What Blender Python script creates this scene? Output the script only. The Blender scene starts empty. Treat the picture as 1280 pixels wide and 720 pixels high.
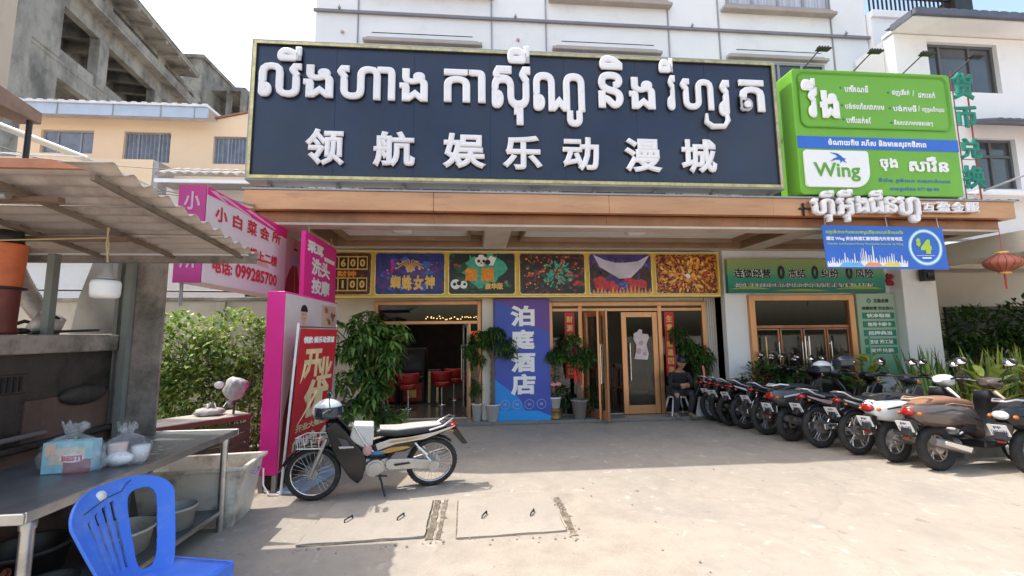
import bpy, math, random
from mathutils import Vector, Matrix
random.seed(7)
PI = math.pi
scene = bpy.context.scene
COL = scene.collection

# ------------------------------------------------------------------ camera
cam_d = bpy.data.cameras.new("camera"); cam = bpy.data.objects.new("camera", cam_d); COL.objects.link(cam)
_pi, _ro, _ya = math.radians(6.2), math.radians(-.615), math.radians(4.76)
_fw = Vector((math.sin(_ya)*math.cos(_pi), math.cos(_ya)*math.cos(_pi), math.sin(_pi)))
_rt = Vector((math.cos(_ya), -math.sin(_ya), 0)); _up = _rt.cross(_fw)
_r2 = math.cos(_ro)*_rt + math.sin(_ro)*_up; _u2 = -math.sin(_ro)*_rt + math.cos(_ro)*_up
cam.matrix_world = Matrix(((_r2.x, _u2.x, -_fw.x, 0), (_r2.y, _u2.y, -_fw.y, 0), (_r2.z, _u2.z, -_fw.z, 1.6), (0, 0, 0, 1)))
cam_d.sensor_width = 36; cam_d.lens = 36*530/1280; cam_d.clip_start = .05; cam_d.clip_end = 2000
scene.camera = cam

# ------------------------------------------------------------------ world, sun, exposure
SUN = Vector((-.56, .13, 1)).normalized()
elev = math.asin(SUN.z); az = math.atan2(SUN.x, SUN.y)
world = bpy.data.worlds.new("World"); scene.world = world; world.use_nodes = True
nt = world.node_tree; bg = nt.nodes['Background']
sky = nt.nodes.new('ShaderNodeTexSky'); sky.sky_type = 'NISHITA'; sky.sun_disc = False
sky.sun_elevation = elev; sky.sun_rotation = az
sky.air_density = 1.6; sky.dust_density = 4.5; sky.ozone_density = 1.2; sky.altitude = 10
nt.links.new(sky.outputs[0], bg.inputs[0]); bg.inputs[1].default_value = .15
sl = bpy.data.lights.new("sun", 'SUN'); sl.energy = 2.1; sl.angle = math.radians(.53); sl.color = (1, .95, .87)
so = bpy.data.objects.new("sun", sl); COL.objects.link(so)
so.rotation_euler = SUN.to_track_quat('Z', 'Y').to_euler()
scene.view_settings.view_transform = 'Standard'; scene.view_settings.look = 'None'
scene.view_settings.exposure = 1.2; scene.view_settings.gamma = 1
scene.cycles.max_bounces = 8; scene.cycles.transparent_max_bounces = 12

# ------------------------------------------------------------------ object helpers
ORG = {}
def thing(name, label, cat, loc=(0, 0, 0), group=None, kind=None):
    o = bpy.data.objects.new(name, None); COL.objects.link(o); o.location = loc; o.empty_display_size = .1
    o['label'] = label; o['category'] = cat
    if group: o['group'] = group
    if kind: o['kind'] = kind
    ORG[o] = Vector(loc); return o

class MB:
    def __init__(s): s.v = []; s.f = []; s.mi = []; s.sm = []; s.cur = 0; s.smooth = False
    def add(s, vs, fs, smooth=None):
        n = len(s.v); s.v += [tuple(p) for p in vs]
        for f in fs: s.f.append(tuple(i+n for i in f)); s.mi.append(s.cur); s.sm.append(s.smooth if smooth is None else smooth)
        return s
    def bx(s, x0, x1, y0, y1, z0, z1, M=None):
        vs = [Vector((x, y, z)) for x in (x0, x1) for y in (y0, y1) for z in (z0, z1)]
        if M is not None: vs = [M @ v for v in vs]
        return s.add(vs, [(0, 1, 3, 2), (4, 6, 7, 5), (0, 4, 5, 1), (2, 3, 7, 6), (0, 2, 6, 4), (1, 5, 7, 3)])
    def quad(s, a, b, c, d): return s.add([a, b, c, d], [(0, 1, 2, 3)])
    def tube(s, pts, r, n=8, caps=True, flat=None, smooth=True):
        pts = [Vector(p) for p in pts]; m = len(pts); rr = r if isinstance(r, (list, tuple)) else [r]*m
        vs = []; prev = None
        for i, p in enumerate(pts):
            t = (pts[min(i+1, m-1)]-pts[max(i-1, 0)]).normalized()
            if prev is None:
                a = Vector((0, 0, 1)) if abs(t.z) < .9 else Vector((1, 0, 0))
                u = t.cross(a).normalized()
            else:
                u = (prev - t*prev.dot(t))
                u = u.normalized() if u.length > 1e-6 else t.orthogonal().normalized()
            prev = u; w = t.cross(u)
            for k in range(n):
                a = 2*PI*k/n; vs.append(p+u*math.cos(a)*rr[i]+w*math.sin(a)*rr[i])
        fs = [(i*n+k, i*n+(k+1) % n, (i+1)*n+(k+1) % n, (i+1)*n+k) for i in range(m-1) for k in range(n)]
        s.add(vs, fs, smooth)
        if caps: s.add(vs[:n], [tuple(range(n))[::-1]], False); s.add(vs[-n:], [tuple(range(n))], False)
        return s
    def lathe(s, prof, n=20, M=None, smooth=True, arc=1.0):
        vs = []; m = len(prof)
        for k in range(n):
            a = 2*PI*k/n
            for r, z in prof: vs.append(Vector((r*math.cos(a), r*math.sin(a), z)))
        if M is not None: vs = [M @ v for v in vs]
        fs = [(k*m+i, ((k+1) % n)*m+i, ((k+1) % n)*m+i+1, k*m+i+1) for k in range(n) for i in range(m-1)]
        return s.add(vs, fs, smooth)
    def prism(s, poly, d0, d1, M=None):
        n = len(poly); vs = [Vector((p[0], p[1], d0)) for p in poly]+[Vector((p[0], p[1], d1)) for p in poly]
        if M is not None: vs = [M @ v for v in vs]
        return s.add(vs, [tuple(range(n))[::-1], tuple(range(n, 2*n))]+[(i, (i+1) % n, n+(i+1) % n, n+i) for i in range(n)], False)
    def loft(s, rings, caps=True, smooth=True, closed=True):
        n = len(rings[0]); vs = [p for r in rings for p in r]; k1 = n if closed else n-1
        fs = [(i*n+k, i*n+(k+1) % n, (i+1)*n+(k+1) % n, (i+1)*n+k) for i in range(len(rings)-1) for k in range(k1)]
        s.add(vs, fs, smooth)
        if caps: s.add(rings[0], [tuple(range(n))[::-1]], smooth); s.add(rings[-1], [tuple(range(n))], smooth)
        return s
    def ball(s, c, r, nu=14, nv=9, M=None):
        c = Vector(c); r = (r, r, r) if not isinstance(r, (tuple, list)) else r
        rings = []
        for j in range(nv+1):
            t = PI*j/nv; rings.append([c+Vector((r[0]*math.sin(t+1e-4)*math.cos(2*PI*k/nu), r[1]*math.sin(t+1e-4)*math.sin(2*PI*k/nu), -r[2]*math.cos(t))) for k in range(nu)])
        if M is not None: rings = [[M @ p for p in q] for q in rings]
        return s.loft(rings, caps=False)
    def torus(s, c, R, r, axis='Y', n=28, k=8, sq=1.0):
        rings = []
        for i in range(n+1):
            a = 2*PI*i/n; q = []
            for j in range(k):
                b = 2*PI*j/k; rad = R+r*math.cos(b); h = r*math.sin(b)*sq
                p = Vector((rad*math.cos(a), h, rad*math.sin(a))) if axis == 'Y' else (Vector((rad*math.cos(a), rad*math.sin(a), h)) if axis == 'Z' else Vector((h, rad*math.cos(a), rad*math.sin(a))))
                q.append(Vector(c)+p)
            rings.append(q)
        return s.loft(rings, caps=False)
    def leaf(s, b, d, L, W, droop=.25, up=Vector((0, 0, 1)), fold=.15):
        d = Vector(d).normalized(); b = Vector(b)
        sd = d.cross(up); sd = sd.normalized() if sd.length > 1e-3 else Vector((1, 0, 0))
        nn = sd.cross(d)
        m = b+d*L*.5+nn*L*droop*.1; t = b+d*L-nn*L*droop*.5
        l = b+d*L*.45+sd*W*.5+nn*W*fold; r = b+d*L*.45-sd*W*.5+nn*W*fold
        return s.add([b, r, m, l, t], [(0, 1, 2), (0, 2, 3), (2, 1, 4), (3, 2, 4)], False)
    def build(s, name, mat, parent=None, org=None, bev=0, seg=1, solid=0):
        me = bpy.data.meshes.new(name)
        o3 = ORG.get(parent, Vector((0, 0, 0))) if parent else Vector(org or (0, 0, 0))
        me.from_pydata([(p[0]-o3.x, p[1]-o3.y, p[2]-o3.z) for p in s.v], [], s.f)
        for m in (mat if isinstance(mat, (list, tuple)) else [mat]): me.materials.append(m)
        me.polygons.foreach_set('material_index', s.mi); me.polygons.foreach_set('use_smooth', s.sm); me.update()
        o = bpy.data.objects.new(name, me); COL.objects.link(o)
        if parent: o.parent = parent
        else: o.location = o3
        ORG[o] = o3.copy()
        if solid:
            md = o.modifiers.new('solid', 'SOLIDIFY'); md.thickness = solid; md.offset = 0
        if bev:
            md = o.modifiers.new('bevel', 'BEVEL'); md.width = bev; md.segments = seg; md.limit_method = 'ANGLE'; md.angle_limit = .6
        return o

def tag(o, label, cat, group=None, kind=None):
    if label: o['label'] = label
    if cat: o['category'] = cat
    if group: o['group'] = group
    if kind: o['kind'] = kind
    return o
def structure(o, label=None, cat=None):
    o['kind'] = 'structure'
    if label: o['label'] = label
    if cat: o['category'] = cat
    return o
def stuff(o): o['kind'] = 'stuff'; return o
def copy_tree(o, parent=None):
    c = o.copy(); COL.objects.link(c)
    if parent: c.parent = parent
    for ch in list(o.children): copy_tree(ch, c)
    return c
def box(name, mat, parent, x0, x1, y0, y1, z0, z1, bev=0): return MB().bx(x0, x1, y0, y1, z0, z1).build(name, mat, parent, bev=bev)
def rotz(a, loc=(0, 0, 0)): return Matrix.Translation(Vector(loc)) @ Matrix.Rotation(a, 4, 'Z')

# ------------------------------------------------------------------ materials
def mat(name, col, rough=.6, metal=0, var=.12, vs=3.0, bump=0, bs=40, spec=.5, dirt=None, grain=0, coat=0, emit=None, est=1, stretch=None):
    m = bpy.data.materials.new(name); m.use_nodes = True; t = m.node_tree; b = t.nodes['Principled BSDF']
    b.inputs['Roughness'].default_value = rough; b.inputs['Metallic'].default_value = metal
    b.inputs['Specular IOR Level'].default_value = spec; b.inputs['Coat Weight'].default_value = coat
    tc = t.nodes.new('ShaderNodeTexCoord'); src = tc.outputs['Object']
    if stretch:
        mp = t.nodes.new('ShaderNodeMapping'); mp.inputs['Scale'].default_value = stretch; t.links.new(src, mp.inputs[0]); src = mp.outputs[0]
    def noise(sc, det=5, r=.6):
        n = t.nodes.new('ShaderNodeTexNoise'); n.inputs['Scale'].default_value = sc; n.inputs['Detail'].default_value = det; n.inputs['Roughness'].default_value = r
        t.links.new(src, n.inputs['Vector']); return n.outputs['Fac']
    def ramp(fac, stops):
        r = t.nodes.new('ShaderNodeValToRGB'); t.links.new(fac, r.inputs[0]); e = r.color_ramp.elements
        while len(e) < len(stops): e.new(.5)
        for i, (p, c) in enumerate(stops): e[i].position = p; e[i].color = (*c, 1)
        return r.outputs[0]
    def mix(f, a, c2, mode='MIX'):
        x = t.nodes.new('ShaderNodeMix'); x.data_type = 'RGBA'; x.blend_type = mode
        if isinstance(f, (int, float)): x.inputs[0].default_value = f
        else: t.links.new(f, x.inputs[0])
        t.links.new(a, x.inputs[6])
        if isinstance(c2, tuple): x.inputs[7].default_value = (*c2, 1)
        else: t.links.new(c2, x.inputs[7])
        return x.outputs[2]
    c = ramp(noise(vs), [(.3, tuple(x*(1-var) for x in col)), (.7, tuple(min(1, x*(1+var)) for x in col))])
    if grain:
        g = ramp(noise(vs*25, 3), [(.3, (1-grain,)*3), (.7, (1+grain,)*3)]); c = mix(1.0, c, g, 'MULTIPLY')
    if dirt:
        dc, amt, ds = dirt[:3]
        lo = dirt[3] if len(dirt) > 3 else .5
        f = ramp(noise(ds, 8, .7), [(lo, (0, 0, 0)), (min(lo+.2, 1), (amt,)*3)]); c = mix(f, c, dc)
    t.links.new(c, b.inputs['Base Color'])
    if bump:
        bn = t.nodes.new('ShaderNodeBump'); bn.inputs['Strength'].default_value = bump; bn.inputs['Distance'].default_value = .01
        t.links.new(noise(bs, 6), bn.inputs['Height']); t.links.new(bn.outputs[0], b.inputs['Normal'])
    if emit: b.inputs['Emission Color'].default_value = (*emit, 1); b.inputs['Emission Strength'].default_value = est
    return m
def glass(name, tint=(.8, .85, .85), refl=.12, rough=.02):
    m = bpy.data.materials.new(name); m.use_nodes = True; t = m.node_tree; t.nodes.remove(t.nodes['Principled BSDF'])
    tr = t.nodes.new('ShaderNodeBsdfTransparent'); tr.inputs[0].default_value = (*tint, 1)
    gl = t.nodes.new('ShaderNodeBsdfGlossy'); gl.inputs['Roughness'].default_value = rough
    fr = t.nodes.new('ShaderNodeLayerWeight'); fr.inputs[0].default_value = .14
    ad = t.nodes.new('ShaderNodeMath'); ad.operation = 'ADD'; ad.use_clamp = True; ad.inputs[1].default_value = refl
    mx = t.nodes.new('ShaderNodeMixShader'); t.links.new(fr.outputs['Fresnel'], ad.inputs[0]); t.links.new(ad.outputs[0], mx.inputs[0])
    t.links.new(tr.outputs[0], mx.inputs[1]); t.links.new(gl.outputs[0], mx.inputs[2])
    t.links.new(mx.outputs[0], t.nodes['Material Output'].inputs[0]); return m
def leafmat(name, c1, c2, sc=9, rough=.45, tl=.35):
    m = mat(name, c1, rough=rough, var=0, spec=.4); t = m.node_tree; b = t.nodes['Principled BSDF']
    r = [n for n in t.nodes if n.type == 'VALTORGB'][0]; n = [n for n in t.nodes if n.type == 'TEX_NOISE'][0]
    n.inputs['Scale'].default_value = sc; n.inputs['Detail'].default_value = 2
    r.color_ramp.elements[0].position = .35; r.color_ramp.elements[0].color = (*c1, 1); r.color_ramp.elements[1].position = .65; r.color_ramp.elements[1].color = (*c2, 1)
    ts = t.nodes.new('ShaderNodeBsdfTranslucent'); mx = t.nodes.new('ShaderNodeMixShader'); mx.inputs[0].default_value = tl
    t.links.new(r.outputs[0], ts.inputs[0]); t.links.new(b.outputs[0], mx.inputs[1]); t.links.new(ts.outputs[0], mx.inputs[2])
    t.links.new(mx.outputs[0], t.nodes['Material Output'].inputs[0]); return m

W_PAINT = mat('white_paint', (.83, .82, .83), .6, var=.05, vs=.8, dirt=((.45, .43, .40), .35, .9, .55), bump=.1)
W_PLAIN = mat('white_plastic', (.78, .78, .78), .4, var=.04)
CREAM = mat('cream_paint', (.62, .56, .48), .6, var=.06, vs=1.2, dirt=((.35, .3, .25), .3, 2, .55))
BEIGE = mat('beige_wall', (.50, .44, .36), .8, var=.1, vs=1, dirt=((.2, .17, .14), .5, 1.2, .5), bump=.3, stretch=(1, 1, .35))
PEACH = mat('peach_paint', (.80, .60, .42), .8, var=.05, vs=.4, dirt=((.5, .40, .32), .3, .8, .6))
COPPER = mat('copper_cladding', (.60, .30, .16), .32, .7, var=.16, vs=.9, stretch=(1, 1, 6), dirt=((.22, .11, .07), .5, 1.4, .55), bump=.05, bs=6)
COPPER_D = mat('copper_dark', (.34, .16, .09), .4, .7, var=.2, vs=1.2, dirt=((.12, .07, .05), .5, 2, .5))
COPPER_F = mat('copper_door_frame', (.62, .32, .16), .32, .7, var=.1, vs=2, stretch=(3, 3, .5))
SOFFIT = mat('soffit_panel', (.60, .50, .42), .5, var=.1, vs=.8, dirt=((.25, .18, .13), .4, 1.5, .5))
SOFFIT_TRIM = mat('soffit_trim', (.30, .19, .12), .4, .3, var=.15)
GREY = mat('grey_metal', (.35, .35, .36), .5, .4, var=.1, dirt=((.18, .15, .12), .5, 6, .5))
STEEL = mat('stainless_steel', (.55, .55, .54), .35, .95, var=.15, vs=4, dirt=((.2, .17, .14), .6, 6, .5))
STEEL_OLD = mat('stained_steel_sheet', (.31, .27, .24), .6, .0, var=.2, vs=2, dirt=((.04, .035, .03), .85, 2.5, .45), bump=.05)
SOOT = mat('sooty_steel', (.07, .058, .05), .55, 0, var=.4, vs=3, dirt=((.015, .012, .01), .9, 3, .4), bump=.2, bs=15)
DARK = mat('dark_metal', (.03, .03, .032), .45, .3, var=.2)
BLACKP = mat('black_plastic', (.018, .018, .02), .35, var=.2, spec=.5)
RUBBER = mat('rubber', (.022, .022, .022), .8, var=.25, vs=12, dirt=((.09, .08, .07), .5, 9, .5))
CHROME = mat('chrome', (.75, .75, .75), .12, 1, var=.03)
ALU = mat('cast_aluminium', (.5, .5, .5), .38, .8, var=.12, vs=9)
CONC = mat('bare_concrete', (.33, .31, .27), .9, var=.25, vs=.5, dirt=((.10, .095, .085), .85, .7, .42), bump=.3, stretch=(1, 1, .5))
CONC_D = mat('shaded_concrete', (.2, .19, .175), .9, var=.25, vs=.5, dirt=((.07, .065, .06), .7, .9, .45))  # bare concrete darkened, the shade of the open storeys put into its colour
GLASS_D = mat('dark_window_glass', (.05, .06, .07), .08, 0, var=.4, vs=.7, spec=.8)
GLASS = glass('clear_glass', (.8, .85, .85), .03)
GLASS_T = glass('tinted_glass', (.45, .47, .48), .06)
CURTAIN = mat('curtain', (.45, .47, .55), .9, var=.3, vs=2, stretch=(12, 1, .2))
SIGNBLUE = mat('navy_sign_face', (.022, .034, .072), .3, .1, var=.35, vs=.5, spec=.5, dirt=((.045, .045, .05), .7, .3, .42))
GOLD = mat('gold_frame', (.62, .47, .2), .3, .85, var=.3, vs=10, dirt=((.75, .65, .4), .6, 14, .5))
LETTER = mat('white_letter', (.84, .82, .84), .45, var=.05, vs=2, dirt=((.5, .48, .46), .4, 5, .55))
WGREEN = mat('lime_green_panel', (.16, .42, .03), .4, var=.06, vs=1, dirt=((.08, .26, .02), .4, 1.5, .6))
DGREEN = mat('dark_green_letter', (.01, .22, .15), .5, var=.15)
BLUEP = mat('blue_print', (.03, .14, .58), .45, var=.08)
WHITEP = mat('white_print', (.85, .85, .85), .5, var=.02)
YELLOW = mat('yellow_sign_frame', (.72, .46, .04), .42, var=.08, vs=3)
REDP = mat('red_print', (.52, .02, .03), .5, var=.08)
GOLDP = mat('gold_print', (.78, .50, .12), .5, var=.15, vs=14)
MAGENTA = mat('magenta_print', (.80, .022, .28), .5, var=.04)
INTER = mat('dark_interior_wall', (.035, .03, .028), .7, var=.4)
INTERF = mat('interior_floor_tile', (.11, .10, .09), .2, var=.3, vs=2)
REDV = mat('red_vinyl', (.42, .02, .02), .4, var=.15)
BARK = mat('bark', (.17, .13, .09), .9, var=.3, vs=12, bump=.5, stretch=(1, 1, .3))
L_DARK = leafmat('leaf_dark_green', (.022, .06, .014), (.055, .13, .025))
L_MID = leafmat('leaf_mid_green', (.04, .11, .018), (.09, .19, .03))
L_LIGHT = leafmat('leaf_light_green', (.14, .27, .05), (.28, .40, .10))
L_HEDGE = leafmat('leaf_sunny_creeper', (.20, .30, .06), (.46, .52, .16), 12)  # brightened leaf green, sunlight put into the colour
L_YEL = leafmat('leaf_yellow_green', (.34, .42, .07), (.6, .58, .12), 14)
L_RED = leafmat('leaf_reddish', (.22, .06, .03), (.4, .16, .05), 14)
POT = mat('white_ceramic_pot', (.72, .72, .72), .35, var=.05)
LAMP = mat('lit_downlight', (1, 1, 1), .5, emit=(1, .93, .82), est=30)
LAMPW = mat('lit_warm_bulb', (1, .6, .2), .5, emit=(1, .55, .18), est=5)

# ------------------------------------------------------------------ lettering
def text_raw(s, w=0.0, dep=.05, res=3, bres=0):
    """(verts, faces) of a string; w thickens the strokes, dep is half the depth (em units)"""
    out = MB()
    def conv(c):
        o = bpy.data.objects.new('tmp', c); me = bpy.data.meshes.new_from_object(o)
        out.add([v.co.copy() for v in me.vertices], [tuple(p.vertices) for p in me.polygons], False)
        bpy.data.objects.remove(o); bpy.data.meshes.remove(me)
    c = bpy.data.curves.new('tmp', 'FONT'); c.body = s; c.size = 1; c.resolution_u = res
    c.fill_mode = 'FRONT' if dep < .012 else 'BOTH'; c.extrude = dep if dep >= .012 else 0
    conv(c)
    if dep < .012:
        for i in range(len(out.v)): out.v[i] = (out.v[i][0], out.v[i][1], dep)
    if w > 0:
        c.extrude = max(dep-w, 0) if dep >= .012 else 0; c.fill_mode = 'NONE'; c.bevel_depth = w; c.bevel_resolution = bres
        n0 = len(out.v); conv(c)
        if dep < .012:
            for i in range(n0, len(out.v)): v = out.v[i]; out.v[i] = (v[0], v[1], dep+v[2]*.1)
    bpy.data.curves.remove(c)
    return out.v, out.f
TC = {}
FRONT = lambda y: Matrix(((1, 0, 0, 0), (0, 0, -1, y), (0, 1, 0, 0), (0, 0, 0, 1)))     # text u,v,depth -> x, z, toward -y
SIDE = lambda x: Matrix(((0, 0, 1, x), (1, 0, 0, 0), (0, 1, 0, 0), (0, 0, 0, 1)))       # u -> y, v -> z, depth -> +x
def letters(mb, s, box4, M, w=.02, depth=.002, res=2, keep=False, bres=0):
    """fit string into box4=(u0,u1,v0,v1) on the plane of M, raised by depth"""
    dep = .05 if depth > .01 else .01
    key = (s, w, dep, res, bres)
    if key not in TC: TC[key] = text_raw(s, w, dep, res, bres)
    vs, fs = TC[key]
    if not vs: return mb
    a0 = min(v[0] for v in vs); a1 = max(v[0] for v in vs); b0 = min(v[1] for v in vs); b1 = max(v[1] for v in vs)
    c0 = min(v[2] for v in vs); c1 = max(v[2] for v in vs)
    u0, u1, v0, v1 = box4; su = (u1-u0)/max(a1-a0, 1e-5); sv = (v1-v0)/max(b1-b0, 1e-5)
    if keep:
        k = min(su, sv); u0 += ((u1-u0)-k*(a1-a0))/2; v0 += ((v1-v0)-k*(b1-b0))/2; su = sv = k
    sw = depth/max(c1-c0, 1e-6)
    mb.add([M @ Vector((u0+(v[0]-a0)*su, v0+(v[1]-b0)*sv, (v[2]-c0)*sw+.0005)) for v in vs], fs, False)
    return mb
def wallholes(mb, x0, x1, z0, z1, y, th, holes):
    xs = sorted({x0, x1, *[h[0] for h in holes], *[h[1] for h in holes]}); zs = sorted({z0, z1, *[h[2] for h in holes], *[h[3] for h in holes]})
    def inh(a, b): return any(h[0] < a < h[1] and h[2] < b < h[3] for h in holes)
    for i in range(len(xs)-1):
        for j in range(len(zs)-1):
            a, b, c, d = xs[i], xs[i+1], zs[j], zs[j+1]
            if inh((a+b)/2, (c+d)/2): continue
            mb.quad((a, y, c), (b, y, c), (b, y, d), (a, y, d)); mb.quad((a, y+th, c), (a, y+th, d), (b, y+th, d), (b, y+th, c))
    for h in [(x0, x1, z0, z1, 1)]+[(*h, 0) for h in holes]:
        a, b, c, d = h[:4]
        mb.quad((a, y, c), (a, y, d), (a, y+th, d), (a, y+th, c)); mb.quad((b, y, c), (b, y+th, c), (b, y+th, d), (b, y, d))
        mb.quad((a, y, c), (a, y+th, c), (b, y+th, c), (b, y, c)); mb.quad((a, y, d), (b, y, d), (b, y+th, d), (a, y+th, d))
    return mb
def window(parent, x0, x1, z0, z1, y, cols, rows=(1,), fm=None, gm=None, t=.05, d=.06, name='window', bars=0, curtain=False):
    """frame in an opening, each light a pane"""
    fm = fm or GREY; gm = gm or GLASS_D; f = MB(); us = [0]
    for c in cols: us.append(us[-1]+c)
    us = [x0+(x1-x0)*u/us[-1] for u in us]; vs = [0]
    for r in rows: vs.append(vs[-1]+r)
    vs = [z0+(z1-z0)*v/vs[-1] for v in vs]
    f.bx(x0, x1, y, y+d, z0, z0+t); f.bx(x0, x1, y, y+d, z1-t, z1)
    for i, u in enumerate(us):
        a = u if i == 0 else (u-t if i == len(us)-1 else u-t/2); f.bx(a, a+t, y+.002, y+d-.002, z0+t, z1-t)
    for v in vs[1:-1]: f.bx(x0+t, x1-t, y+.004, y+d-.004, v-t/2, v+t/2)
    w = f.build(name, fm, parent)
    for i in range(len(us)-1):
        for j in range(len(vs)-1): MB().bx(us[i]+t*.3, us[i+1]-t*.3, y+d*.45, y+d*.55, vs[j]+t*.3, vs[j+1]-t*.3).build('pane', gm, w)
    if bars:
        for i in range(len(us)-1):
            n = max(3, int((us[i+1]-us[i])/.11)); b = MB()
            for k in range(1, n): u = us[i]+(us[i+1]-us[i])*k/n; b.bx(u-.008, u+.008, y-.03, y-.014, z0, z1)
            b.build('security_bars', fm, w)
    if curtain: MB().bx(x0+.05, x1-.05, y+.12, y+.14, z0+.05, z1-.05).build('curtain', CURTAIN, w)
    return w
# ================================================================== ground
CONCG = mat('concrete_apron', (.365, .318, .262), .85, var=.08, vs=.35, grain=.05, dirt=((.25, .225, .2), .65, .8, .5), bump=.25, bs=25)
def refine_ground():
    t = CONCG.node_tree; b = t.nodes['Principled BSDF']; src = b.inputs['Base Color'].links[0].from_socket
    tc = [n for n in t.nodes if n.type == 'TEX_COORD'][0]
    def stains(sc, lo, hi, col, amt, prev, det=6, dis=1.5):
        n = t.nodes.new('ShaderNodeTexNoise'); n.inputs['Scale'].default_value = sc; n.inputs['Detail'].default_value = det; n.inputs['Distortion'].default_value = dis
        r = t.nodes.new('ShaderNodeValToRGB'); r.color_ramp.elements[0].position = lo; r.color_ramp.elements[1].position = hi; r.color_ramp.elements[1].color = (amt, amt, amt, 1); r.color_ramp.elements[0].color = (0, 0, 0, 1)
        x = t.nodes.new('ShaderNodeMix'); x.data_type = 'RGBA'; x.inputs[7].default_value = (*col, 1)
        t.links.new(tc.outputs['Object'], n.inputs['Vector']); t.links.new(n.outputs['Fac'], r.inputs[0]); t.links.new(r.outputs[0], x.inputs[0]); t.links.new(prev, x.inputs[6]); return x.outputs[2]
    s = stains(2.6, .55, .72, (.3, .265, .225), .7, src); s = stains(7, .62, .70, (.52, .48, .42), .6, s, 8, .5); s = stains(24, .64, .7, (.22, .19, .16), .5, s, 3); s = stains(.9, .52, .75, (.27, .235, .195), .55, s, 9, 2.5); s = stains(5, .68, .71, (.16, .14, .12), .45, s, 5, .3)
    # hairline cracks
    v = t.nodes.new('ShaderNodeTexVoronoi'); v.feature = 'DISTANCE_TO_EDGE'; v.inputs['Scale'].default_value = .38
    nz = t.nodes.new('ShaderNodeTexNoise'); nz.inputs['Scale'].default_value = 3; nz.inputs['Detail'].default_value = 6
    ad = t.nodes.new('ShaderNodeMix'); ad.data_type = 'RGBA'; ad.blend_type = 'LINEAR_LIGHT'; ad.inputs[0].default_value = .25
    t.links.new(tc.outputs['Object'], nz.inputs['Vector']); t.links.new(tc.outputs['Object'], ad.inputs[6]); t.links.new(nz.outputs['Color'], ad.inputs[7]); t.links.new(ad.outputs[2], v.inputs['Vector'])
    r = t.nodes.new('ShaderNodeValToRGB'); r.color_ramp.elements[0].position = .002; r.color_ramp.elements[0].color = (.22, .22, .22, 1); r.color_ramp.elements[1].position = .006; r.color_ramp.elements[1].color = (0, 0, 0, 1)
    x = t.nodes.new('ShaderNodeMix'); x.data_type = 'RGBA'; x.inputs[7].default_value = (.2, .18, .16, 1)
    t.links.new(v.outputs['Distance'], r.inputs[0]); t.links.new(r.outputs[0], x.inputs[0]); t.links.new(s, x.inputs[6]); t.links.new(x.outputs[2], b.inputs['Base Color'])
refine_ground()
g = MB(); g.quad((-300, -150, 0), (300, -150, 0), (300, 400, 0), (-300, 400, 0))
structure(g.build('ground', CONCG), 'pale concrete forecourt running up to the shops')
SLAB = mat('manhole_concrete', (.36, .315, .265), .9, var=.1, vs=2, grain=.06, dirt=((.22, .2, .18), .5, 4, .5), bump=.3, bs=40)
PATCH = mat('patched_concrete', (.345, .30, .245), .9, var=.16, vs=3, grain=.08, dirt=((.42, .38, .33), .6, 5, .55), bump=.5, bs=30)
p = MB(); pts = [(-.3, 3.42), (-.27, 4.42), (.05, 4.45), (.5, 4.47), (.9, 4.42), (1.15, 4.2), (1.36, 3.85), (1.5, 3.5), (1.52, 3.15), (1.42, 2.8), (1.2, 2.4), (.3, 2.2), (-.4, 2.3), (-.45, 3.0)]
pp = []
for i in range(len(pts)):
    a, b = Vector(pts[i]), Vector(pts[(i+1) % len(pts)])
    for k in range(5): q = a.lerp(b, k/5); pp.append((q.x+random.uniform(-.012, .012), q.y+random.uniform(-.012, .012)))
p.prism(pp, -.02, .004); structure(p.build('concrete_patch', PATCH), 'rough darker concrete patch curving round the manhole covers')
DIRTM = mat('drain_dirt', (.15, .12, .085), .95, var=.5, vs=25, bump=.6, dirt=((.38, .33, .27), .8, 14, .5))
def cover(x0, x1, y0, y1, sk, label):
    t = thing('manhole_cover', label, 'manhole cover', ((x0+x1)/2, (y0+y1)/2, 0), 'concrete manhole covers')
    poly = []
    cs = [(x0-sk, y0), (x1, y0+.04), (x1-.01, y1), (x0, y1+.02)]
    for i in range(4):
        a, b = Vector(cs[i]), Vector(cs[(i+1) % 4])
        for k in range(9): q = a.lerp(b, k/9); poly.append((q.x+random.uniform(-.006, .006), q.y+random.uniform(-.006, .006)))
    MB().prism(poly, .002, .018).build('slab', SLAB, t)
    gp = MB()
    for i in range(4):
        a, b = Vector((*cs[i], .008)), Vector((*cs[(i+1) % 4], .008))
        n = (b-a).normalized().cross(Vector((0, 0, 1)))
        q = [a+n*.001, b+n*.001, b+n*random.uniform(.004, .012), a+n*random.uniform(.004, .014)]
        gp.quad(*[(v.x, v.y, .0065) for v in q])
    gp.build('joint', DIRTM, t)
    for hx in (x0+(x1-x0)*.28, x0+(x1-x0)*.75):
        ym = (y0+y1)/2; MB().tube([(hx-.03, ym-.05, .018), (hx-.03, ym-.05, .04), (hx+.01, ym+.04, .04), (hx+.01, ym+.04, .018)], .007, 6).build('handle', DARK, t)
cover(-1.36, -.42, 3.56, 4.36, .02, 'concrete manhole cover with two iron handles, left of the drain slot')
cover(-.18, .72, 3.54, 4.30, -.02, 'concrete manhole cover with two iron handles inside the rough concrete patch')
d = MB()
for (x0, x1, y0, y1) in ((-.405, -.35, 3.56, 4.36), (-.325, -.285, 3.56, 4.36), (.745, .80, 3.5, 4.3)):
    n = 16; ps = [(x0+random.uniform(-.008, .008), y0+(y1-y0)*k/n) for k in range(n+1)]+[(x1+random.uniform(-.008, .008), y1-(y1-y0)*k/n) for k in range(n+1)]
    d.prism(ps, .0, .0075)
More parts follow.
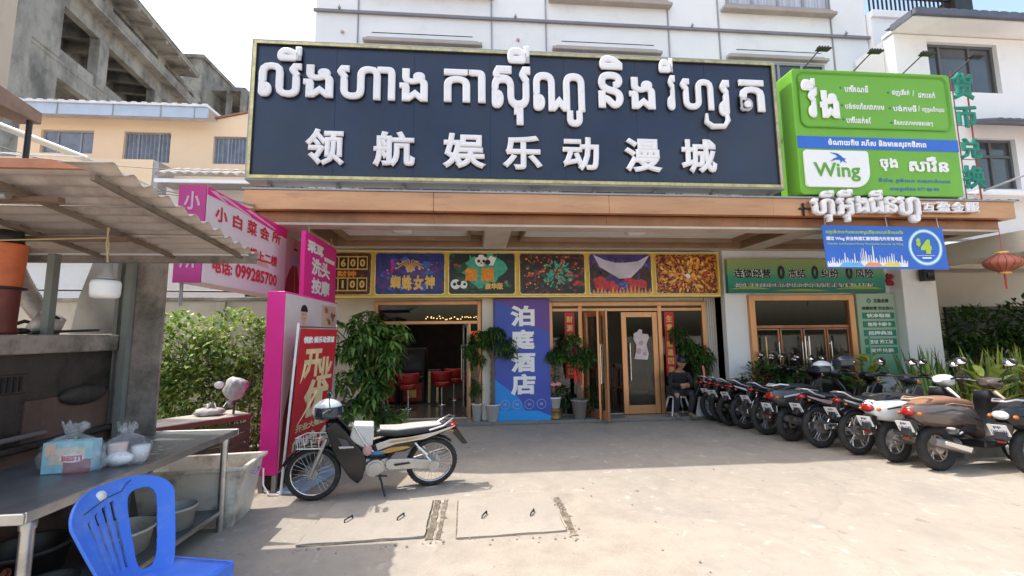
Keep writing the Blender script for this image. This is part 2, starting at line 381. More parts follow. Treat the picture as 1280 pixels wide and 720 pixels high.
structure(d.build('drain_slot', DIRTM), 'narrow crumbling drain slots beside the covers')
deb = MB()
for k in range(140):
    x, y = random.choice([(random.uniform(-.42, -.27), random.uniform(3.5, 4.4)), (random.uniform(.72, .84), random.uniform(3.4, 4.3)), (random.uniform(-1.4, .9), 3.5+random.gauss(0, .04)), (random.uniform(-1, 3), random.uniform(2.2, 5))])
    s = random.uniform(.004, .012); deb.ball((x, y, .005+s*.5), (s, s*1.2, s*.6), 5, 3)
stuff(tag(deb.build('gravel_bits', PATCH), 'small bits of gravel scattered around the covers', 'gravel'))
STEP = mat('step_tile', (.22, .21, .2), .35, var=.15, vs=2, dirt=((.1, .09, .08), .4, 2, .5))
st = thing('shop_step', 'low dark tiled step along the shop fronts', 'step', (0, 7.7, 0), kind='structure')
for i in range(14):
    x0 = -3.0+i*.82; MB().bx(x0+.003, x0+.817, 7.7, 8.12, .004, .06).build('tile', STEP, st, bev=.004)
# kerb under the planting
box('planting_kerb', CONC, None, 6.05, 11.5, 5.0, 5.12, 0, .14)['kind'] = 'structure'
soil = MB(); soil.quad((6.05, 5.12, .1), (11.5, 5.12, .1), (11.5, 7.6, .1), (6.05, 7.6, .1))
structure(soil.build('planting_soil', mat('soil', (.09, .065, .045), .95, var=.3, vs=6, bump=.6)))

# ================================================================== main building
bld = thing('commercial_building', 'white panelled building rising above the navy sign, with shops at ground level', 'building', (3, 7.6, 0))
gx = [-3.0, -2.22, .29, 1.35, 3.83, 4.89, 7.34, 8.15]
JOINT = mat('dark_joint', (.14, .14, .16), .7, var=.2)
MB().bx(-2.99, 8.13, 7.64, 7.75, 3.2, 12).build('wall_backing', JOINT, bld)
for i in range(7):
    a, b = gx[i]+.012, gx[i+1]-.012; m = MB(); hs = []
    if i in (1, 3, 5): hs = [(a+.17, b-.25, 3.95, 7.0), (a+.17, b-.03, 8.2, 10.6)]
    wallholes(m, a, b, 3.55, 12, 7.6, .04 if not hs else .035, hs); m.build('wall_panel', W_PAINT, bld)
    for k, h in enumerate(hs):
        if k == 0:
            window(bld, h[0], h[1], h[2], h[3], 7.56, (1, 1, 1, 1), (1, 2), curtain=False)
            MB().bx(h[0]-.07, h[1]+.08, 7.50, 7.6, 7.05, 7.11).bx(h[0]-.0, h[1]+.0, 7.53, 7.6, 7.11, 7.15).build('lintel', mat('grey_stone_trim', (.42, .38, .36), .8), bld, bev=.008)
            MB().tube([(h[0]+.1, 7.5, 7.2), (h[1]-.1, 7.5, 7.2)], .008, 5).build('cable', DARK, bld)
        else:
            window(bld, h[0], h[1], h[2], h[3], 7.56, (1, 1, 1, 1), (2, 1), curtain=True, gm=CURTAIN)
            MB().bx(h[0]-.12, h[1]+.1, 7.46, 7.6, 8.06, 8.13).bx(h[0]-.05, h[1]+.04, 7.5, 7.6, 8.13, 8.19).build('window_sill', mat('stone_sill', (.40, .34, .31), .8), bld, bev=.01)
# horizontal conduit with little fittings
MB().bx(-3.02, 8.16, 7.545, 7.585, 7.62, 7.67).build('conduit', mat('conduit_grey', (.22, .21, .24), .6), bld)
for x in (-2.55, .75, 4.3, 7.6): MB().ball((x, 7.53, 7.69), .03, 8, 6).tube([(x, 7.55, 7.66), (x, 7.53, 7.75)], .008, 5).build('conduit_fitting', GREY, bld)
for x in (-2.5, .8): MB().lathe([(.0, 0), (.035, 0), (.03, .03), (0, .03)], 10, FRONT(7.6) @ Matrix.Translation((x, 7.25, 0))).build('rust_stain_plug', mat('pink_plug', (.6, .4, .33), .7), bld)
for x in gx[1:-1]: MB().tube([(x, 7.585, 3.6), (x, 7.585, 12)], .013, 6).build('drain_pipe', mat('pipe_grey', (.33, .33, .36), .5), bld)
MB().bx(-3.0, 8.13, 7.62, 20, 12.0, 12.2).bx(-3.0, -2.88, 7.66, 20, 3.2, 12).build('side_wall', W_PAINT, bld)

# ground floor facade (shop fronts at y 8.1)
m = MB(); wallholes(m, -3.0, 4.72, 0, 3.3, 8.1, .12, [(-1.9, .08, .062, 2.23), (1.36, 4.5, .062, 2.2)]); m.build('shop_wall', CREAM, bld)
m = MB(); wallholes(m, 4.72, 8.15, 0, 3.3, 7.72, .12, [(5.16, 7.3, .062, 2.29)]); m.bx(4.72, 4.8, 7.84, 8.1, 0, 3.3); m.build('shop_wall', W_PAINT, bld)
MB().bx(.09, .31, 7.86, 8.1, .06, 2.3).build('pilaster', CREAM, bld, bev=.008)
MB().bx(8.15, 8.86, 7.45, 8.2, 0, 3.0).build('column', W_PAINT, bld, bev=.01)
for k in range(5): MB().bx(4.5+k*.045, 4.535+k*.045, 8.06, 8.1, .06, 2.3).build('fluted_panel', CREAM, bld)
# rooms behind the glass
def room(x0, x1, y0, y1, h, wm, fm, cm):
    MB().bx(x0, x1, y0, y1, 0, .058).build('room_floor', fm, bld)
    r = MB(); r.bx(x0-.1, x0, y0, y1, 0, h); r.bx(x1, x1+.1, y0, y1, 0, h); r.bx(x0, x1, y1, y1+.1, 0, h); r.build('room_wall', wm, bld)
    MB().bx(x0-.1, x1+.1, y0, y1+.1, h, h+.1).build('room_ceiling', cm, bld)
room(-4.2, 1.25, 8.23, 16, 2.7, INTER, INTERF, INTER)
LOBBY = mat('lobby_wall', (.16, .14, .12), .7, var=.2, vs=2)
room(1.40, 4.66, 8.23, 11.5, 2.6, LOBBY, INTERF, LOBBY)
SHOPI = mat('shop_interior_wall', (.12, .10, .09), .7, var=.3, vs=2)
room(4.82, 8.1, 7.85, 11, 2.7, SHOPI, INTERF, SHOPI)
for (x, y) in [(-1.6, 9.2), (-1.0, 9.6), (-.5, 9.2), (-.9, 11), (-.4, 12), (-1.3, 12.4), (-2, 10.4), (.3, 10.2)]:
    MB().lathe([(0, 0), (.06, 0), (.06, .02)], 12, Matrix.Translation((x, y, 2.675))).build('downlight', LAMP, bld)
for (x, y) in [(2.6, 9.2), (3.3, 10)]: MB().lathe([(0, 0), (.06, 0), (.06, .02)], 12, Matrix.Translation((x, y, 2.575))).build('downlight', LAMP, bld)
for (x, y) in [(5.5, 8.6), (5.9, 8.9), (6.6, 8.6), (6.9, 9.2), (6.2, 9.5)]: MB().lathe([(0, 0), (.04, 0), (.04, .02)], 12, Matrix.Translation((x, y, 2.675))).build('downlight', LAMP, bld)
# shopfront joinery, left (casino) opening
def frame(x0, x1, z0, z1, y, t, mtl, parent, name='door_frame', d=.1):
    MB().bx(x0, x0+t, y, y+d, z0, z1).bx(x1-t, x1, y, y+d, z0, z1).bx(x0+t, x1-t, y+.002, y+d, z1-t, z1).build(name, mtl, parent, bev=.006)
frame(-1.9, .08, .062, 2.23, 8.03, .07, COPPER_F, bld)
MB().bx(-1.83, .01, 8.05, 8.11, 1.80, 1.86).build('transom_bar', COPPER_F, bld, bev=.005)
MB().bx(-1.83, .01, 8.08, 8.088, 1.86, 2.16).build('transom_glass', GLASS_T, bld)
MB().bx(-.16, -.12, 8.05, 8.11, .062, 1.80).build('mullion', COPPER_F, bld)
MB().bx(-.12, .01, 8.08, 8.088, .08, 1.80).build('side_glass', GLASS, bld)
def glass_door(x0, x1, z0, z1, y, rot, hinge, mtl=STEEL, t=.05, label=None, bot=.12):
    M = Matrix.Translation((hinge, y, 0)) @ Matrix.Rotation(rot, 4, 'Z') @ Matrix.Translation((-hinge, -y, 0))
    f = MB(); f.bx(x0, x0+t, y-.02, y+.02, z0, z1, M); f.bx(x1-t, x1, y-.02, y+.02, z0, z1, M); f.bx(x0+t, x1-t, y-.018, y+.018, z1-t, z1, M); f.bx(x0+t, x1-t, y-.018, y+.018, z0, z0+bot, M)
    dr = f.build('door', mtl, bld, bev=.004)
    MB().bx(x0+t, x1-t, y-.004, y+.004, z0+bot, z1-t, M).build('pane', GLASS, dr)
    hx = x1-t*1.5 if abs(x0-hinge) < abs(x1-hinge) else x0+t*1.5
    MB().tube([M @ Vector((hx, y-.05, .7)), M @ Vector((hx, y-.05, 1.4))], .012, 8).tube([M @ Vector((hx, y-.05, .75)), M @ Vector((hx, y, .75))], .008, 6).tube([M @ Vector((hx, y-.05, 1.35)), M @ Vector((hx, y, 1.35))], .008, 6).build('door_handle', CHROME, dr)
    return dr, M
glass_door(-.75, -.17, .08, 1.79, 8.14, math.radians(-80), -.17, STEEL)
# right (hotel) opening
frame(1.36, 4.5, .062, 2.2, 8.03, .08, COPPER_F, bld)
for x in (1.98, 3.56): MB().bx(x-.04, x+.04, 8.04, 8.12, .062, 2.12).build('mullion', COPPER_F, bld, bev=.005)
MB().bx(1.44, 4.42, 8.045, 8.115, 2.02, 2.08).build('transom_bar', COPPER_F, bld, bev=.005)
MB().bx(1.44, 1.94, 8.075, 8.083, .1, 2.02).build('side_glass', GLASS_T, bld)
MB().bx(3.60, 4.42, 8.075, 8.083, .1, 2.02).build('side_glass', GLASS_T, bld)
MB().bx(1.44, 4.42, 8.077, 8.085, 2.08, 2.12).build('transom_glass', GLASS_T, bld)
glass_door(2.78, 3.5, .07, 2.0, 8.05, 0, 3.5, COPPER_F, .1, bot=.16)
glass_door(2.06, 2.72, .07, 2.0, 8.05, math.radians(-68), 2.06, COPPER_F, .09, bot=.16)
glass_door(1.75, 2.4, .07, 2.0, 8.16, math.radians(70), 2.4, COPPER_F, .09, bot=.16)
# green shop doors
frame(5.16, 7.3, .062, 2.29, 7.64, .11, COPPER_F, bld, d=.14)
MB().bx(5.27, 7.19, 7.68, 7.74, 1.66, 1.71).build('transom_bar', COPPER_D, bld)
MB().bx(5.27, 7.19, 7.70, 7.708, 1.71, 2.18).build('transom_glass', GLASS_T, bld)
for (a, b, h) in ((5.28, 5.75, 5.28), (5.77, 6.22, 5.77), (6.24, 6.70, 6.7), (6.72, 7.18, 7.18)): glass_door(a, b, .07, 1.65, 7.71, 0, h, COPPER_D, .03, bot=.05)
for x in (5.42, 6.2, 6.28): MB().tube([(x, 7.62, .85), (x, 7.62, 1.5)], .016, 8).build('door_handle', GOLD if x < 6 else CHROME, bld)

# ================================================================== canopy
can = thing('entrance_canopy', 'copper clad canopy spanning the shop fronts below the navy sign', 'canopy', (2.7, 6.7, 3.1))
xs = [-3.12, -.6, 1.9, 4.4, 6.4, 8.4]
for i in range(5):
    MB().bx(xs[i]+(.001 if i else 0), xs[i+1]-.002, 5.8, 5.9, 3.31, 3.575).build('fascia_panel', COPPER, can, bev=.004)
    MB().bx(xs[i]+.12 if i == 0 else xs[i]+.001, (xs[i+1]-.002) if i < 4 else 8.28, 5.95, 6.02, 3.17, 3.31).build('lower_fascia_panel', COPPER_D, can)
MB().bx(-3.12, -3.04, 5.9, 7.6, 3.31, 3.575).build('side_fascia', COPPER, can); MB().bx(8.32, 8.4, 5.9, 7.45, 3.31, 3.575).build('side_fascia', COPPER, can)
MB().bx(-3.14, 8.42, 5.78, 5.98, 3.576, 3.60).bx(-3.10, 8.38, 5.9, 7.58, 3.50, 3.574).build('roof_slab', GREY, can)
wv = MB()
for k in range(180): x = -3.1+k*.0645; wv.bx(x, x+random.uniform(.03, .06), 5.8, 5.82, 3.60, 3.603+random.random()*.018)
stuff(wv.build('sealant_edge', BLACKP, can))
MB().bx(-3.0, 8.28, 5.952, 6.1, 3.135, 3.168).build('soffit_edge', SOFFIT, can)
coff = [(-2.45, .12), (.52, 4.95), (5.35, 8.0)]
ys0, ys1 = 6.22, 7.46; sf = MB()
wx = [-3.0, -2.45, .12, .52, 4.95, 5.35, 8.0, 8.28]
sf.bx(-3.0, 8.28, 6.02, ys0, 3.14, 3.2); sf.bx(-3.0, 8.28, ys1, 7.6, 3.14, 3.2)
for i in (0, 2, 4, 6): sf.bx(wx[i], wx[i+1], ys0, ys1, 3.142, 3.2)
sf.build('soffit_beam', SOFFIT, can)
for a, b in coff:
    MB().bx(a, b, ys0, ys1, 3.36, 3.4).build('soffit_panel', SOFFIT, can)
    f = MB(); f.bx(a, a+.03, ys0, ys1, 3.145, 3.36); f.bx(b-.03, b, ys0, ys1, 3.145, 3.36); f.bx(a+.03, b-.03, ys1-.03, ys1, 3.145, 3.36); f.bx(a+.03, b-.03, ys0, ys0+.03, 3.145, 3.36); f.build('coffer_side', SOFFIT_TRIM, can)
    q0, q1, r0, r1 = a+.22, b-.22, ys0+.16, ys1-.12
    f = MB(); f.bx(q0, q1, r0, r0+.05, 3.22, 3.358); f.bx(q0, q1, r1-.05, r1, 3.22, 3.358); f.bx(q0, q0+.05, r0+.05, r1-.05, 3.22, 3.358); f.bx(q1-.05, q1, r0+.05, r1-.05, 3.22, 3.358); f.build('coffer_moulding', SOFFIT_TRIM, can, bev=.008)
    MB().bx(q0+.06, q1-.06, r0+.06, r1-.06, 3.30, 3.34).build('inner_panel', W_PLAIN, can)
    MB().ball(((a+b)/2-.05, 6.85, 3.28), (.17, .17, .06), 16, 8).build('ceiling_light', W_PLAIN, can)

# ================================================================== navy main sign
sg = thing('main_sign', 'huge navy board with raised white Khmer and Chinese lettering in a gold frame', 'sign', (.75, 5.9, 3.7))
MB().bx(-3.1, 4.6, 5.90, 6.1, 3.79, 5.74).build('sign_board', DARK, sg)
for k in range(7): MB().bx(-3.1+k*1.1+.0015, -2.0+k*1.1-.0015, 5.885+.0012*(k % 3), 5.899, 3.79, 5.74).build('face_panel', SIGNBLUE, sg)
f = MB(); f.bx(-3.16, 4.66, 5.86, 6.12, 3.73, 3.79); f.bx(-3.16, 4.66, 5.86, 6.12, 5.74, 5.80); f.bx(-3.16, -3.1, 5.862, 6.118, 3.79, 5.74); f.bx(4.6, 4.66, 5.862, 6.118, 3.79, 5.74)
f.build('sign_frame', GREY, sg, bev=.006)
f = MB(); f.bx(-3.12, 4.62, 5.845, 5.86, 3.755, 3.80); f.bx(-3.12, 4.62, 5.845, 5.86, 5.725, 5.765); f.bx(-3.13, -3.09, 5.847, 5.862, 3.80, 5.725); f.bx(4.585, 4.625, 5.847, 5.862, 3.80, 5.725)
f.build('gold_trim', GOLD, sg)
main = [("លី", (-3.03, -2.46, 4.93, 5.68)), ("ង", (-2.43, -2.02, 4.94, 5.42)), ("ហា", (-1.97, -1.16, 4.93, 5.43)), ("ង", (-1.10, -.70, 4.93, 5.42)),
        ("កា", (-.47, .13, 4.94, 5.44)), ("សុី", (.22, .79, 4.62, 5.85)), ("ណូ", (.83, 1.6, 4.62, 5.45)), ("និ", (1.81, 2.19, 4.93, 5.76)), ("ង", (2.28, 2.68, 4.93, 5.43)),
        ("រី", (2.76, 3.0, 4.93, 5.76)), ("ហ", (3.08, 3.60, 4.95, 5.44)), ("រ", (3.68, 3.86, 4.86, 5.44)), ("ត", (4.02, 4.42, 4.95, 5.46)),
        ("领", (-2.37, -1.84, 3.95, 4.48)), ("航", (-1.45, -.87, 3.95, 4.47)), ("娱", (-.48, .13, 3.95, 4.47)), ("乐", (.37, .95, 3.95, 4.46)), ("动", (1.25, 1.79, 3.95, 4.46)), ("漫", (2.17, 2.74, 3.95, 4.47)), ("城", (3.04, 3.59, 3.95, 4.48))]
for s, b in main:
    cn = ord(s[0]) > 0x4000; mb = letters(MB(), s, b, FRONT(5.868), .034 if cn else .024, .05, 3); mb.build('letter', LETTER, sg)
    letters(MB(), s, b, FRONT(5.8835), .034 if cn else .024, .012, 2).build('letter_backing', DARK, sg)
MB().tube([(4.135, 5.868, 5.06), (4.135, 5.8165, 5.06)], .055, 20).build('letter_inlay', LETTER, sg)
MB().tube([(3.79, 5.83, 4.90), (3.80, 5.83, 4.78), (3.74, 5.83, 4.69), (3.55, 5.83, 4.68), (3.46, 5.83, 4.75), (3.47, 5.83, 4.88)], [.03, .04, .042, .045, .04, .022], 8).build('letter', LETTER, sg)
for k in range(9):
    x = -2.9+k*.93; b = MB(); b.tube([(x, 6.11, 3.72), (x+.2, 6.8, 3.6)], .02, 6); b.bx(x-.02, x+.02, 6.0, 6.06, 3.6, 3.76); b.tube([(x, 6.15, 5.2), (x, 7.6, 4.6)], .02, 6); b.build('bracket', GREY, sg)

# ================================================================== green payment-shop sign
wg = thing('green_sign', 'lime green box sign with white Khmer lettering and swallow logo', 'sign', (6.2, 5.95, 3.6))
def rrect(x0, x1, z0, z1, r, n=6, rs=None):
    out = []; rs = rs or (r, r, r, r)
    for (cx, cz, a0, rr) in ((x1-rs[0], z0+rs[0], -90, rs[0]), (x1-rs[1], z1-rs[1], 0, rs[1]), (x0+rs[2], z1-rs[2], 90, rs[2]), (x0+rs[3], z0+rs[3], 180, rs[3])):
        for k in range(n+1): a = math.radians(a0+90*k/n); out.append((cx+rr*math.cos(a), cz+rr*math.sin(a)))
    return out
MB().prism(rrect(4.86, 7.56, 3.64, 5.66, .06), -.42, 0, FRONT(5.8)).build('sign_box', WGREEN, wg, bev=.01)
ring = MB(); o1 = rrect(4.94, 7.48, 4.70, 5.60, .12); i1 = rrect(4.97, 7.45, 4.73, 5.57, .1); M0 = FRONT(5.8)
n = len(o1); ring.add([M0 @ Vector((*q, .02)) for q in o1]+[M0 @ Vector((*q, .004)) for q in i1], [(i, (i+1) % n, n+(i+1) % n, n+i) for i in range(n)], False)
ring.build('pressed_groove', mat('lime_green_groove', (.10, .30, .02), .5, var=.1), wg)
MB().bx(4.863, 7.557, 5.794, 5.798, 4.37, 4.56).build('blue_strip', BLUEP, wg)
def print_on(parent, items, M, mtl, w=.02, depth=.002, name='lettering', keep=False):
    mb = MB()
    for s, b in items: letters(mb, s, b, M, w, depth, keep=keep)
    return mb.build(name, mtl, parent)
letters(MB(), "វី", (4.98, 5.24, 4.85, 5.49), FRONT(5.79), .05, .03).build('letter', WHITEP, wg)
letters(MB(), "ង", (5.27, 5.59, 4.85, 5.3), FRONT(5.79), .05, .03).build('letter', WHITEP, wg)
print_on(wg, [("បើកគណនី", (5.72, 6.12, 5.30, 5.42)), ("បង់ថ្លៃសេវាកម្ម".replace("្", ""), (5.70, 6.36, 5.02, 5.13)), ("បើកប្រាក់ខែ".replace("្", ""), (5.70, 6.11, 4.79, 4.90)),
              ("ផ្ញើប្រាក់".replace("្", ""), (6.52, 6.82, 5.26, 5.38)), ("/", (6.87, 6.90, 5.27, 5.37)), ("ដកប្រាក់".replace("្", ""), (6.97, 7.26, 5.25, 5.36)),
              ("បង់កម្ចី".replace("្", ""), (6.51, 6.91, 5.01, 5.12)), ("/", (6.94, 6.97, 5.02, 5.12)), ("បញ្ចូលទឹកលុយ".replace("្", ""), (7.0, 7.39, 5.0, 5.11)), ("និងសេវាកម្មផ្សេងៗ".replace("្", ""), (6.50, 7.16, 4.77, 4.87))], FRONT(5.796), WHITEP, .03)
print_on(wg, [("ចំណាយតិច រហ័ស និងមានសុវត្ថិភាព".replace("្", ""), (5.36, 7.0, 4.40, 4.53))], FRONT(5.793), WHITEP, .04)
bl = MB()
for (x, z) in ((5.66, 5.37), (5.66, 5.08), (5.66, 4.85), (6.46, 5.32), (6.46, 5.06), (6.46, 4.82)): bl.lathe([(0, 0), (.018, 0), (.018, .003), (0, .003)], 8, FRONT(5.798) @ Matrix.Translation((x, z, 0)))
bl.build('bullet', DGREEN, wg)
lg = MB().prism(rrect(4.93, 5.98, 3.75, 4.33, .06, 8, (.26, .05, .05, .05)), 0, .035, FRONT(5.798)).build('logo_panel', WHITEP, wg, bev=.006)
letters(MB(), "Wing", (5.06, 5.81, 3.84, 4.13), FRONT(5.76), .022, .004).build('lettering', mat('logo_green', (.12, .36, .03), .5), lg)
sw = [(0, 0), (.18, .12), (.36, .2), (.62, .62), (.30, .92), (.0, 1.0), (.36, .98), (.62, .82), (.78, .5), (1.0, .34), (.82, .34), (.95, .02), (.76, .24), (.58, .06), (.6, .26), (.42, .1)]
sw = [(0, 1), (.45, .93), (.66, .72), (.8, .5), (1, .38), (.86, .32), (1.0, .0), (.76, .22), (.62, 0), (.62, .3), (.3, .3), (0, .1), (.22, .42), (.48, .58), (.36, .8)]
MB().prism([(5.34+.26*a, 4.13+.16*b) for a, b in sw], 0, .004, FRONT(5.76)).build('swallow_mark', mat('logo_blue', (.02, .12, .5), .5), lg)
print_on(wg, [("ចុង", (6.18, 6.48, 4.03, 4.24)), ("សាវឺន", (6.66, 7.34, 4.03, 4.28))], FRONT(5.796), WHITEP, .04, .01)
print_on(wg, [("ទីតាំង ភូមិភាគ សង្កាត់លេខ".replace("្", ""), (6.14, 7.34, 3.84, 3.92)), ("លេខទូរស័ព្ទ 077 88 99".replace("្", ""), (6.31, 7.13, 3.71, 3.79))], FRONT(5.796), BLUEP, .01)
for x in (5.2, 6.05, 6.9, 7.75):
    s = thing('sign_lamp', {5.2: 'black arm spotlight at the left end above the green sign', 6.05: 'black arm spotlight second from left above the green sign', 6.9: 'black arm spotlight third from left above the green sign', 7.75: 'black arm spotlight above the green Chinese characters'}[x], 'spotlight', (x, 5.9, 5.66), 'spotlights over the green sign')
    MB().tube([(x-.14, 5.85, 5.64), (x-.05, 5.6, 5.80), (x, 5.55, 5.81)], .010, 6).build('arm', DARK, s)
    MB().bx(x-.1, x+.11, 5.5, 5.6, 5.80, 5.825).build('lamp_head', DARK, s, bev=.01)
    b = MB()
    for k in range(4): b.bx(x-.08+k*.045, x-.065+k*.045, 5.52, 5.58, 5.825, 5.85)
    b.build('cooling_fin', DARK, s)

# vertical green characters on a rail
vc = thing('vertical_sign', 'dark green Chinese characters stacked on a red steel rail', 'sign', (8.3, 6.25, 3.6))
MB().bx(8.165, 8.178, 6.24, 6.25, 3.6, 6.05).bx(8.445, 8.458, 6.24, 6.26, 3.6, 6.05).build('rail', mat('dull_red_rail', (.25, .04, .03), .5), vc)
for k in range(8): z = 3.85+k*.3; MB().bx(8.18, 8.44, 6.245, 6.25, z, z+.012).build('cross_bar', bpy.data.materials['dull_red_rail'], vc)
for s, z0, z1 in (("货", 5.50, 6.0), ("币", 5.0, 5.40), ("兑", 4.44, 4.82), ("换", 3.92, 4.34)): letters(MB(), s, (8.10, 8.52, z0, z1), FRONT(6.23), .045, .05).build('character', DGREEN, vc)
MB().bx(8.12, 8.4, 6.3, 6.5, 3.62, 3.88).build('junction_box', W_PLAIN, vc, bev=.01)

# raised fascia letters
fl = thing('fascia_lettering', 'raised white Khmer and Chinese letters standing on the copper canopy edge', 'sign', (6.3, 5.75, 3.4))
for s, b in (("ហុី", (4.93, 5.29, 3.20, 3.68)), ("អុី", (5.33, 5.60, 3.20, 3.70)), ("ង", (5.63, 5.83, 3.34, 3.60)), ("ជី", (5.86, 6.07, 3.34, 3.70)), ("ន", (6.09, 6.29, 3.34, 3.60)), ("ហូ", (6.31, 6.67, 3.20, 3.60))):
    letters(MB(), s, b, FRONT(5.77), .032, .09).build('letter', LETTER, fl)
for s, b in (("互", (6.74, 6.96, 3.37, 3.52)), ("盈", (6.98, 7.20, 3.37, 3.54)), ("金", (7.22, 7.44, 3.37, 3.54)), ("服", (7.47, 7.69, 3.37, 3.54))): letters(MB(), s, b, FRONT(5.77), .05, .06).build('letter', LETTER, fl)
MB().bx(4.8, 7.75, 5.775, 5.797, 3.40, 3.43).bx(4.85, 4.87, 5.775, 5.797, 3.3, 3.5).build('rail', DARK, fl)

# hanging blue promotion banner
hb = thing('promotion_banner', 'hanging blue banner with a glowing ring and a lime four dollar mark', 'banner', (6.15, 5.8, 2.5))
MB().prism([(5.16, 2.52), (7.13, 2.50), (7.10, 3.15), (5.13, 3.17)], 0, .006, FRONT(5.80)).build('cloth', BLUEP, hb)
PCY = mat('cyan_print', (.12, .5, .85), .5); PLG = mat('lime_print', (.45, .65, .05), .5)
def disc(mb, cx, cz, r0, r1, M, h=.002, n=28):
    return mb.lathe([(r0, 0), (r0, h), (r1, h), (r1, 0)] if r0 else [(0, h), (r1, h), (r1, 0)], n, M @ Matrix.Translation((cx, cz, 0)), smooth=False)
disc(MB(), 6.78, 2.84, .225, .285, FRONT(5.793)).build('ring', PCY, hb); disc(MB(), 6.78, 2.84, .24, .268, FRONT(5.790)).build('ring', WHITEP, hb)
letters(MB(), "$", (6.63, 6.71, 2.85, 2.98), FRONT(5.79), .06, .002).build('lettering', PLG, hb)
letters(MB(), "4", (6.70, 6.88, 2.74, 2.96), FRONT(5.79), .09, .002).build('lettering', PLG, hb)
MB().bx(6.62, 6.92, 5.788, 5.79, 2.71, 2.716).bx(6.71, 6.86, 5.788, 5.79, 2.665, 2.69).build('underline', WHITEP, hb)
print_on(hb, [("ផ្ញើប្រាក់ទៅបរទេសជាមួយវីងបានគ្រប់ទីកន្លែង".replace("្", ""), (5.18, 6.44, 3.03, 3.10))], FRONT(5.793), PLG, .03)
print_on(hb, [("通过 Wing 安全快速汇款到国内外所有地区", (5.18, 6.42, 2.93, 3.0))], FRONT(5.793), WHITEP, .04)
print_on(hb, [("Transfer and Receive Money Worldwide Securely via Wing", (5.19, 6.42, 2.865, 2.905))], FRONT(5.793), PLG, .02)
rr = random.Random(3); sk = [(5.17, 2.55)]
x = 5.17
while x < 6.45:
    h = rr.choice([.04, .08, .06, .13, .2, .1, .26]); h *= (1-abs(x-5.9)/1.1); w = rr.uniform(.01, .04); sk += [(x, 2.58+h*.25), (x+w*.3, 2.6+h), (x+w*.6, 2.6+h), (x+w, 2.58+h*.25)]; x += w+.012
sk += [(6.46, 2.56)]
sk = [q for i, q in enumerate(sk) if i == 0 or q[0] > sk[i-1][0]-1e-6]
MB().prism([(6.46, 2.54), ][:1]+sk[::-1][1:]+[(5.17, 2.54)], 0, .002, FRONT(5.793)).build('skyline_print', WHITEP, hb)
for (a, b, c) in ((5.35, 5.75, PCY), (5.75, 6.05, mat('orange_print', (.9, .35, .15), .5)), (6.05, 6.35, mat('yellow_print', (.85, .7, .1), .5))):
    MB().prism([(a, 2.545), (b, 2.545), (b-.05, 2.6), (a+.08, 2.61)], 0, .002, FRONT(5.790)).build('colour_wash', c, hb)
for x in (5.2, 6.2, 7.05): MB().tube([(x, 5.8, 3.15), (x, 5.82, 3.32)], .004, 5).build('cord', W_PLAIN, hb)
# ================================================================== row of slot game pictures
ys = thing('game_sign', 'long yellow framed sign with slot machine game pictures above the doors', 'sign', (.8, 7.7, 2.26))
MB().bx(-2.96, 4.6, 7.62, 7.9, 2.26, 3.11).build('sign_box', YELLOW, ys, bev=.01)
MB().bx(-2.93, 4.57, 7.608, 7.62, 2.265, 2.285).bx(-2.93, 4.57, 7.608, 7.62, 3.085, 3.105).build('light_strip', mat('pale_yellow', (.8, .68, .3), .5), ys)
def pic_mat(name, stops, sc=6, dist=1.5, centre=None, rad=.4, core=(1, 1, 1)):
    m = bpy.data.materials.new(name); m.use_nodes = True; t = m.node_tree; b = t.nodes['Principled BSDF']; b.inputs['Roughness'].default_value = .35
    tc = t.nodes.new('ShaderNodeTexCoord'); n = t.nodes.new('ShaderNodeTexNoise'); n.inputs['Scale'].default_value = sc; n.inputs['Distortion'].default_value = dist; n.inputs['Detail'].default_value = 4
    t.links.new(tc.outputs['Object'], n.inputs['Vector']); r = t.nodes.new('ShaderNodeValToRGB'); r.color_ramp.interpolation = 'LINEAR'
    e = r.color_ramp.elements
    while len(e) < len(stops): e.new(.5)
    for i, (p, c) in enumerate(stops): e[i].position = p; e[i].color = (*c, 1)
    t.links.new(n.outputs['Fac'], r.inputs[0]); t.links.new(r.outputs[0], b.inputs['Base Color']); return m
pm = [pic_mat('picture_brown', [(.3, (.02, .01, .02)), (.55, (.10, .03, .02)), (.7, (.25, .10, .02))]),
      pic_mat('picture_blue', [(.3, (.01, .012, .05)), (.5, (.02, .03, .22)), (.65, (.08, .03, .14)), (.8, (.03, .12, .4))], 3),
      pic_mat('picture_green', [(.35, (.012, .014, .018)), (.6, (.015, .02, .02)), (.75, (.03, .16, .08))], 3),
      pic_mat('picture_dark_red', [(.35, (.015, .01, .015)), (.58, (.05, .015, .02)), (.7, (.3, .09, .03)), (.8, (.08, .3, .2))], 7),
      pic_mat('picture_violet', [(.35, (.03, .02, .12)), (.55, (.08, .04, .22)), (.7, (.02, .05, .2))], 3),
      pic_mat('picture_amber', [(.35, (.02, .008, .01)), (.5, (.2, .03, .01)), (.6, (.6, .22, .02)), (.72, (.8, .5, .06))], 8, 2.5)]
px = [(-2.9, -1.87), (-1.79, -.58), (-.5, .69), (.78, 1.98), (2.07, 3.25), (3.34, 4.53)]
pl = ['gold number tiles', 'gold lettering on blue', 'panda and orange lettering', 'teal starburst', 'dark figures over red flames', 'amber burst of coins']
PT = mat('teal_print', (.05, .4, .28), .5, var=.3, vs=12); PO = mat('orange_lettering', (.8, .28, .02), .5, var=.3, vs=20); PW = WHITEP; PK = mat('black_print', (.015, .015, .015), .5); PUR_ = mat('violet_print', (.12, .04, .25), .5, var=.4, vs=10); DKG_ = mat('bottle_green_print', (.02, .10, .06), .5, var=.5, vs=12); PR2 = mat('crimson_print', (.5, .04, .05), .5, var=.4, vs=14)
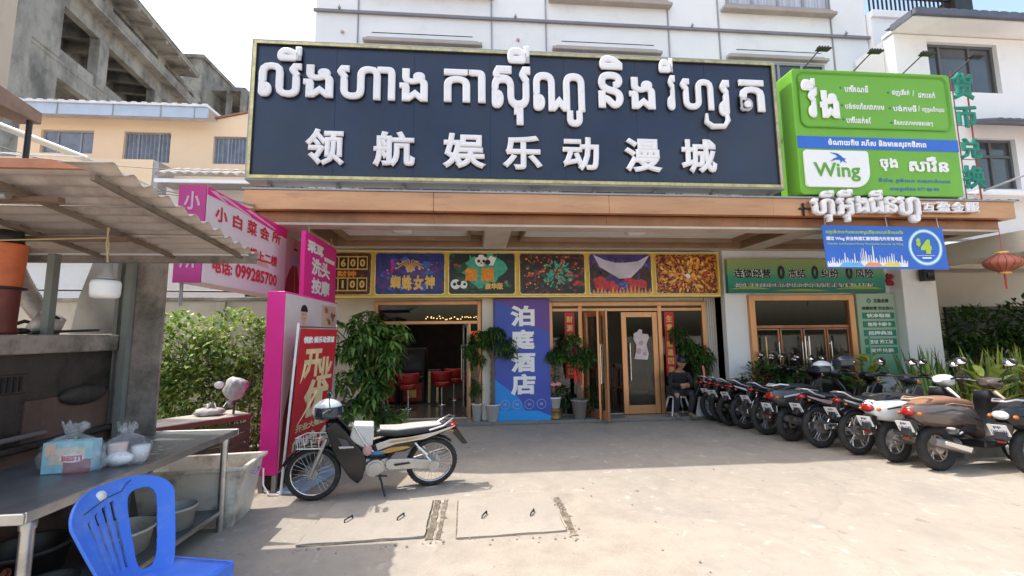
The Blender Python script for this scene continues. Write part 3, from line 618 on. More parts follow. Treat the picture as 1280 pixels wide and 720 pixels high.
def pblob(mb, cx, cz, r, M, h, rnd, n=14, jag=.3):
    mb.prism([(cx+r*(1+rnd.uniform(-jag, jag))*math.cos(2*PI*k/n), cz+r*.8*(1+rnd.uniform(-jag, jag))*math.sin(2*PI*k/n)) for k in range(n)], 0, h, M); return mb
for i, (a, b) in enumerate(px):
    p = MB().prism(rrect(a, b, 2.32, 3.06, .05), 0, .006, FRONT(7.62)).build('picture', pm[i], ys); p['label'] = 'picture with '+pl[i]
    rd = random.Random(i+5); F = FRONT(7.613); c = (a+b)/2
    rim = MB(); o1 = rrect(a-.015, b+.015, 2.305, 3.075, .06); i1 = rrect(a+.003, b-.003, 2.323, 3.057, .05); nn = len(o1)
    rim.add([FRONT(7.606) @ Vector((*q, 0)) for q in o1]+[FRONT(7.606) @ Vector((*q, 0)) for q in i1], [(k, (k+1) % nn, nn+(k+1) % nn, nn+k) for k in range(nn)]); rim.build('picture_rim', GOLD, p)
    if i in (1, 2, 3, 4):
        for cn_, (mt_, cnt, r_) in enumerate({1: [(BLUEP, 14, .09), (PUR_, 16, .07), (GOLDP, 14, .02), (PW, 8, .012)], 2: [(DKG_, 14, .09), (PR2, 8, .04), (PT, 10, .03), (GOLDP, 8, .015)],
                                  3: [(PR2, 22, .05), (GOLDP, 14, .025), (DKG_, 16, .05), (PW, 6, .01)], 4: [(BLUEP, 12, .06), (PUR_, 14, .08), (PR2, 10, .04), (GOLDP, 8, .015)]}[i]):
            m = MB()
            for k in range(cnt): pblob(m, rd.uniform(a+.12, b-.12), rd.uniform(2.42, 2.96), r_*rd.uniform(.4, 1.1), FRONT(7.6136), .0001+.0002*cn_+.00001*k, rd, 11, .35)
            stuff(m.build('colour_splash_print', mt_, p))
    if i == 0:
        for z, s in ((2.8, "0600"), (2.42, "0100")):
            t = MB().bx(a+.3, b-.06, 7.606, 7.612, z-.04, z+.2)
            t.build('number_strip', GOLDP, p)
            for k, ch in enumerate(s):
                x0 = a+.32+k*.165; MB().bx(x0, x0+.14, 7.60, 7.606, z-.02, z+.18).build('number_tile', PK, p); letters(MB(), ch, (x0+.02, x0+.12, z+.01, z+.15), FRONT(7.599), .04, keep=True).build('lettering', GOLDP, p)
        letters(MB(), "财神", (a+.45, b-.25, 2.63, 2.74), FRONT(7.606), .04).build('lettering', PO, p)
    if i == 1:
        for q, ch in enumerate("蜘蛛女神"): letters(MB(), ch, (a+.26+q*.2, a+.44+q*.2, 2.42+.03*(q in (1, 2))*-1, 2.66), FRONT(7.606), .05).build('lettering', GOLDP, p)
        m = MB()
        for k in range(8): an = PI*k/7; m.tube([(c, 7.608, 2.74), (c+.12*math.cos(an), 7.608, 2.86+.08*math.sin(an)), (c+.24*math.cos(an), 7.608, 2.78+.16*math.sin(an))], .012, 4)
        m.build('spider_leg_print', GOLDP, p); pblob(MB(), c, 2.78, .09, F, .005, rd).build('figure_print', mat('pale_figure', (.5, .45, .5), .5), p)
        letters(MB(), "二度高薪", (a+.26, a+.32, 2.7, 2.95), FRONT(7.606), .04).build('lettering', MAGENTA, p)
    if i == 2:
        g_ = MB(); pblob(g_, c+.02, 2.78, .36, F, .001, rd, 30, .25).build('splash_print', PT, p)
        m = MB(); disc(m, c-.02, 2.93, 0, .11, F, .004, 20); m.prism([(c+.02, 2.86), (c+.15, 3.02), (c+.26, 2.98), (c+.2, 2.84)], .001, .004, F); disc(m, a+.12, 2.5, 0, .09, F, .004, 18); disc(m, a+.26, 2.49, 0, .07, F, .004, 18); m.build('panda_print', PW, p)
        m = MB()
        for (x, z, r) in ((c-.10, 3.02, .035), (c+.06, 3.03, .035), (c-.06, 2.92, .028), (c+.03, 2.92, .028), (c-.015, 2.88, .014), (a+.1, 2.5, .03), (a+.18, 2.52, .04), (a+.28, 2.5, .025), (c+.1, 2.9, .05)): disc(m, x, z, 0, r, F, .006, 12)
        m.build('panda_patch_print', PK, p)
        letters(MB(), "熊", (c-.32, c-.08, 2.55, 2.80), FRONT(7.604), .06).build('lettering', PO, p); letters(MB(), "猫", (c-.03, c+.22, 2.55, 2.80), FRONT(7.604), .06).build('lettering', PO, p)
        letters(MB(), "豪华版", (c+.05, c+.38, 2.40, 2.52), FRONT(7.604), .05).build('lettering', GOLDP, p)
    if i == 3:
        m = MB()
        for k in range(70): an = rd.uniform(0, 2*PI); r0 = rd.uniform(.02, .24); x, z = c+.08+r0*math.cos(an), 2.70+r0*math.sin(an)*.9; m.prism([(x, z), (x+.05*math.cos(an-.4), z+.05*math.sin(an-.4)), (x+.08*math.cos(an), z+.08*math.sin(an)), (x+.05*math.cos(an+.4), z+.05*math.sin(an+.4))], 0, .001+.004*rd.random(), F)
        m.build('starburst_print', PT, p); m = MB()
        for k in range(30): pblob(m, rd.uniform(a+.05, b-.05), rd.uniform(2.36, 3.02), rd.uniform(.008, .025), F, .006, rd, 6)
        m.build('spark_print', PO, p)
    if i == 4:
        m = MB(); m.prism([(a+.08, 3.05), (a+.2, 2.82), (c-.02, 2.6), (c+.2, 2.62), (b-.15, 2.85), (b-.02, 3.05), (b-.25, 2.93), (c+.1, 2.9), (c-.1, 2.9), (a+.3, 2.95)], 0, .002, F); m.build('wing_print', mat('lilac_print', (.55, .5, .62), .5, var=.15), p)
        m = MB()
        for k in range(18): pblob(m, rd.uniform(a+.14, b-.14), rd.uniform(2.42, 2.6), rd.uniform(.05, .1), F, .001+.00022*k, rd, 9, .2)
        m.build('flame_print', PR2, p); m = MB()
        for k in range(16): x = a+.05+k*.07; m.prism([(x, 2.33), (x+.06, 2.33), (x+.02+rd.uniform(0, .03), 2.33+rd.uniform(.06, .16))], 0, .006, F)
        m.build('flame_tip_print', PO, p); m = MB()
        for (x, z, w, h) in ((a+.1, 2.62, .13, .28), (c, 2.74, .09, .22), (b-.12, 2.6, .12, .28), (a+.3, 2.72, .1, .12), (b-.33, 2.7, .09, .12)): m.prism([(x+w*rd.uniform(.7, 1.1)*math.cos(q), z+h*rd.uniform(.75, 1.05)*math.sin(q)) for q in [k*PI/9 for k in range(18)]], 0, .001, F)
        m.build('figure_print', mat('dark_figure', (.05, .025, .025), .5, var=.5, vs=20), p)
    if i == 5:
        for mt_, cnt in ((GOLDP, 55), (PO, 45), (PR2, 20)):
            m = MB()
            for k in range(cnt):
                an = rd.uniform(0, 2*PI); r0 = rd.uniform(.08, .5); x, z = c+.02+r0*math.cos(an)*1.1, 2.66+r0*math.sin(an)*.75
                if not (a+.05 < x < b-.05 and 2.37 < z < 3.01): continue
                s = rd.uniform(.02, .05); an += rd.uniform(-.3, .3)
                m.prism([(x+s*math.cos(q)*math.cos(an)-.5*s*math.sin(q)*math.sin(an), z+s*math.cos(q)*math.sin(an)+.5*s*math.sin(q)*math.cos(an)) for q in [j*PI/4 for j in range(8)]], 0, .002+.006*rd.random(), F)
            m.build('coin_print', mt_, p)
        pblob(MB(), c+.02, 2.66, .05, F, .009, rd, 12, .5).build('burst_centre_print', PW, p)

# ================================================================== blue hotel banner
bb = thing('hotel_banner', 'tall blue and purple banner with four white Chinese characters between the doors', 'banner', (.8, 7.8, .06))
X0, X1 = .32, 1.34; F = FRONT(7.78); BP2 = mat('royal_blue_print', (.045, .08, .42), .45, var=.08); PUR = mat('purple_print', (.12, .05, .28), .45, var=.06); AZ = mat('azure_print', (.015, .25, .72), .45, var=.05)
MB().bx(X0, X1, 7.78, 7.83, .03, 2.25).build('banner_panel', BP2, bb)
MB().prism([(.32, 2.2), (.32, 2.25), (1.34, 2.25), (1.34, 1.62), (1.0, 1.75), (.7, 2.08)], 0, .002, F).build('colour_field', PUR, bb)
MB().prism([(.32, .03), (.98, .03), (.74, .48), (.32, .78)], 0, .002, F).build('colour_field', AZ, bb)
MB().prism([(.32, .03), (1.34, .03), (1.34, .12), (1.1, .22), (.32, .24)], .001, .004, F).build('colour_field', mat('light_azure_print', (.02, .32, .8), .45, var=.05), bb)
for ch, z0, z1 in (("泊", 1.74, 2.12), ("庭", 1.31, 1.68), ("酒", .91, 1.27), ("店", .50, .88)): letters(MB(), ch, (.61, 1.06, z0, z1), FRONT(7.775), .045, .004).build('character', WHITEP, bb)
m = MB(); m2 = MB()
for k in range(4): disc(m, .50+k*.22, .34, .075, .088, FRONT(7.775), .002, 24); letters(m2, "茶棋住餐"[k]*1, (.465+k*.22, .535+k*.22, .315, .365), FRONT(7.775), .03)
m.build('ring_print', mat('grey_blue_print', (.25, .35, .6), .5), bb); m2.build('lettering', mat('grey_blue_ink', (.3, .4, .65), .5), bb)

# ================================================================== green exchange-shop signs
F = FRONT(7.60); gs = thing('exchange_sign', 'green gradient sign with outlined black Chinese lettering above the copper doors', 'sign', (6.3, 7.65, 2.35))
def gradmat(name, z0, z1, stops):
    m = bpy.data.materials.new(name); m.use_nodes = True; t = m.node_tree; b = t.nodes['Principled BSDF']; b.inputs['Roughness'].default_value = .5
    tc = t.nodes.new('ShaderNodeTexCoord'); sp = t.nodes.new('ShaderNodeSeparateXYZ'); mr = t.nodes.new('ShaderNodeMapRange'); mr.inputs[1].default_value = z0; mr.inputs[2].default_value = z1
    r = t.nodes.new('ShaderNodeValToRGB'); e = r.color_ramp.elements
    while len(e) < len(stops): e.new(.5)
    for i, (p, c) in enumerate(stops): e[i].position = p; e[i].color = (*c, 1)
    t.links.new(tc.outputs['Object'], sp.inputs[0]); t.links.new(sp.outputs[2], mr.inputs[0]); t.links.new(mr.outputs[0], r.inputs[0]); t.links.new(r.outputs[0], b.inputs['Base Color']); return m
MB().bx(4.74, 7.95, 7.605, 7.69, 2.33, 2.98).build('sign_board', gradmat('green_gradient_print', 0, .62, [(0, (.01, .16, .10)), (.45, (.03, .30, .20)), (.6, (.16, .36, .16)), (1, (.34, .40, .14))]), gs)
wv = MB()
for (x0, z0, L, h) in ((4.76, 2.40, .8, .05), (5.6, 2.36, 1.2, .04), (6.9, 2.40, 1.0, .06)): wv.prism([(x0, z0)]+[(x0+L*k/6, z0+h*math.sin(PI*k/6)) for k in range(1, 6)]+[(x0+L, z0)], 0, .002, F)
wv.build('wave_print', mat('olive_print', (.3, .38, .05), .5), gs)
for s, b in (("连锁经营", (4.86, 5.60, 2.61, 2.79)), ("冻结", (5.95, 6.31, 2.61, 2.79)), ("纠纷", (6.63, 6.99, 2.61, 2.79)), ("风险", (7.34, 7.72, 2.61, 2.79))):
    letters(MB(), s, b, FRONT(7.603), .075, .001).build('lettering_outline', WHITEP, gs); letters(MB(), s, b, FRONT(7.601), .035, .002).build('lettering', PK, gs)
for x in (5.74, 6.43, 7.14): letters(MB(), "0", (x, x+.15, 2.58, 2.86), FRONT(7.601), .05, .002).build('lettering', PK, gs)
print_on(gs, [("扫码 刷卡 压旺取款 签证 劳工证 货币互换 缅币 美元 人民币", (4.86, 7.7, 2.43, 2.52))], FRONT(7.603), WHITEP, .1, .001, 'lettering_outline')
print_on(gs, [("扫码 刷卡 压旺取款 签证 劳工证 货币互换 缅币 美元 人民币", (4.86, 7.7, 2.43, 2.52))], FRONT(7.601), PK, .02, .002)
vs_ = thing('service_board', 'pale green vertical board with dark green bars beside the copper doors', 'sign', (7.72, 7.66, .8))
MB().bx(7.33, 8.13, 7.62, 7.70, .75, 2.31).build('sign_board', gradmat('pale_green_print', 0, 1.5, [(0, (.08, .30, .17)), (.3, (.30, .48, .33)), (1, (.38, .50, .38))]), vs_, bev=.005)
print_on(vs_, [("互盈金服", (7.68, 8.0, 2.13, 2.21)), ("连锁经营 安全放心", (7.42, 8.08, 1.99, 2.06))], FRONT(7.617), PK, .03)
disc(MB(), 7.58, 2.17, .02, .045, FRONT(7.617)).build('logo_print', DGREEN, vs_)
for k, s in enumerate(("快净取现", "信用卡刷卡", "抵押典当", "签证 劳工证", "货币兑换")):
    z = 1.82-k*.167; b = MB().bx(7.42, 8.08, 7.612, 7.619, z, z+.12).build('bar', DGREEN, vs_); letters(MB(), s, (7.5, 8.0, z+.02, z+.1), FRONT(7.611), .04, .001).build('lettering', WHITEP, b)
# red paper decoration and small speaker on the column
rdc = MB(); rr = random.Random(4)
for k in range(16): rdc.ball((8.05+rr.uniform(-.06, .06), 7.6, 2.58+rr.uniform(-.1, .1)), (.04, .03, .04), 6, 4)
tag(rdc.build('paper_flower', mat('maroon_paper', (.28, .01, .03), .6), None, (8.05, 7.6, 2.58)), 'dark red paper flower above the pale green board', 'decoration')
sp = thing('loudspeaker', 'small black loudspeaker on the white column right of the blue banner', 'loudspeaker', (8.55, 7.4, 2.6))
MB().bx(8.45, 8.66, 7.28, 7.40, 2.52, 2.74).build('cabinet', BLACKP, sp, bev=.01); MB().lathe([(0, .0), (.06, 0), (.07, .01)], 16, FRONT(7.275) @ Matrix.Translation((8.555, 2.62, 0))).build('cone', DARK, sp)
MB().bx(8.53, 8.58, 7.4, 7.45, 2.6, 2.66).build('bracket', DARK, sp)

# couplets and door sticker
def couplet(x0, s, label, z1=2.0, z0=.75):
    c = thing('couplet', label, 'couplet', (x0+.1, 8.06, z0)); MB().bx(x0, x0+.19, 8.060, 8.064, z0, z1).build('paper', REDP, c)
    n = len(s)
    for k, ch in enumerate(s): h = (z1-z0-.1)/n; z = z1-.05-(k+1)*h; letters(MB(), ch, (x0+.035, x0+.155, z+.02, z+h-.02), FRONT(8.058), .03, .001).build('character', GOLDP, c)
couplet(1.68, "财源广进达三江", 'red paper couplet with gold characters on the glass left of the hotel doors')
couplet(3.66, "生意兴隆通四海", 'red paper couplet with gold characters on the glass right of the hotel door')
stk = thing('door_sticker', 'pale pink cut-out picture sticker on the closed copper framed glass door', 'sticker', (3.1, 8.02, 1.1))
op = [(2.99, 1.15), (3.25, 1.13), (3.28, 1.25), (3.24, 1.42), (3.3, 1.56), (3.28, 1.62), (3.16, 1.63), (3.17, 1.7), (3.11, 1.72), (3.06, 1.66), (3.0, 1.64), (2.99, 1.52), (3.04, 1.42), (3.03, 1.3)]
MB().prism([(x+.02, z-.05) for x, z in op], 0, .002, FRONT(8.022)).build('paper', mat('pale_pink_paper', (.62, .52, .52), .6, var=.2, vs=10), stk)
for (x, z, r) in ((3.16, 1.4, .05), (3.1, 1.25, .06), (3.22, 1.2, .04)): disc(MB(), x, z, 0, r, FRONT(8.019), .001, 10).build('print_patch', mat('dusty_rose_print', (.5, .3, .32), .6, var=.3, vs=20), stk)

# ================================================================== pink massage-house sign (faces the street side, plane x = const)
PINKB = mat('pink_banner_white', (.74, .66, .68), .5, var=.04, vs=1); RED2 = mat('red_lettering', (.62, .03, .06), .5); SKIN_P = mat('peach_skin_print', (.65, .42, .32), .5, var=.15, vs=5)
S = lambda: SIDE(-2.6)
pk = thing('massage_sign', 'projecting white and pink box sign with red Chinese lettering and a telephone number', 'sign', (-2.7, 5.2, 2.1))
MB().bx(-2.85, -2.603, 4.22, 5.95, 2.12, 3.06).build('sign_box', PINKB, pk, bev=.004)
MB().bx(-2.853, -2.605, 4.20, 4.216, 2.115, 3.065).build('end_panel', mat('dull_magenta_print', (.45, .03, .20), .5), pk)
M = SIDE(-2.602)
MB().prism([(4.22, 3.06), (4.22, 2.98), (4.75, 2.99), (5.3, 2.96), (5.95, 2.93), (5.95, 3.06)], 0, .002, M).build('colour_band', MAGENTA, pk)
for (a, b, h) in ((4.25, 4.55, .03), (4.4, 5.0, .02), (4.9, 5.6, .015)): MB().prism([(a, 3.03), (a+.1, 3.05), (b, 2.99), (b+.02, 2.97)], .002, .003, M).build('ribbon_print', mat('pale_pink_print', (.75, .45, .55), .5), pk)
for ch, b in (("小", (4.35, 4.56, 2.76, 2.92)), ("白", (4.66, 4.84, 2.77, 2.92)), ("菜", (4.94, 5.16, 2.77, 2.94)), ("会", (5.22, 5.46, 2.78, 2.94)), ("所", (5.53, 5.76, 2.80, 2.95))): letters(MB(), ch, b, SIDE(-2.598), .03, .002).build('character', RED2, pk)
print_on(pk, [("楼上二楼", (5.02, 5.7, 2.50, 2.63)), ("电话:", (4.36, 4.70, 2.24, 2.40)), ("099285700", (4.76, 5.71, 2.24, 2.40))], SIDE(-2.598), RED2, .035)
MB().prism([(4.8, 2.45), (4.95, 2.62), (5.3, 2.60), (5.5, 2.45)], 0, .001, M).build('picture_print', SKIN_P, pk)
fr = MatrixFront = FRONT(4.198)
for ch, z in (("小", 2.82), ("所", 2.25)): letters(MB(), ch, (-2.80, -2.65, z, z+.18), fr, .03, .002).build('character', mat('dusty_pink_ink', (.6, .35, .45), .5), pk)
# woman panel
MB().bx(-2.85, -2.604, 5.952, 6.56, 2.14, 3.0).build('picture_panel', mat('rose_grey_print', (.55, .42, .42), .5, var=.1), pk)
def lady(parent, u0, u1, z0, z1, X, MM=None):
    """flat print of a woman in a long red skirt and white blouse"""
    M = MM or SIDE(X); w = u1-u0; h = z1-z0; P = lambda u, v: (u0+w*u, z0+h*v)
    def pr_(pts, mtl, d, nm): MB().prism([P(*q) for q in pts], 0, d, M).build(nm, mtl, parent)
    sk = mat('maroon_skirt_print', (.26, .02, .03), .5, var=.15)
    pr_([(.38, .62), (.62, .62), (.85, .3), (1.0, .0), (-.1, 0), (-.02, .3), (.18, .52)], sk, .001, 'skirt_print')
    pr_([(.3, .79), (.42, .82), (.58, .82), (.7, .79), (.86, .66), (.75, .59), (.63, .66), (.61, .61), (.39, .61), (.37, .66), (.25, .59), (.14, .66)], mat('blouse_print', (.42, .47, .60), .5, var=.08), .0015, 'blouse_print')
    pr_([(.44, .81), (.56, .81), (.55, .86), (.45, .86)], SKIN_P, .002, 'neck_print')
    pr_([(.5+.1*math.cos(a), .9+.045*math.sin(a)) for a in [k*PI/8 for k in range(16)]], SKIN_P, .003, 'face_print')
    pr_([(.5+.12*math.cos(a), .925+.045*math.sin(a)) for a in [k*PI/8 for k in range(0, 9)]], PK, .004, 'hair_print')
    pr_([(.44, .905), (.47, .905), (.47, .91), (.44, .91)], PK, .0042, 'eye_print'); pr_([(.53, .905), (.56, .905), (.56, .91), (.53, .91)], PK, .0042, 'eye_print'); pr_([(.47, .878), (.53, .878), (.5, .885)], REDP, .0042, 'mouth_print')
    pr_([(.49, .61), (.51, .61), (.56, .1), (.52, .1)], mat('skirt_ribbon_print', (.6, .35, .2), .5), .0015, 'ribbon_print')
lady(pk, 6.0, 6.5, 2.16, 2.88, -2.603)
pblob(MB(), 6.2, 2.93, .09, SIDE(-2.602), .002, random.Random(3), 14, .25).build('hand_print', mat('skin_tone_print', (.55, .32, .22), .5, var=.3, vs=9), pk)
for k in range(5): MB().tube([(-2.8, 5.2+k*.02-.04, 3.06), (-2.8, 5.2, 3.12)], .01, 5) if False else None
MB().tube([(-2.78, 4.5, 3.06), (-2.9, 6.4, 3.45)], .02, 6).tube([(-2.7, 6.3, 3.14), (-2.7, 6.3, 3.3)], .02, 6).tube([(-2.8, 4.25, 2.12), (-2.8, 4.25, 1.9)], .015, 6).build('bracket', GREY, pk)
pk.scale = (1.05,)*3; pk.location = (-2.835, 5.46, 2.125)
p2 = thing('pink_sign', 'magenta panel with white Chinese lettering hung under the left end of the canopy', 'sign', (-2.3, 6.4, 2.1))
MB().bx(-2.36, -2.303, 5.82, 7.1, 2.13, 3.02).build('sign_board', MAGENTA, p2, bev=.004)
print_on(p2, [("洗头", (6.06, 6.8, 2.46, 2.71)), ("按摩", (6.08, 6.82, 2.19, 2.43))], SIDE(-2.30), WHITEP, .04)
print_on(p2, [("采耳", (5.88, 6.5, 2.76, 2.93))], SIDE(-2.30), WHITEP, .07); MB().bx(-2.302, -2.299, 6.55, 7.0, 2.73, 2.79).build('underline', WHITEP, p2)
MB().tube([(-2.33, 6.0, 3.02), (-2.33, 6.0, 3.15)], .01, 6).tube([(-2.33, 6.9, 3.02), (-2.33, 6.9, 3.15)], .01, 6).build('hanger', GREY, p2)

# ================================================================== tall magenta light box board
tb = thing('lightbox_board', 'tall magenta sided light box board with a woman in a long red skirt', 'sign board', (-2.15, 5.3, 0))
MB().bx(-2.255, -2.073, 4.76, 6.50, .17, 2.09).build('lightbox', MAGENTA, tb, bev=.006)
MB().bx(-2.072, -2.068, 4.78, 6.48, .19, 2.07).build('front_print', mat('pale_rose_print', (.70, .62, .62), .5, var=.05), tb)
lady(tb, 4.86, 5.70, .2, 2.03, -2.067)
q = MB(); rd = random.Random(8)
MB().bx(-2.068, -2.066, 5.86, 6.42, 1.74, 2.02).build('photo_print', SKIN_P, tb)
for k in range(12): pblob(q, rd.uniform(5.92, 6.36), rd.uniform(1.78, 1.98), rd.uniform(.03, .06), SIDE(-2.066), .001+.0004*k, rd, 8)
q.build('massage_photo_print', mat('brown_photo_print', (.35, .14, .09), .5, var=.5, vs=15), tb)
MB().bx(-2.25, -2.09, 4.84, 6.4, .02, .168).build('base_frame', DARK, tb); 
for y in (4.78, 6.42): MB().bx(-2.25, -2.21, y-.02, y+.02, 0, .168).build('leg', GREY, tb); MB().bx(-2.12, -2.078, y-.02, y+.02, 0, .168).build('leg', GREY, tb)
MB().tube([(-2.2, 4.755, .25), (-2.17, 4.70, .10), (-2.1, 4.66, .02), (-2.0, 4.66, .012)], .008, 6).build('power_cord', W_PLAIN, tb)
# red roll-up banner leaning in front
P0, P1 = Vector((-1.97, 4.68, 0)), Vector((-1.84, 5.50, 0)); ud = (P1-P0).normalized(); nd = Vector((ud.y, -ud.x, 0)); L = (P1-P0).length
M = Matrix(((ud.x, nd.x*.065, nd.x, P0.x), (ud.y, nd.y*.065, nd.y, P0.y), (0, 1, 0, 0), (0, 0, 0, 1)))
rb = thing('standing_banner', 'red standing banner with gold brush lettering in front of the magenta board', 'banner', (-1.82, 5.1, 0))
MB().prism([(.02, .30), (L-.02, .30), (L-.02, 1.68), (.02, 1.68)], -.003, .003, M).build('cloth', REDP, rb)
MB().tube([M @ Vector((.0, .0, -.02)), M @ Vector((0, 1.74, -.02))], .013, 8).build('pole', W_PLAIN, rb); MB().tube([M @ Vector((L, .0, -.02)), M @ Vector((L, 1.74, -.02))], .010, 8).build('pole', CHROME, rb)
MB().tube([M @ Vector((0, 1.7, -.01)), M @ Vector((L, 1.7, -.01))], .01, 6).tube([M @ Vector((0, .28, -.01)), M @ Vector((L, .28, -.01))], .01, 6).build('cross_rail', CHROME, rb)
MB().bx(0, L, -.0, .03, -.07, .22, M).build('base', mat('pale_blue_base', (.3, .42, .55), .5), rb, bev=.01)
def pm(items, mtl, w=.03, nm='lettering', off=.006): 
    mb = MB(); Mo = M @ Matrix.Translation((0, 0, off-.0))
    for s, b in items: letters(mb, s, b, Mo, w, .001)
    return mb.build(nm, mtl, rb)
pm([("领航·娱乐动漫城", (.08, L-.08, 1.52, 1.60))], WHITEP, .05)
GB = mat('pale_gold_brush', (.75, .58, .32), .5, var=.12, vs=9)
pm([("开", (.13, .50, 1.14, 1.46))], GB, .045, 'character'); pm([("业", (.42, .76, 1.10, 1.36))], GB, .045, 'character'); pm([("优", (.2, .72, .70, 1.12))], GB, .045, 'character')
bs = MB(); bs.tube([M @ Vector((.45, .98, .008)), M @ Vector((.3, .82, .008)), M @ Vector((.12, .66, .008))], [.018, .012, .003], 6).tube([M @ Vector((.16, 1.3, .008)), M @ Vector((.13, 1.18, .008)), M @ Vector((.1, 1.1, .008))], [.016, .012, .003], 6); bs.build('brush_stroke', GB, rb)
pm([("开业大赠送", (.1, L-.12, .58, .66))], GB, .04)
for k, s in enumerate(("100", "200", "50")):
    u = .08+k*.27; m = MB().prism([(u, .37), (u+.21, .37), (u+.21, .48), (u+.105, .545), (u, .48)], 0, .001, M @ Matrix.Translation((0, 0, .004))); m.build('badge', mat('cream_badge', (.75, .68, .5), .5), rb)
    pm([(s, (u+.03, u+.18, .40, .47))], PK, .04, off=.0065)
disc(MB(), .12, .335, .012, .022, M @ Matrix.Translation((0, 0, .005)), .001, 12).build('seal_print', GB, rb)
# ================================================================== concrete shell building far left
cs_ = bpy.data.objects.new('concrete_shell', None); ORG[cs_] = Vector((0, 0, 0)); COL.objects.link(cs_)
cs_['label'] = 'unfinished grey concrete building shell rising behind the peach house'; cs_['category'] = 'building'
cs_.matrix_world = Matrix(((-.1447, -.9895, 0, -21.0), (.9895, -.1447, 0, 26.2), (0, 0, 1, 0), (0, 0, 0, 1)))
# local u along the facade, v inward, z up
MB().bx(-9.5, 5.0, -1.25, 10, 20.7, 20.9).build('roof_slab', CONC, cs_); MB().bx(-9.5, 5.0, -1.3, -1.1, 20.9, 21.0).build('roof_curb', CONC, cs_)
MB().bx(-9.5, 8.2, .0, .4, 20.42, 20.695).build('roof_beam', CONC, cs_)
MB().bx(-9.5, 8.2, -.6, 10, 18.88, 19.08).build('floor_slab', CONC, cs_); MB().bx(-9.5, 8.2, -.62, -.45, 19.085, 19.5).build('balcony_edge', CONC, cs_)
MB().bx(-9.5, 8.2, .05, .35, 19.085, 20.02).build('parapet', CONC, cs_); MB().bx(-9.5, 8.2, .0, .4, 17.95, 18.875).build('edge_beam', CONC, cs_)
MB().bx(-9.5, 8.2, -.02, 10, 14.95, 15.15).build('floor_slab', CONC, cs_); MB().bx(-5.3, 8.2, .06, .32, 15.155, 15.72).build('parapet', CONC, cs_); MB().bx(-9.5, 8.2, .0, .4, 14.2, 14.945).build('edge_beam', CONC, cs_)
for k in range(10): u = -5.0+k*1.45; MB().bx(u, u+.25, .41, 10, 18.35, 18.875).build('ceiling_beam', CONC, cs_); MB().bx(u, u+.25, -1.2, -.0, 20.5, 20.695).build('bracket_beam', CONC, cs_) if u < 4.8 else None
MB().bx(-9.5, 8.2, 3.2, 3.5, 18.2, 18.875).bx(-9.5, 8.2, 6.4, 6.7, 18.2, 18.875).build('cross_beam', CONC, cs_)
for u, w in ((-7.1, 1.8), (-2.85, .7), (2.2, .8), (6.9, .8)):
    for z0, z1 in ((0, 14.19), (15.151, 17.949), (20.03, 20.41)): MB().bx(u, u+w, -.08, .45, z0, z1).build('column', CONC, cs_, bev=.03)
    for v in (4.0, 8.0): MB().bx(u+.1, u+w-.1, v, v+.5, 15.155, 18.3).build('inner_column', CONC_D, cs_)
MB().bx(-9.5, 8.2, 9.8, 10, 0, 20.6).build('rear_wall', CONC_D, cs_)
MB().bx(-10.5, -7.15, -.3, .6, 0, 30).build('stair_wall', CONC, cs_)
MB().bx(-5.3, -3.26, .07, .3, 11, 13.2).bx(-2.1, 1.64, .07, .3, 11, 14.19).build('masonry_infill', CONC, cs_)
ft = thing('concrete_tower', 'paler far block of the concrete shell with an open top storey', 'building', (-24, 40, 0))
MB().bx(-27.2, -25.3, 39, 46, 0, 27.3).build('wall', CONC, ft); MB().bx(-25.3, -22.3, 40.5, 46, 0, 22.4).bx(-25.3, -22.2, 40.5, 46, 25.1, 25.5).bx(-22.6, -22.2, 40.5, 41, 22.4, 25.1).bx(-23.9, -23.6, 40.5, 41, 22.4, 25.1).build('wall', CONC, ft)
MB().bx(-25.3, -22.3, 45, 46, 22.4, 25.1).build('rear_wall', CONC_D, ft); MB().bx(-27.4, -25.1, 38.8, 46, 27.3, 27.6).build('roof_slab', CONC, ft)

# ================================================================== peach house
ph = thing('peach_house', 'peach painted house with barred windows and pale blue metal roof edge', 'house', (-11, 14, 0))
m = MB(); hs = [(-13.75, -12.2, 7.45, 8.22), (-11.3, -9.88, 7.2, 8.22), (-8.57, -7.0, 7.2, 8.14)]
wallholes(m, -14.4, -6.2, 0, 8.62, 14, .2, hs); m.bx(-14.4, -14.2, 14.2, 20, 0, 8.6); m.build('wall', PEACH, ph)
for k, h in enumerate(hs): window(ph, *h, 14.08, (1, 1.6, 1), fm=mat('blue_grey_frame', (.25, .27, .32), .5), gm=mat('hazy_window', (.16, .18, .24), .2, var=.3), bars=1 if k else 0)
MB().bx(-14.5, -8.5, 13.5, 13.55, 8.5, 8.85).build('gutter_fascia', mat('pale_blue_metal', (.42, .48, .58), .4, .2, var=.08), ph)
for x in (-12.9, -11.3, -9.9, -8.9): MB().bx(x, x+.02, 13.48, 13.5, 8.48, 8.87).build('gutter_joint', GREY, ph)
r = MB()
for k in range(40): x = -14.5+k*.15; r.bx(x, x+.149, 13.45, 20, 8.86, 8.92+.03*(k % 2))
r.build('roof', mat('bright_roof_sheet', (.7, .7, .74), .5), ph)
MB().prism([(-8.5, 8.6), (-6.2, 8.6), (-6.2, 9.3), (-8.5, 8.72)], 0, .2, FRONT(14.21)).build('gable_wall', PEACH, ph); MB().prism([(-8.55, 8.72), (-6.2, 9.31), (-6.2, 9.36), (-8.55, 8.77)], 0, .35, FRONT(14.3)).build('gable_roof', mat('brown_roof_edge', (.28, .13, .09), .6), ph)
an = thing('peach_annex', 'plain peach wall block in front of the peach house', 'building', (-11, 13, 0))
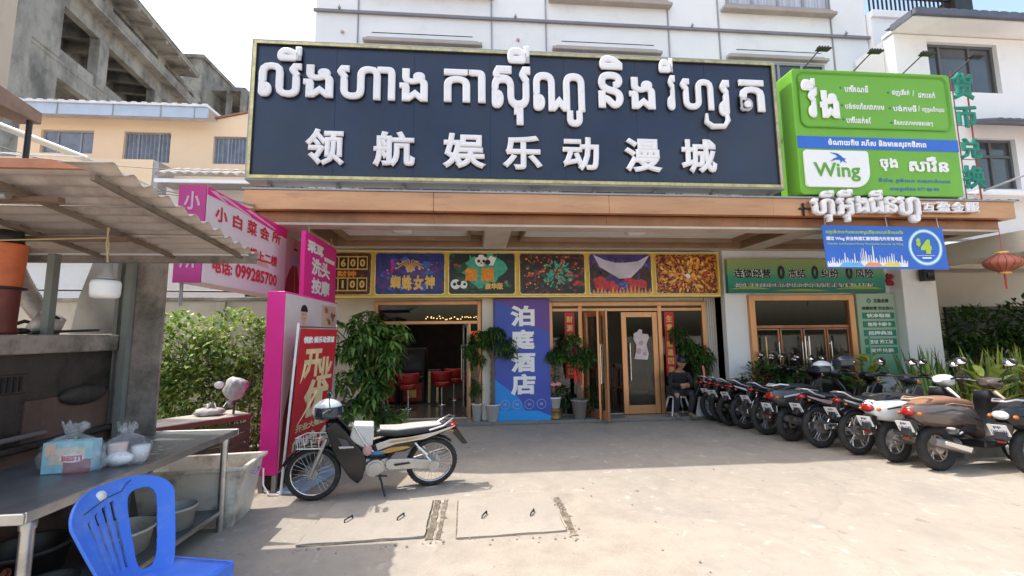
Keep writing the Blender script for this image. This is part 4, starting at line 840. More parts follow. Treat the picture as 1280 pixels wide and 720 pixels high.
MB().bx(-14, -9.55, 12.9, 13.6, 0, 6.85).build('wall', PEACH, an); MB().bx(-9.55, -9.4, 12.92, 13.58, 0, 6.8).build('corner_panel', GREY, an)
tr = thing('tiled_porch', 'white walled porch with a grey tile eave left of the navy sign', 'building', (-8, 12.6, 0))
MB().bx(-8.9, -3.2, 12.6, 12.8, 0, 5.95).build('wall', mat('pinkish_white_wall', (.66, .60, .58), .8, var=.06), tr)
TILE = mat('grey_roof_tile', (.34, .31, .28), .8, var=.25, vs=3)
for k in range(22):
    x = -8.75+k*.27; q = MB()
    q.prism([(x+.13+.125*math.cos(a), .12*math.sin(a)) for a in [j*PI/6 for j in range(7)]], 0, .9, Matrix.Translation((0, 12.7, 6.42)) @ Matrix.Rotation(math.radians(28), 4, 'X') @ FRONT(0)); q.build('tile', TILE, tr)
MB().bx(-8.75, -3.2, 11.9, 11.96, 5.82, 5.92).build('eave_board', W_PAINT, tr)
MB().bx(-8.75, -3.2, 11.97, 12.6, 5.85, 5.9).build('eave_soffit', GREY, tr)
# low boundary wall behind the hedge
bw = thing('boundary_wall', 'low weathered beige wall running behind the hedge', 'wall', (-8, 7.75, 0))
MB().bx(-12, -3.05, 7.7, 7.85, 0, 2.22).build('wall', BEIGE, bw); MB().bx(-12, -3.05, 7.66, 7.89, 2.22, 2.29).build('coping', CONC, bw, bev=.01)
for x in (-9, -6.2, -4.45, -3.3): MB().bx(x, x+.14, 7.64, 7.7, 0, 2.2).build('pier', BEIGE, bw)
MB().tube([(-9, 7.6, 2.42), (-6, 7.6, 2.40), (-3.1, 7.6, 2.36)], .018, 6).build('pipe', DARK, bw)
# white roll shutter building glimpsed behind the stall
wb = thing('white_shed', 'white panelled shed glimpsed behind the cooking stall', 'shed', (-9, 9, 0))
MB().bx(-14, -6.6, 9.2, 9.4, 0, 3.4).build('wall', W_PAINT, wb); MB().bx(-14, -6.6, 8.9, 9.5, 3.4, 3.5).build('roof', GREY, wb); MB().bx(-10.2, -9.2, 9.16, 9.2, .1, 2.4).build('door', W_PLAIN, wb); MB().bx(-8.8, -7.8, 9.17, 9.2, 1.2, 2.2).build('window', GLASS_D, wb)
# near left building sliver and eave
nb = thing('brown_side_wall', 'brown weathered wall and sloping eave at the far left edge', 'building', (-6.2, 5.5, 0))
MB().bx(-6.6, -5.98, 3.0, 5.62, 4.35, 6.7).build('wall', BEIGE, nb); MB().bx(-6.6, -6.05, 3.0, 5.6, 0, 4.3).build('lower_wall', BEIGE, nb)
MB().prism([(3.4, 4.95), (5.80, 4.56), (5.80, 4.40), (3.4, 4.40)], -5.98, -5.7, Matrix(((0, 0, 1, 0), (1, 0, 0, 0), (0, 1, 0, 0), (0, 0, 0, 1)))).build('eave', mat('rusty_brown_metal', (.24, .16, .12), .6, .2, var=.3, vs=2, dirt=((.1, .05, .03), .6, 3)), nb, bev=.01)
MB().tube([(-5.75, 5.7, 2.2), (-5.75, 5.7, 4.4)], .03, 8).build('post', DARK, nb)
pc = thing('plastic_awning', 'sloping translucent greenish awning at the left behind the tin roof', 'awning', (-9, 9, 5))
M = Matrix(((1, 0, 0, 0), (0, 0, 1, 9), (0, 1, 0, 0), (0, 0, 0, 1)))
PLY = mat('translucent_sheet', (.5, .56, .54), .3, var=.2, vs=1.5)
for k in range(4): y = 9+k*.5; MB().prism([(-12, 6.9), (-12, 6.87), (-7.9, 5.26), (-7.9, 5.29)], k*.5, k*.5+.48, M).build('sheet', PLY, pc)
MB().tube([(-12, 8.98, 6.88), (-7.9, 8.98, 5.27)], .03, 6).tube([(-12, 8.98, 5.4), (-8, 8.98, 5.28)], .02, 6).build('frame', W_PLAIN, pc)
# overhead wires
wi = MB()
def sag(a, b, s, r=.008):
    a, b = Vector(a), Vector(b); wi.tube([a.lerp(b, t/10)-Vector((0, 0, s*4*(t/10)*(1-t/10))) for t in range(11)], r, 5)
sag((-12, 7.2, 5.2), (-3.0, 7.6, 3.9), .25); sag((-12, 7.1, 5.6), (-2.9, 7.6, 4.6), .5, .006); sag((-9, 6.5, 5.1), (-5.0, 7.6, 4.05), .1, .006)
tag(wi.build('overhead_wire', DARK, None, (-7, 7.2, 4.5)), 'thin dark wires crossing in front of the peach house', 'wire')

# ================================================================== tin roof shed
CORR = mat('corrugated_sheet', (.46, .40, .36), .5, .3, var=.12, vs=1.4, dirt=((.17, .12, .09), .6, 2.2, .5))
sh = thing('tin_roof', 'corrugated tin roof on steel rafters over the cooking stall', 'roof', (-3.2, 3.5, 2.4))
def roofz(y): return 2.62-(y-2.64)*.113
for k in range(3):
    y0 = 2.64+k*.585; y1 = y0+.61; rows = []; n = 30
    for t in (0, .5, 1):
        rows.append([Vector((-5.6+3.4*t, y0+(y1-y0)*i/n, roofz(y0+(y1-y0)*i/n)+.022*math.sin(2*PI*(y0+(y1-y0)*i/n)/.155)+.012*(2-k))) for i in range(n+1)])
    MB().loft(rows, caps=False, closed=False).build('sheet', CORR, sh, solid=.004)
for i, x in enumerate((-2.32, -2.95, -3.6, -4.4)):
    q = MB(); q.bx(x-.014, x+.014, 2.68, 4.40, -.035, -.0, Matrix(((1, 0, 0, 0), (0, 1, 0, 0), (0, -.113, 1, 2.62+.113*2.64-.025), (0, 0, 0, 1)))); q.build('rafter', mat('rusty_steel', (.22, .17, .13), .6, .4, var=.3, vs=5), sh)
    nl = MB()
    for k in range(12): y = 2.72+k*.145; nl.ball((x, y, roofz(y)-.03), .016, 6, 4)
    nl.build('roofing_screw', DARK, sh)
MB().bx(-5.6, -2.2, 4.34, 4.40, 2.33, 2.40).build('eave_beam', STEEL_OLD, sh); MB().bx(-5.6, -2.25, 4.30, 4.338, 2.395, 2.41).build('eave_angle', W_PLAIN, sh)
MB().prism([(-5.6, 2.60), (-2.32, 2.60), (-2.5, 2.655), (-5.6, 2.675)], 0, .03, FRONT(2.645)).build('front_batten', mat('orange_brown_batten', (.42, .17, .09), .6, var=.25, vs=4), sh)
MB().tube([(-5.6, 2.9, 2.50), (-3.0, 2.9, 2.52)], .025, 10).build('fluorescent_tube_cover', GREY, sh)
MB().bx(-5.2, -2.75, 2.95, 3.0, 2.50, 2.535).build('cross_rail', mat('brown_rail_paint', (.2, .13, .1), .6), sh); MB().bx(-5.2, -2.9, 3.7, 3.74, 2.40, 2.44).build('cross_rail', mat('brown_rail', (.2, .13, .1), .6), sh)
POSTM = mat('green_grey_post', (.22, .24, .22), .55, .2, var=.15)
for x, y, z0 in ((-3.78, 4.08, 1.63), (-3.40, 4.44, -.235)): MB().bx(x-.03, x+.03, y-.03, y+.03, z0, 2.36).build('post', POSTM, sh)
sh.scale = (.87,)*3; sh.location = (-2.784, 3.045, 2.296)
# hanging bulb
lb = thing('hanging_bulb', 'white cylindrical bulb hanging from the tin roof', 'lamp', (-2.78, 3.4, 2.3))
MB().tube([(-2.80, 3.4, 2.44), (-2.79, 3.41, 2.3), (-2.78, 3.4, 2.17)], .006, 5).tube([(-2.78, 3.39, 2.44), (-2.80, 3.4, 2.32), (-2.775, 3.4, 2.17)], .005, 5).tube([(-5, 3.2, 2.4), (-3.6, 3.35, 2.32), (-2.8, 3.4, 2.36)], .006, 5).build('cord', mat('yellowed_cord', (.5, .4, .22), .6), lb)
MB().lathe([(0, .12), (.028, .12), (.03, .05), (.05, .02), (.06, 0), (0, 0)], 18, Matrix.Translation((-2.775, 3.4, 2.04))).build('socket', mat('grey_socket', (.35, .33, .3), .5), lb)
MB().lathe([(0, 0), (.055, 0), (.082, .012), (.088, .04), (.09, .11), (.082, .135), (.055, .14)], 20, Matrix.Translation((-2.775, 3.4, 1.895))).build('bulb', mat('white_bulb_glass', (.85, .83, .82), .3), lb)

lb.scale = (.87,)*3; lb.location = (-2.419, 2.958, 2.209)
# ================================================================== cooking range and steel screens
st = thing('cooking_range', 'soot blackened steel cooking range with a long shelf hood', 'cooking range', (-3.2, 3.2, 0))
MB().bx(-3.6, -3.03, 1.6, 3.885, 0, .86).build('base_cabinet', mat('brown_grimy_steel', (.12, .07, .055), .5, .3, var=.4, vs=3, dirt=((.02, .015, .01), .8, 4)), st, bev=.01)
MB().bx(-3.62, -2.99, 1.6, 3.885, .86, .90).build('ledge', SOOT, st, bev=.01)
MB().bx(-3.5, -3.06, 1.6, 3.885, .9, 1.5).build('splashback', SOOT, st)
MB().bx(-3.058, -3.045, 1.6, 3.2, 1.24, 1.37).build('grille_housing', SOOT, st, bev=.01)
for k in range(42): y = 1.62+k*.037; MB().bx(-3.043, -3.035, y, y+.016, 1.255, 1.355).build('grille_bar', DARK, st)
MB().prism([(1.6, 1.50), (3.86, 1.50), (3.86, 1.63), (1.6, 1.63)], -3.6, -3.0, Matrix(((0, 0, 1, 0), (1, 0, 0, 0), (0, 1, 0, 0), (0, 0, 0, 1)))).build('shelf_hood', STEEL_OLD, st, bev=.008)
MB().ball((-3.04, 3.62, 1.17), (.05, .2, .075), 16, 9).build('soot_blackened_pan', SOOT, st)
MB().bx(-3.062, -3.05, 3.2, 3.88, .9, 1.18).build('lower_plate', mat('dull_brown_plate', (.13, .08, .06), .6, 0, var=.3, vs=4, dirt=((.3, .26, .22), .4, 5, .55)), st)
MB().tube([(-3.02, 1.6, .955), (-3.0, 3.3, .955)], .018, 8).build('gas_pipe', mat('dusty_pipe', (.16, .14, .13), .7), st)
ps = thing('steel_screen', 'grey stainless sheet screen closing the end of the cooking stall', 'screen', (-3.05, 3.95, .8))
MB().bx(-3.06, -2.70, 3.90, 3.92, 0, 2.31).build('sheet', STEEL_OLD, ps)
SHW = mat('hazy_steel_sheet', (.40, .38, .37), .35, .4, var=.15, vs=1.5, dirt=((.2, .17, .15), .5, 3))
MB().prism([(-3.50, 1.64), (-3.06, 1.64), (-3.06, 2.30), (-3.36, 2.30), (-3.46, 1.95)], 0, .012, FRONT(3.99)).build('curved_sheet', SHW, ps)
MB().bx(-3.075, -3.045, 3.87, 3.90, .9, 2.30).bx(-2.99, -2.97, 3.885, 3.90, 1.6, 2.30).build('seam_strip', POSTM, ps)
# flexible duct
fd = thing('flexible_duct', 'crumpled silver flexible duct on the range shelf', 'duct', (-3.5, 3.6, 1.64))
pts = []; rr_ = []
for k in range(60):
    t = k/59; pts.append((-3.62-.12*math.cos(t*2)+.16*t, 3.65+.05*t, 2.28-.58*t)); rr_.append((.085 if k % 2 else .07)*(1-.25*t))
MB().tube(pts, rr_, 14).build('duct_hose', mat('foil', (.50, .44, .40), .5, .35, var=.25, vs=10), fd); MB().lathe([(.05, 0), (.10, 0), (.085, .16), (.05, .16)], 14, Matrix.Translation((-3.4, 3.62, 1.635)) @ Matrix.Rotation(.5, 4, 'Y')).build('duct_collar', bpy.data.materials['foil'], fd)
# orange steamer drum
dr = thing('steamer_drum', 'orange upper and dark red lower metal drum standing on the range shelf', 'drum', (-3.32, 3.05, 1.63))
DM = Matrix.Translation((-3.2, 3.1, 1.632))
MB().lathe([(0, 0), (.11, 0), (.115, .02), (.102, .05), (.106, .30)], 28, DM).build('lower_drum', mat('dark_red_enamel', (.16, .04, .03), .5, .2, var=.3, dirt=((.4, .1, .04), .5, 3)), dr)
MB().lathe([(.106, .30), (.135, .305), (.135, .315), (.11, .32)], 28, DM).build('rim', DARK, dr)
MB().lathe([(.11, .32), (.118, .60), (.122, .61), (0, .61)], 28, DM).build('upper_drum', mat('orange_enamel', (.62, .15, .05), .45, .1, var=.15, vs=4, dirt=((.25, .08, .04), .5, 6)), dr)
MB().lathe([(.02, .61), (.1, .612), (.09, .70), (0, .70)], 20, DM).build('lid', DARK, dr)
ld = thing('ladle', 'black ladle lying on the range shelf', 'ladle', (-3.3, 3.75, 1.65)); MB().tube([(-3.34, 3.5, 1.65), (-3.12, 3.8, 1.67)], .012, 6).build('handle', DARK, ld); MB().ball((-3.38, 3.46, 1.66), (.05, .05, .025), 12, 6).build('bowl', DARK, ld)
gb = thing('gas_hose', 'black hose poking up from the range shelf', 'hose', (-3.6, 3.5, 1.65)); MB().tube([(-3.62, 3.5, 1.66), (-3.5, 3.6, 1.74), (-3.44, 3.7, 1.70), (-3.38, 3.72, 1.645)], .014, 8).build('hose', BLACKP, gb)
# rusty floor boards between range and table
# ================================================================== stainless work table
tb2 = thing('work_table', 'long stainless steel work table with a stained grey top', 'table', (-2.5, 3.1, 0))
TOPM = mat('worn_table_top', (.23, .25, .27), .38, .7, var=.2, vs=2.5, dirt=((.10, .09, .085), .6, 3, .45), bump=.08, bs=12, stretch=(1, .6, 1))
MB().bx(-2.95, -2.09, 2.24, 4.0, .765, .80).build('table_top', TOPM, tb2, bev=.006, seg=2)
MB().bx(-2.09, -2.078, 2.24, 4.0, .75, .802).bx(-2.95, -2.078, 2.225, 2.24, .75, .802).bx(-2.95, -2.078, 4.0, 4.012, .75, .802).build('top_edge', STEEL, tb2, bev=.004)
for x, y in ((-2.14, 2.32), (-2.86, 2.32), (-2.02, 3.66), (-2.86, 3.92)):
    xx = x if x != -2.02 else -2.13; yy = y if x != -2.02 else 3.9
    MB().tube([(xx, yy, .0), (xx, yy, .765)], .027, 14).build('leg', STEEL, tb2); MB().lathe([(.032, 0), (.034, .04), (.027, .05)], 14, Matrix.Translation((xx, yy, .7))).build('leg_collar', STEEL, tb2)
MB().bx(-2.9, -2.12, 2.28, 3.95, .135, .155).build('lower_shelf', TOPM, tb2, bev=.004); MB().tube([(-2.13, 2.32, .15), (-2.13, 3.9, .15)], .018, 8).build('shelf_rail', STEEL, tb2)
sc = MB(); rd = random.Random(2)
for k in range(14):
    x, y = -2.28+rd.gauss(0, .06), 3.3+rd.gauss(0, .12); pblob(sc, x, y, rd.uniform(.006, .02), Matrix.Translation((0, 0, .801)), .001, rd, 7, .5)
stuff(sc.build('food_crumbs', mat('dried_batter', (.6, .52, .38), .8), tb2))
# plastic bag with boxed drinks
bg_ = thing('shopping_bag', 'clear plastic bag with a light blue snack box on the steel table', 'bag', (-2.42, 2.95, .8))
Mb = Matrix.Translation((-2.46, 2.88, .802)) @ Matrix.Rotation(math.radians(8), 4, 'Z')
bxm = MB().bx(-.15, .14, -.05, .05, 0, .21, Mb).build('snack_box', mat('pale_blue_card', (.28, .58, .66), .5, var=.12), bg_, bev=.004)
def onbox(u0, u1, v0, v1, mtl, nm, d=.052): MB().bx(u0, u1, -d, -d+.001, v0, v1, Mb).build(nm, mtl, bxm)
onbox(-.11, .10, .06, .17, mat('cream_print', (.72, .62, .45), .5, var=.2, vs=20), 'colour_patch'); onbox(-.02, .14, .0, .09, mat('wine_print', (.3, .08, .09), .5), 'colour_patch', .0535); onbox(-.13, -.07, .12, .2, mat('peach_patch', (.75, .5, .35), .5), 'colour_patch', .055)
Mt = Mb @ Matrix(((1, 0, 0, 0), (0, 0, -1, -.057), (0, 1, 0, 0), (0, 0, 0, 1)))
MB().prism([(.03+.075*math.cos(a), .10+.03*math.sin(a)) for a in [k*PI/10 for k in range(20)]], -.001, .0, Mt).build('badge_print', WHITEP, bxm)
letters(MB(), "BESTI", (-.03, .09, .082, .118), Mt, .06, .001).build('lettering', RED2, bxm)
PLB = bpy.data.materials.new('clear_bag_plastic'); PLB.use_nodes = True; t = PLB.node_tree; t.nodes.remove(t.nodes['Principled BSDF'])
a1 = t.nodes.new('ShaderNodeBsdfTransparent'); a2 = t.nodes.new('ShaderNodeBsdfPrincipled'); a2.inputs['Base Color'].default_value = (.75, .76, .8, 1); a2.inputs['Roughness'].default_value = .18; mx = t.nodes.new('ShaderNodeMixShader')
nz = t.nodes.new('ShaderNodeTexNoise'); nz.inputs['Scale'].default_value = 11; nz.inputs['Detail'].default_value = 4; rp = t.nodes.new('ShaderNodeMapRange'); rp.inputs[1].default_value = .35; rp.inputs[2].default_value = .7; rp.inputs[3].default_value = .05; rp.inputs[4].default_value = .38
tcb = t.nodes.new('ShaderNodeTexCoord'); t.links.new(tcb.outputs['Object'], nz.inputs['Vector']); t.links.new(nz.outputs['Fac'], rp.inputs[0]); t.links.new(rp.outputs[0], mx.inputs[0]); t.links.new(a1.outputs[0], mx.inputs[1]); t.links.new(a2.outputs[0], mx.inputs[2]); t.links.new(mx.outputs[0], t.nodes['Material Output'].inputs[0])
def bagmesh(c, rx, ry, h, seed, knot=True):
    rd = random.Random(seed); rings = []; n = 26; prof = [(0, .0), (.85, .0), (1.05, .15), (1.08, .4), (1.0, .6), (.8, .76), (.45, .88), (.2, .95), (.34, 1.06), (.46, 1.14)]
    ph_ = [rd.uniform(0, 6) for _ in range(4)]
    for r, z in prof:
        q = []
        for k in range(n):
            a = 2*PI*k/n; w = 1+.12*math.sin(5*a+ph_[0]+z*5)+.09*math.sin(9*a+ph_[1]-z*7)+rd.uniform(-.06, .06)
            q.append(Vector((c[0]+rx*r*w*math.cos(a), c[1]+ry*r*w*math.sin(a), c[2]+h*z+(.02*h*math.sin(4*a+ph_[2]) if 0 < z < .9 else 0)+(rd.uniform(-.03, .05) if z > 1.05 else 0))))
        rings.append(q)
    return MB().loft(rings, caps=False)
bagmesh((-2.46, 2.88, .803), .19, .085, .27, 3).build('bag_film', PLB, bg_)
b2 = thing('food_bag', 'white plastic bag of cups beside the snack box', 'bag', (-2.27, 3.02, .8))
MB().lathe([(0, 0), (.04, 0), (.05, .13), (.052, .135), (0, .135)], 18, Matrix.Translation((-2.28, 2.99, .803))).build('cup', mat('pink_cup', (.75, .6, .55), .5), b2); MB().lathe([(0, 0), (.04, 0), (.05, .10), (0, .10)], 18, Matrix.Translation((-2.2, 3.07, .803))).build('cup', W_PLAIN, b2)
MB().ball((-2.24, 2.96, .85), (.08, .04, .04), 12, 8).build('napkin', W_PLAIN, b2); bagmesh((-2.25, 3.02, .803), .12, .09, .2, 9).build('bag_film', PLB, b2)
MB().tube([(-2.50, 2.86, .9), (-2.44, 2.87, 1.04)], .005, 6).build('straw', mat('green_straw', (.1, .6, .2), .4), bg_)

bg_.scale = (.86,)*3
# ================================================================== things under and beside the table
def bucket(name, label, cat, x, y, z, r, h, mtl, rim=None, taper=.82):
    t = thing(name, label, cat, (x, y, z)); MB().lathe([(0, 0), (r*taper, 0), (r, h), (r*1.06, h), (r*1.06, h-.015), (r*1.0, h-.02)], 26, Matrix.Translation((x, y, z))).lathe([(r*.96, h), (r*taper*.95, .012), (0, .012)], 26, Matrix.Translation((x, y, z))).build('body', mtl, t)
    if rim: MB().torus((x, y, z+h), r*1.03, .01, 'Z', 26, 6).build('rim', rim, t)
    return t
bucket('basin', 'shallow white plastic basin under the table behind the blue chair', 'basin', -2.42, 3.25, .157, .19, .16, mat('dirty_white_plastic', (.5, .47, .42), .5, dirt=((.2, .17, .13), .5, 7)))
bucket('food_tub', 'clear grey plastic tub under the table nearest its right legs', 'tub', -2.3, 3.62, .157, .13, .16, mat('grey_plastic', (.38, .37, .35), .5))
bucket('stock_pot', 'black stock pot on the lower shelf under the table', 'pot', -2.72, 2.95, .157, .2, .2, mat('black_pot', (.03, .028, .027), .4, .4, dirt=((.12, .08, .05), .5, 8)), DARK)
bucket('saucepan', 'small blackened saucepan beside the stock pot', 'pot', -2.38, 2.72, .157, .13, .1, SOOT, DARK)
bucket('red_tub', 'faded red plastic tub at the near end under the table', 'tub', -2.72, 2.62, .157, .17, .16, mat('faded_red_plastic', (.42, .12, .09), .5, dirt=((.25, .15, .1), .6, 5)))
# big dirty white crate
ct = thing('storage_crate', 'large dirty white plastic crate standing beyond the steel table', 'crate', (-2.4, 4.1, 0))
CR = mat('grimy_white_plastic', (.70, .64, .56), .5, var=.12, vs=3, dirt=((.12, .09, .06), .8, 4.5, .5))
M = Matrix.Translation((-2.43, 4.13, 0)) @ Matrix.Rotation(math.radians(6), 4, 'Z')
def crate_ring(w, d, z): return [M @ Vector((sx*w, sy*d, z)) for sx, sy in ((-1, -1), (1, -1), (1, 1), (-1, 1))]
q = MB(); q.loft([crate_ring(.34, .19, .0), crate_ring(.36, .2, .12), crate_ring(.41, .24, .47), crate_ring(.44, .27, .47), crate_ring(.44, .27, .5), crate_ring(.40, .23, .5), crate_ring(.34, .19, .03)], caps=False, smooth=False)
q.quad(*crate_ring(.34, .19, .03)); q.quad(*crate_ring(.34, .19, .0)[::-1]); q.build('body', CR, ct, bev=.008, seg=2)
MB().tube([M @ Vector((.425, -.08, .41)), M @ Vector((.455, -.08, .40)), M @ Vector((.455, .06, .40)), M @ Vector((.425, .06, .41))], .012, 6).build('handle', mat('lilac_handle', (.35, .3, .45), .5), ct)
# wood cart behind, stick with hanging bag, hedge clutter
wc = thing('wooden_box', 'weathered wooden box with a red front edge beyond the steel table', 'box', (-3.0, 5.1, 0))
M = Matrix.Translation((-3.05, 5.0, 0)) @ Matrix.Rotation(math.radians(50), 4, 'Z'); WD = mat('weathered_wood', (.07, .085, .05), .85, var=.3, vs=4, stretch=(1, 6, 6))
MB().bx(-.45, .45, -.25, .25, .70, .73, M).build('lid', mat('grey_dusty_board', (.36, .33, .3), .85, var=.3, vs=6), wc); MB().bx(-.45, .45, -.27, -.251, .675, .725, M).build('front_edge', mat('faded_red_board', (.16, .05, .04), .8), wc)
for k in range(5): MB().bx(-.45, .45, -.245, -.225, .1+k*.11, .2+k*.11, M).build('plank', WD, wc)
for sx in (-.44, .42): MB().bx(sx, sx+.03, -.25, -.22, 0, .7, M).bx(sx, sx+.03, .2, .23, 0, .7, M).build('leg', WD, wc)
bagmesh((-3.0, 5.15, .735), .14, .1, .09, 12).build('rag', mat('grey_rag', (.4, .38, .37), .8), wc)
hg = thing('hanging_bag', 'crumpled white plastic bag hung on a thin stake by the hedge', 'bag', (-2.75, 5.2, 0))
MB().tube([(-2.78, 5.2, 0), (-2.76, 5.2, 1.05)], .012, 6).build('stake', WD, hg); M = Matrix.Translation((-2.70, 5.16, 1.12)) @ Matrix.Rotation(math.radians(200), 4, 'Y'); q = bagmesh((0, 0, 0), .10, .08, .26, 21); q.v = [tuple(M @ Vector(v)) for v in q.v]; q.build('bag_film', mat('crumpled_white_film', (.42, .42, .42), .5, var=.25, vs=14, bump=.6, bs=18), hg)

# ================================================================== blue plastic chair
BLUEC = mat('blue_chair_plastic', (.06, .19, .74), .42, var=.06, vs=3, spec=.4, dirt=((.22, .33, .68), .5, 5, .5), bump=.05)
ch = thing('plastic_chair', 'blue plastic chair with a broken slat in its rounded back, by the steel table', 'chair')
def backpt(u, v):  # u -1..1 across, v 0..1 up ; curved shell, narrow at the seat and wide at the top
    w = .155+.105*min(v/.72, 1)**.8; x = -.19-.17*v; y = u*w
    x += .085*(u*u)*(1-.3*v)
    return Vector((x, y, .41+.475*v))
nu, nv = 170, 160; q = MB()
def solidb(u, v):
    if v > .86 or v < .05: return True
    if u > -.02:      # the far half lost its slats: one long rounded opening
        cu = .40+.04*v; hw = .235+.06*v
        return not ((abs(u-cu)/hw)**3+(abs(v-.45)/.40)**5 < 1)
    f = -u
    for k, c in enumerate((.10, .27, .44, .62)):
        top = .83-.22*max(0, f-.1)**1.3; cc = c+.05*(v-.5)
        if abs(f-cc) < (.042 if .14 < v < top-.02 else -1): return False
    return True
vs = []; fs = []
def topl(v): return max(0, 1-((v-.72)/.285)**2.2)**(1/2.6) if v > .72 else 1
for j in range(nv+1):
    v = j/nv
    for i in range(nu+1): vs.append(backpt((-1+2*i/nu)*topl(v), v))
for j in range(nv):
    v = (j+.5)/nv
    for i in range(nu):
        if solidb((-1+2*(i+.5)/nu)*topl(v), v): fs.append((j*(nu+1)+i, j*(nu+1)+i+1, (j+1)*(nu+1)+i+1, (j+1)*(nu+1)+i))
q.add(vs, fs, True); o = q.build('backrest', BLUEC, ch, solid=.014)
# crack line and round label
MB().tube([backpt(-.7, .80)+Vector((.009, 0, 0)), backpt(-.2, .865)+Vector((.009, 0, 0)), backpt(.1, .88)+Vector((.009, 0, 0)), backpt(.2, .94)+Vector((.009, 0, 0)), backpt(.30, .965)+Vector((.009, 0, 0))], .0022, 4).build('crack', DARK, ch)
c0 = backpt(-.30, .90); MB().lathe([(0, .002), (.027, .002), (.027, 0)], 20, Matrix.Translation(c0+Vector((.0085, 0, 0))) @ Matrix.Rotation(math.radians(75), 4, 'Y')).build('round_label', W_PLAIN, ch)
seat = MB(); ps = []
for j in range(13):
    for i in range(13):
        x = -.21+.42*i/12; y = (-.2+.4*j/12)*(1+.06*i/12); z = .42-.016*math.cos((i-6)/12*PI)*math.cos((j-6)/12*PI)+(.0 if i < 12 else -.012); ps.append((x, y, z))
seat.add(ps, [(j*13+i, j*13+i+1, (j+1)*13+i+1, (j+1)*13+i) for j in range(12) for i in range(12)], True); seat.build('seat', BLUEC, ch, solid=.01)
MB().bx(-.21, .215, -.225, -.213, .36, .425).bx(-.21, .215, .213, .225, .36, .425).bx(.205, .218, -.213, .213, .35, .42).build('seat_apron', BLUEC, ch, bev=.004)
for sx, sy in ((1, 1), (1, -1), (-1, 1), (-1, -1)):
    x, y = .19*sx, .2*sy; MB().loft([[Vector((x+a*.022+sx*t*.05, y+b*.022+sy*t*.03, .41*(1-t))) for a, b in ((-1, -1), (1, -1), (1, 1), (-1, 1))] for t in (0, 1)], smooth=False).build('leg', BLUEC, ch, bev=.006)
ch.location = (-1.54, 2.36, 0); ch.scale = (.95, .95, .98); ch.rotation_euler.z = math.radians(-14)
# ================================================================== motorcycles
def ring(x, z, hw, hh, n=14, tilt=0, p=2.6, y=0):
    out = []
    for k in range(n):
        a = 2*PI*k/n; c, s = math.cos(a), math.sin(a)
        yy = hw*abs(c)**(2/p)*(1 if c > 0 else -1); zz = hh*abs(s)**(2/p)*(1 if s > 0 else -1)
        out.append(Vector((x+zz*tilt, y+yy, z+zz)))
    return out
def loft(rs, **k): return MB().loft([ring(*r[:4], **(r[4] if len(r) > 4 else {})) for r in rs], **k)
def strip(path, w, th=.012, arcy=0):
    """curved plate following a path in the xz plane, w half width"""
    rows = [];
    for i, (x, z) in enumerate(path):
        ww = w[i] if isinstance(w, (list, tuple)) else w
        rows.append([Vector((x, ww*math.sin(a), z-arcy*(1-math.cos(a)))) for a in [(-1+2*k/8)*PI/2 for k in range(9)]])
    return MB().loft(rows, caps=False, closed=False)
PLATE = mat('number_plate_white', (.72, .72, .70), .5, var=.05); TAILR = mat('red_tail_lens', (.32, .012, .01), .12, var=.1, spec=.8); ORANGE = mat('orange_lens', (.5, .14, .02), .15)
CLEARL = mat('headlight_lens', (.75, .78, .8), .06, .3, var=.05); SEATM = mat('black_vinyl_seat', (.022, .022, .024), .42, var=.15, bump=.1); SEATG = mat('greyed_seat_top', (.46, .44, .41), .55, var=.1, vs=4)
GLB = mat('gloss_black_paint', (.011, .011, .012), .22, var=.1, coat=.15); SILV = mat('silver_paint', (.55, .55, .56), .25, .6, var=.05); MIRR = mat('mirror_glass', (.85, .87, .92), .03, 1, var=0); WHITEC = mat('white_gloss_paint', (.72, .74, .76), .16, var=.03, coat=.5)
EXH = mat('exhaust_metal', (.30, .28, .27), .3, .9, var=.2, vs=9)
def wheel(parent, x, R, tr, style, rimm=CHROME, name='wheel'):
    w = MB().torus((x, 0, R), R-tr, tr, 'Y', 36, 10).build(name, RUBBER, parent); w.name = name
    tm = MB()
    for k in range(40): a = 2*PI*k/40; c = Vector((x+R*.995*math.cos(a), 0, R+R*.995*math.sin(a))); tm.ball(c, (.006, tr*.55, .006), 4, 3)
    tm.build('tread', RUBBER, w)
    Ri = R-2*tr; m = MB()
    m.torus((x, 0, R), Ri+.006, .012, 'Y', 36, 6, sq=1.4); m.build('rim', rimm, w)
    m = MB(); m.tube([(x, -.055, R), (x, .055, R)], .032, 14).tube([(x, -.03, R), (x, .03, R)], .05, 14)
    if style == 'spoke':
        m.build('hub', ALU, w); s = MB()
        for k in range(28):
            a = 2*PI*k/28; b = a+(.25 if k % 2 else -.25); yy = .03 if k % 4 < 2 else -.03
            s.tube([(x+.045*math.cos(b), yy, R+.045*math.sin(b)), (x+Ri*math.cos(a), 0, R+Ri*math.sin(a))], .0022, 4, caps=False)
        s.build('spokes', CHROME, w)
    else:
        m.build('hub', rimm, w); n = 3 if style == 'tri' else 5
        for k in range(n):
            a = 2*PI*k/n+.3; s = MB()
            for d in ((-.09, .09) if n == 3 or True else (0,)):
                s.tube([(x+.03*math.cos(a+d*2), 0, R+.03*math.sin(a+d*2)), (x+Ri*.6*math.cos(a+d*.6), .012, R+Ri*.6*math.sin(a+d*.6)), (x+Ri*math.cos(a+d*1.8), 0, R+Ri*math.sin(a+d*1.8))], [.016, .011, .013], 6)
            s.build('spoke', rimm, w)
    MB().tube([(x, -.035, R), (x, -.045, R)], Ri*.42, 20).build('brake_drum', ALU, w)
    return w
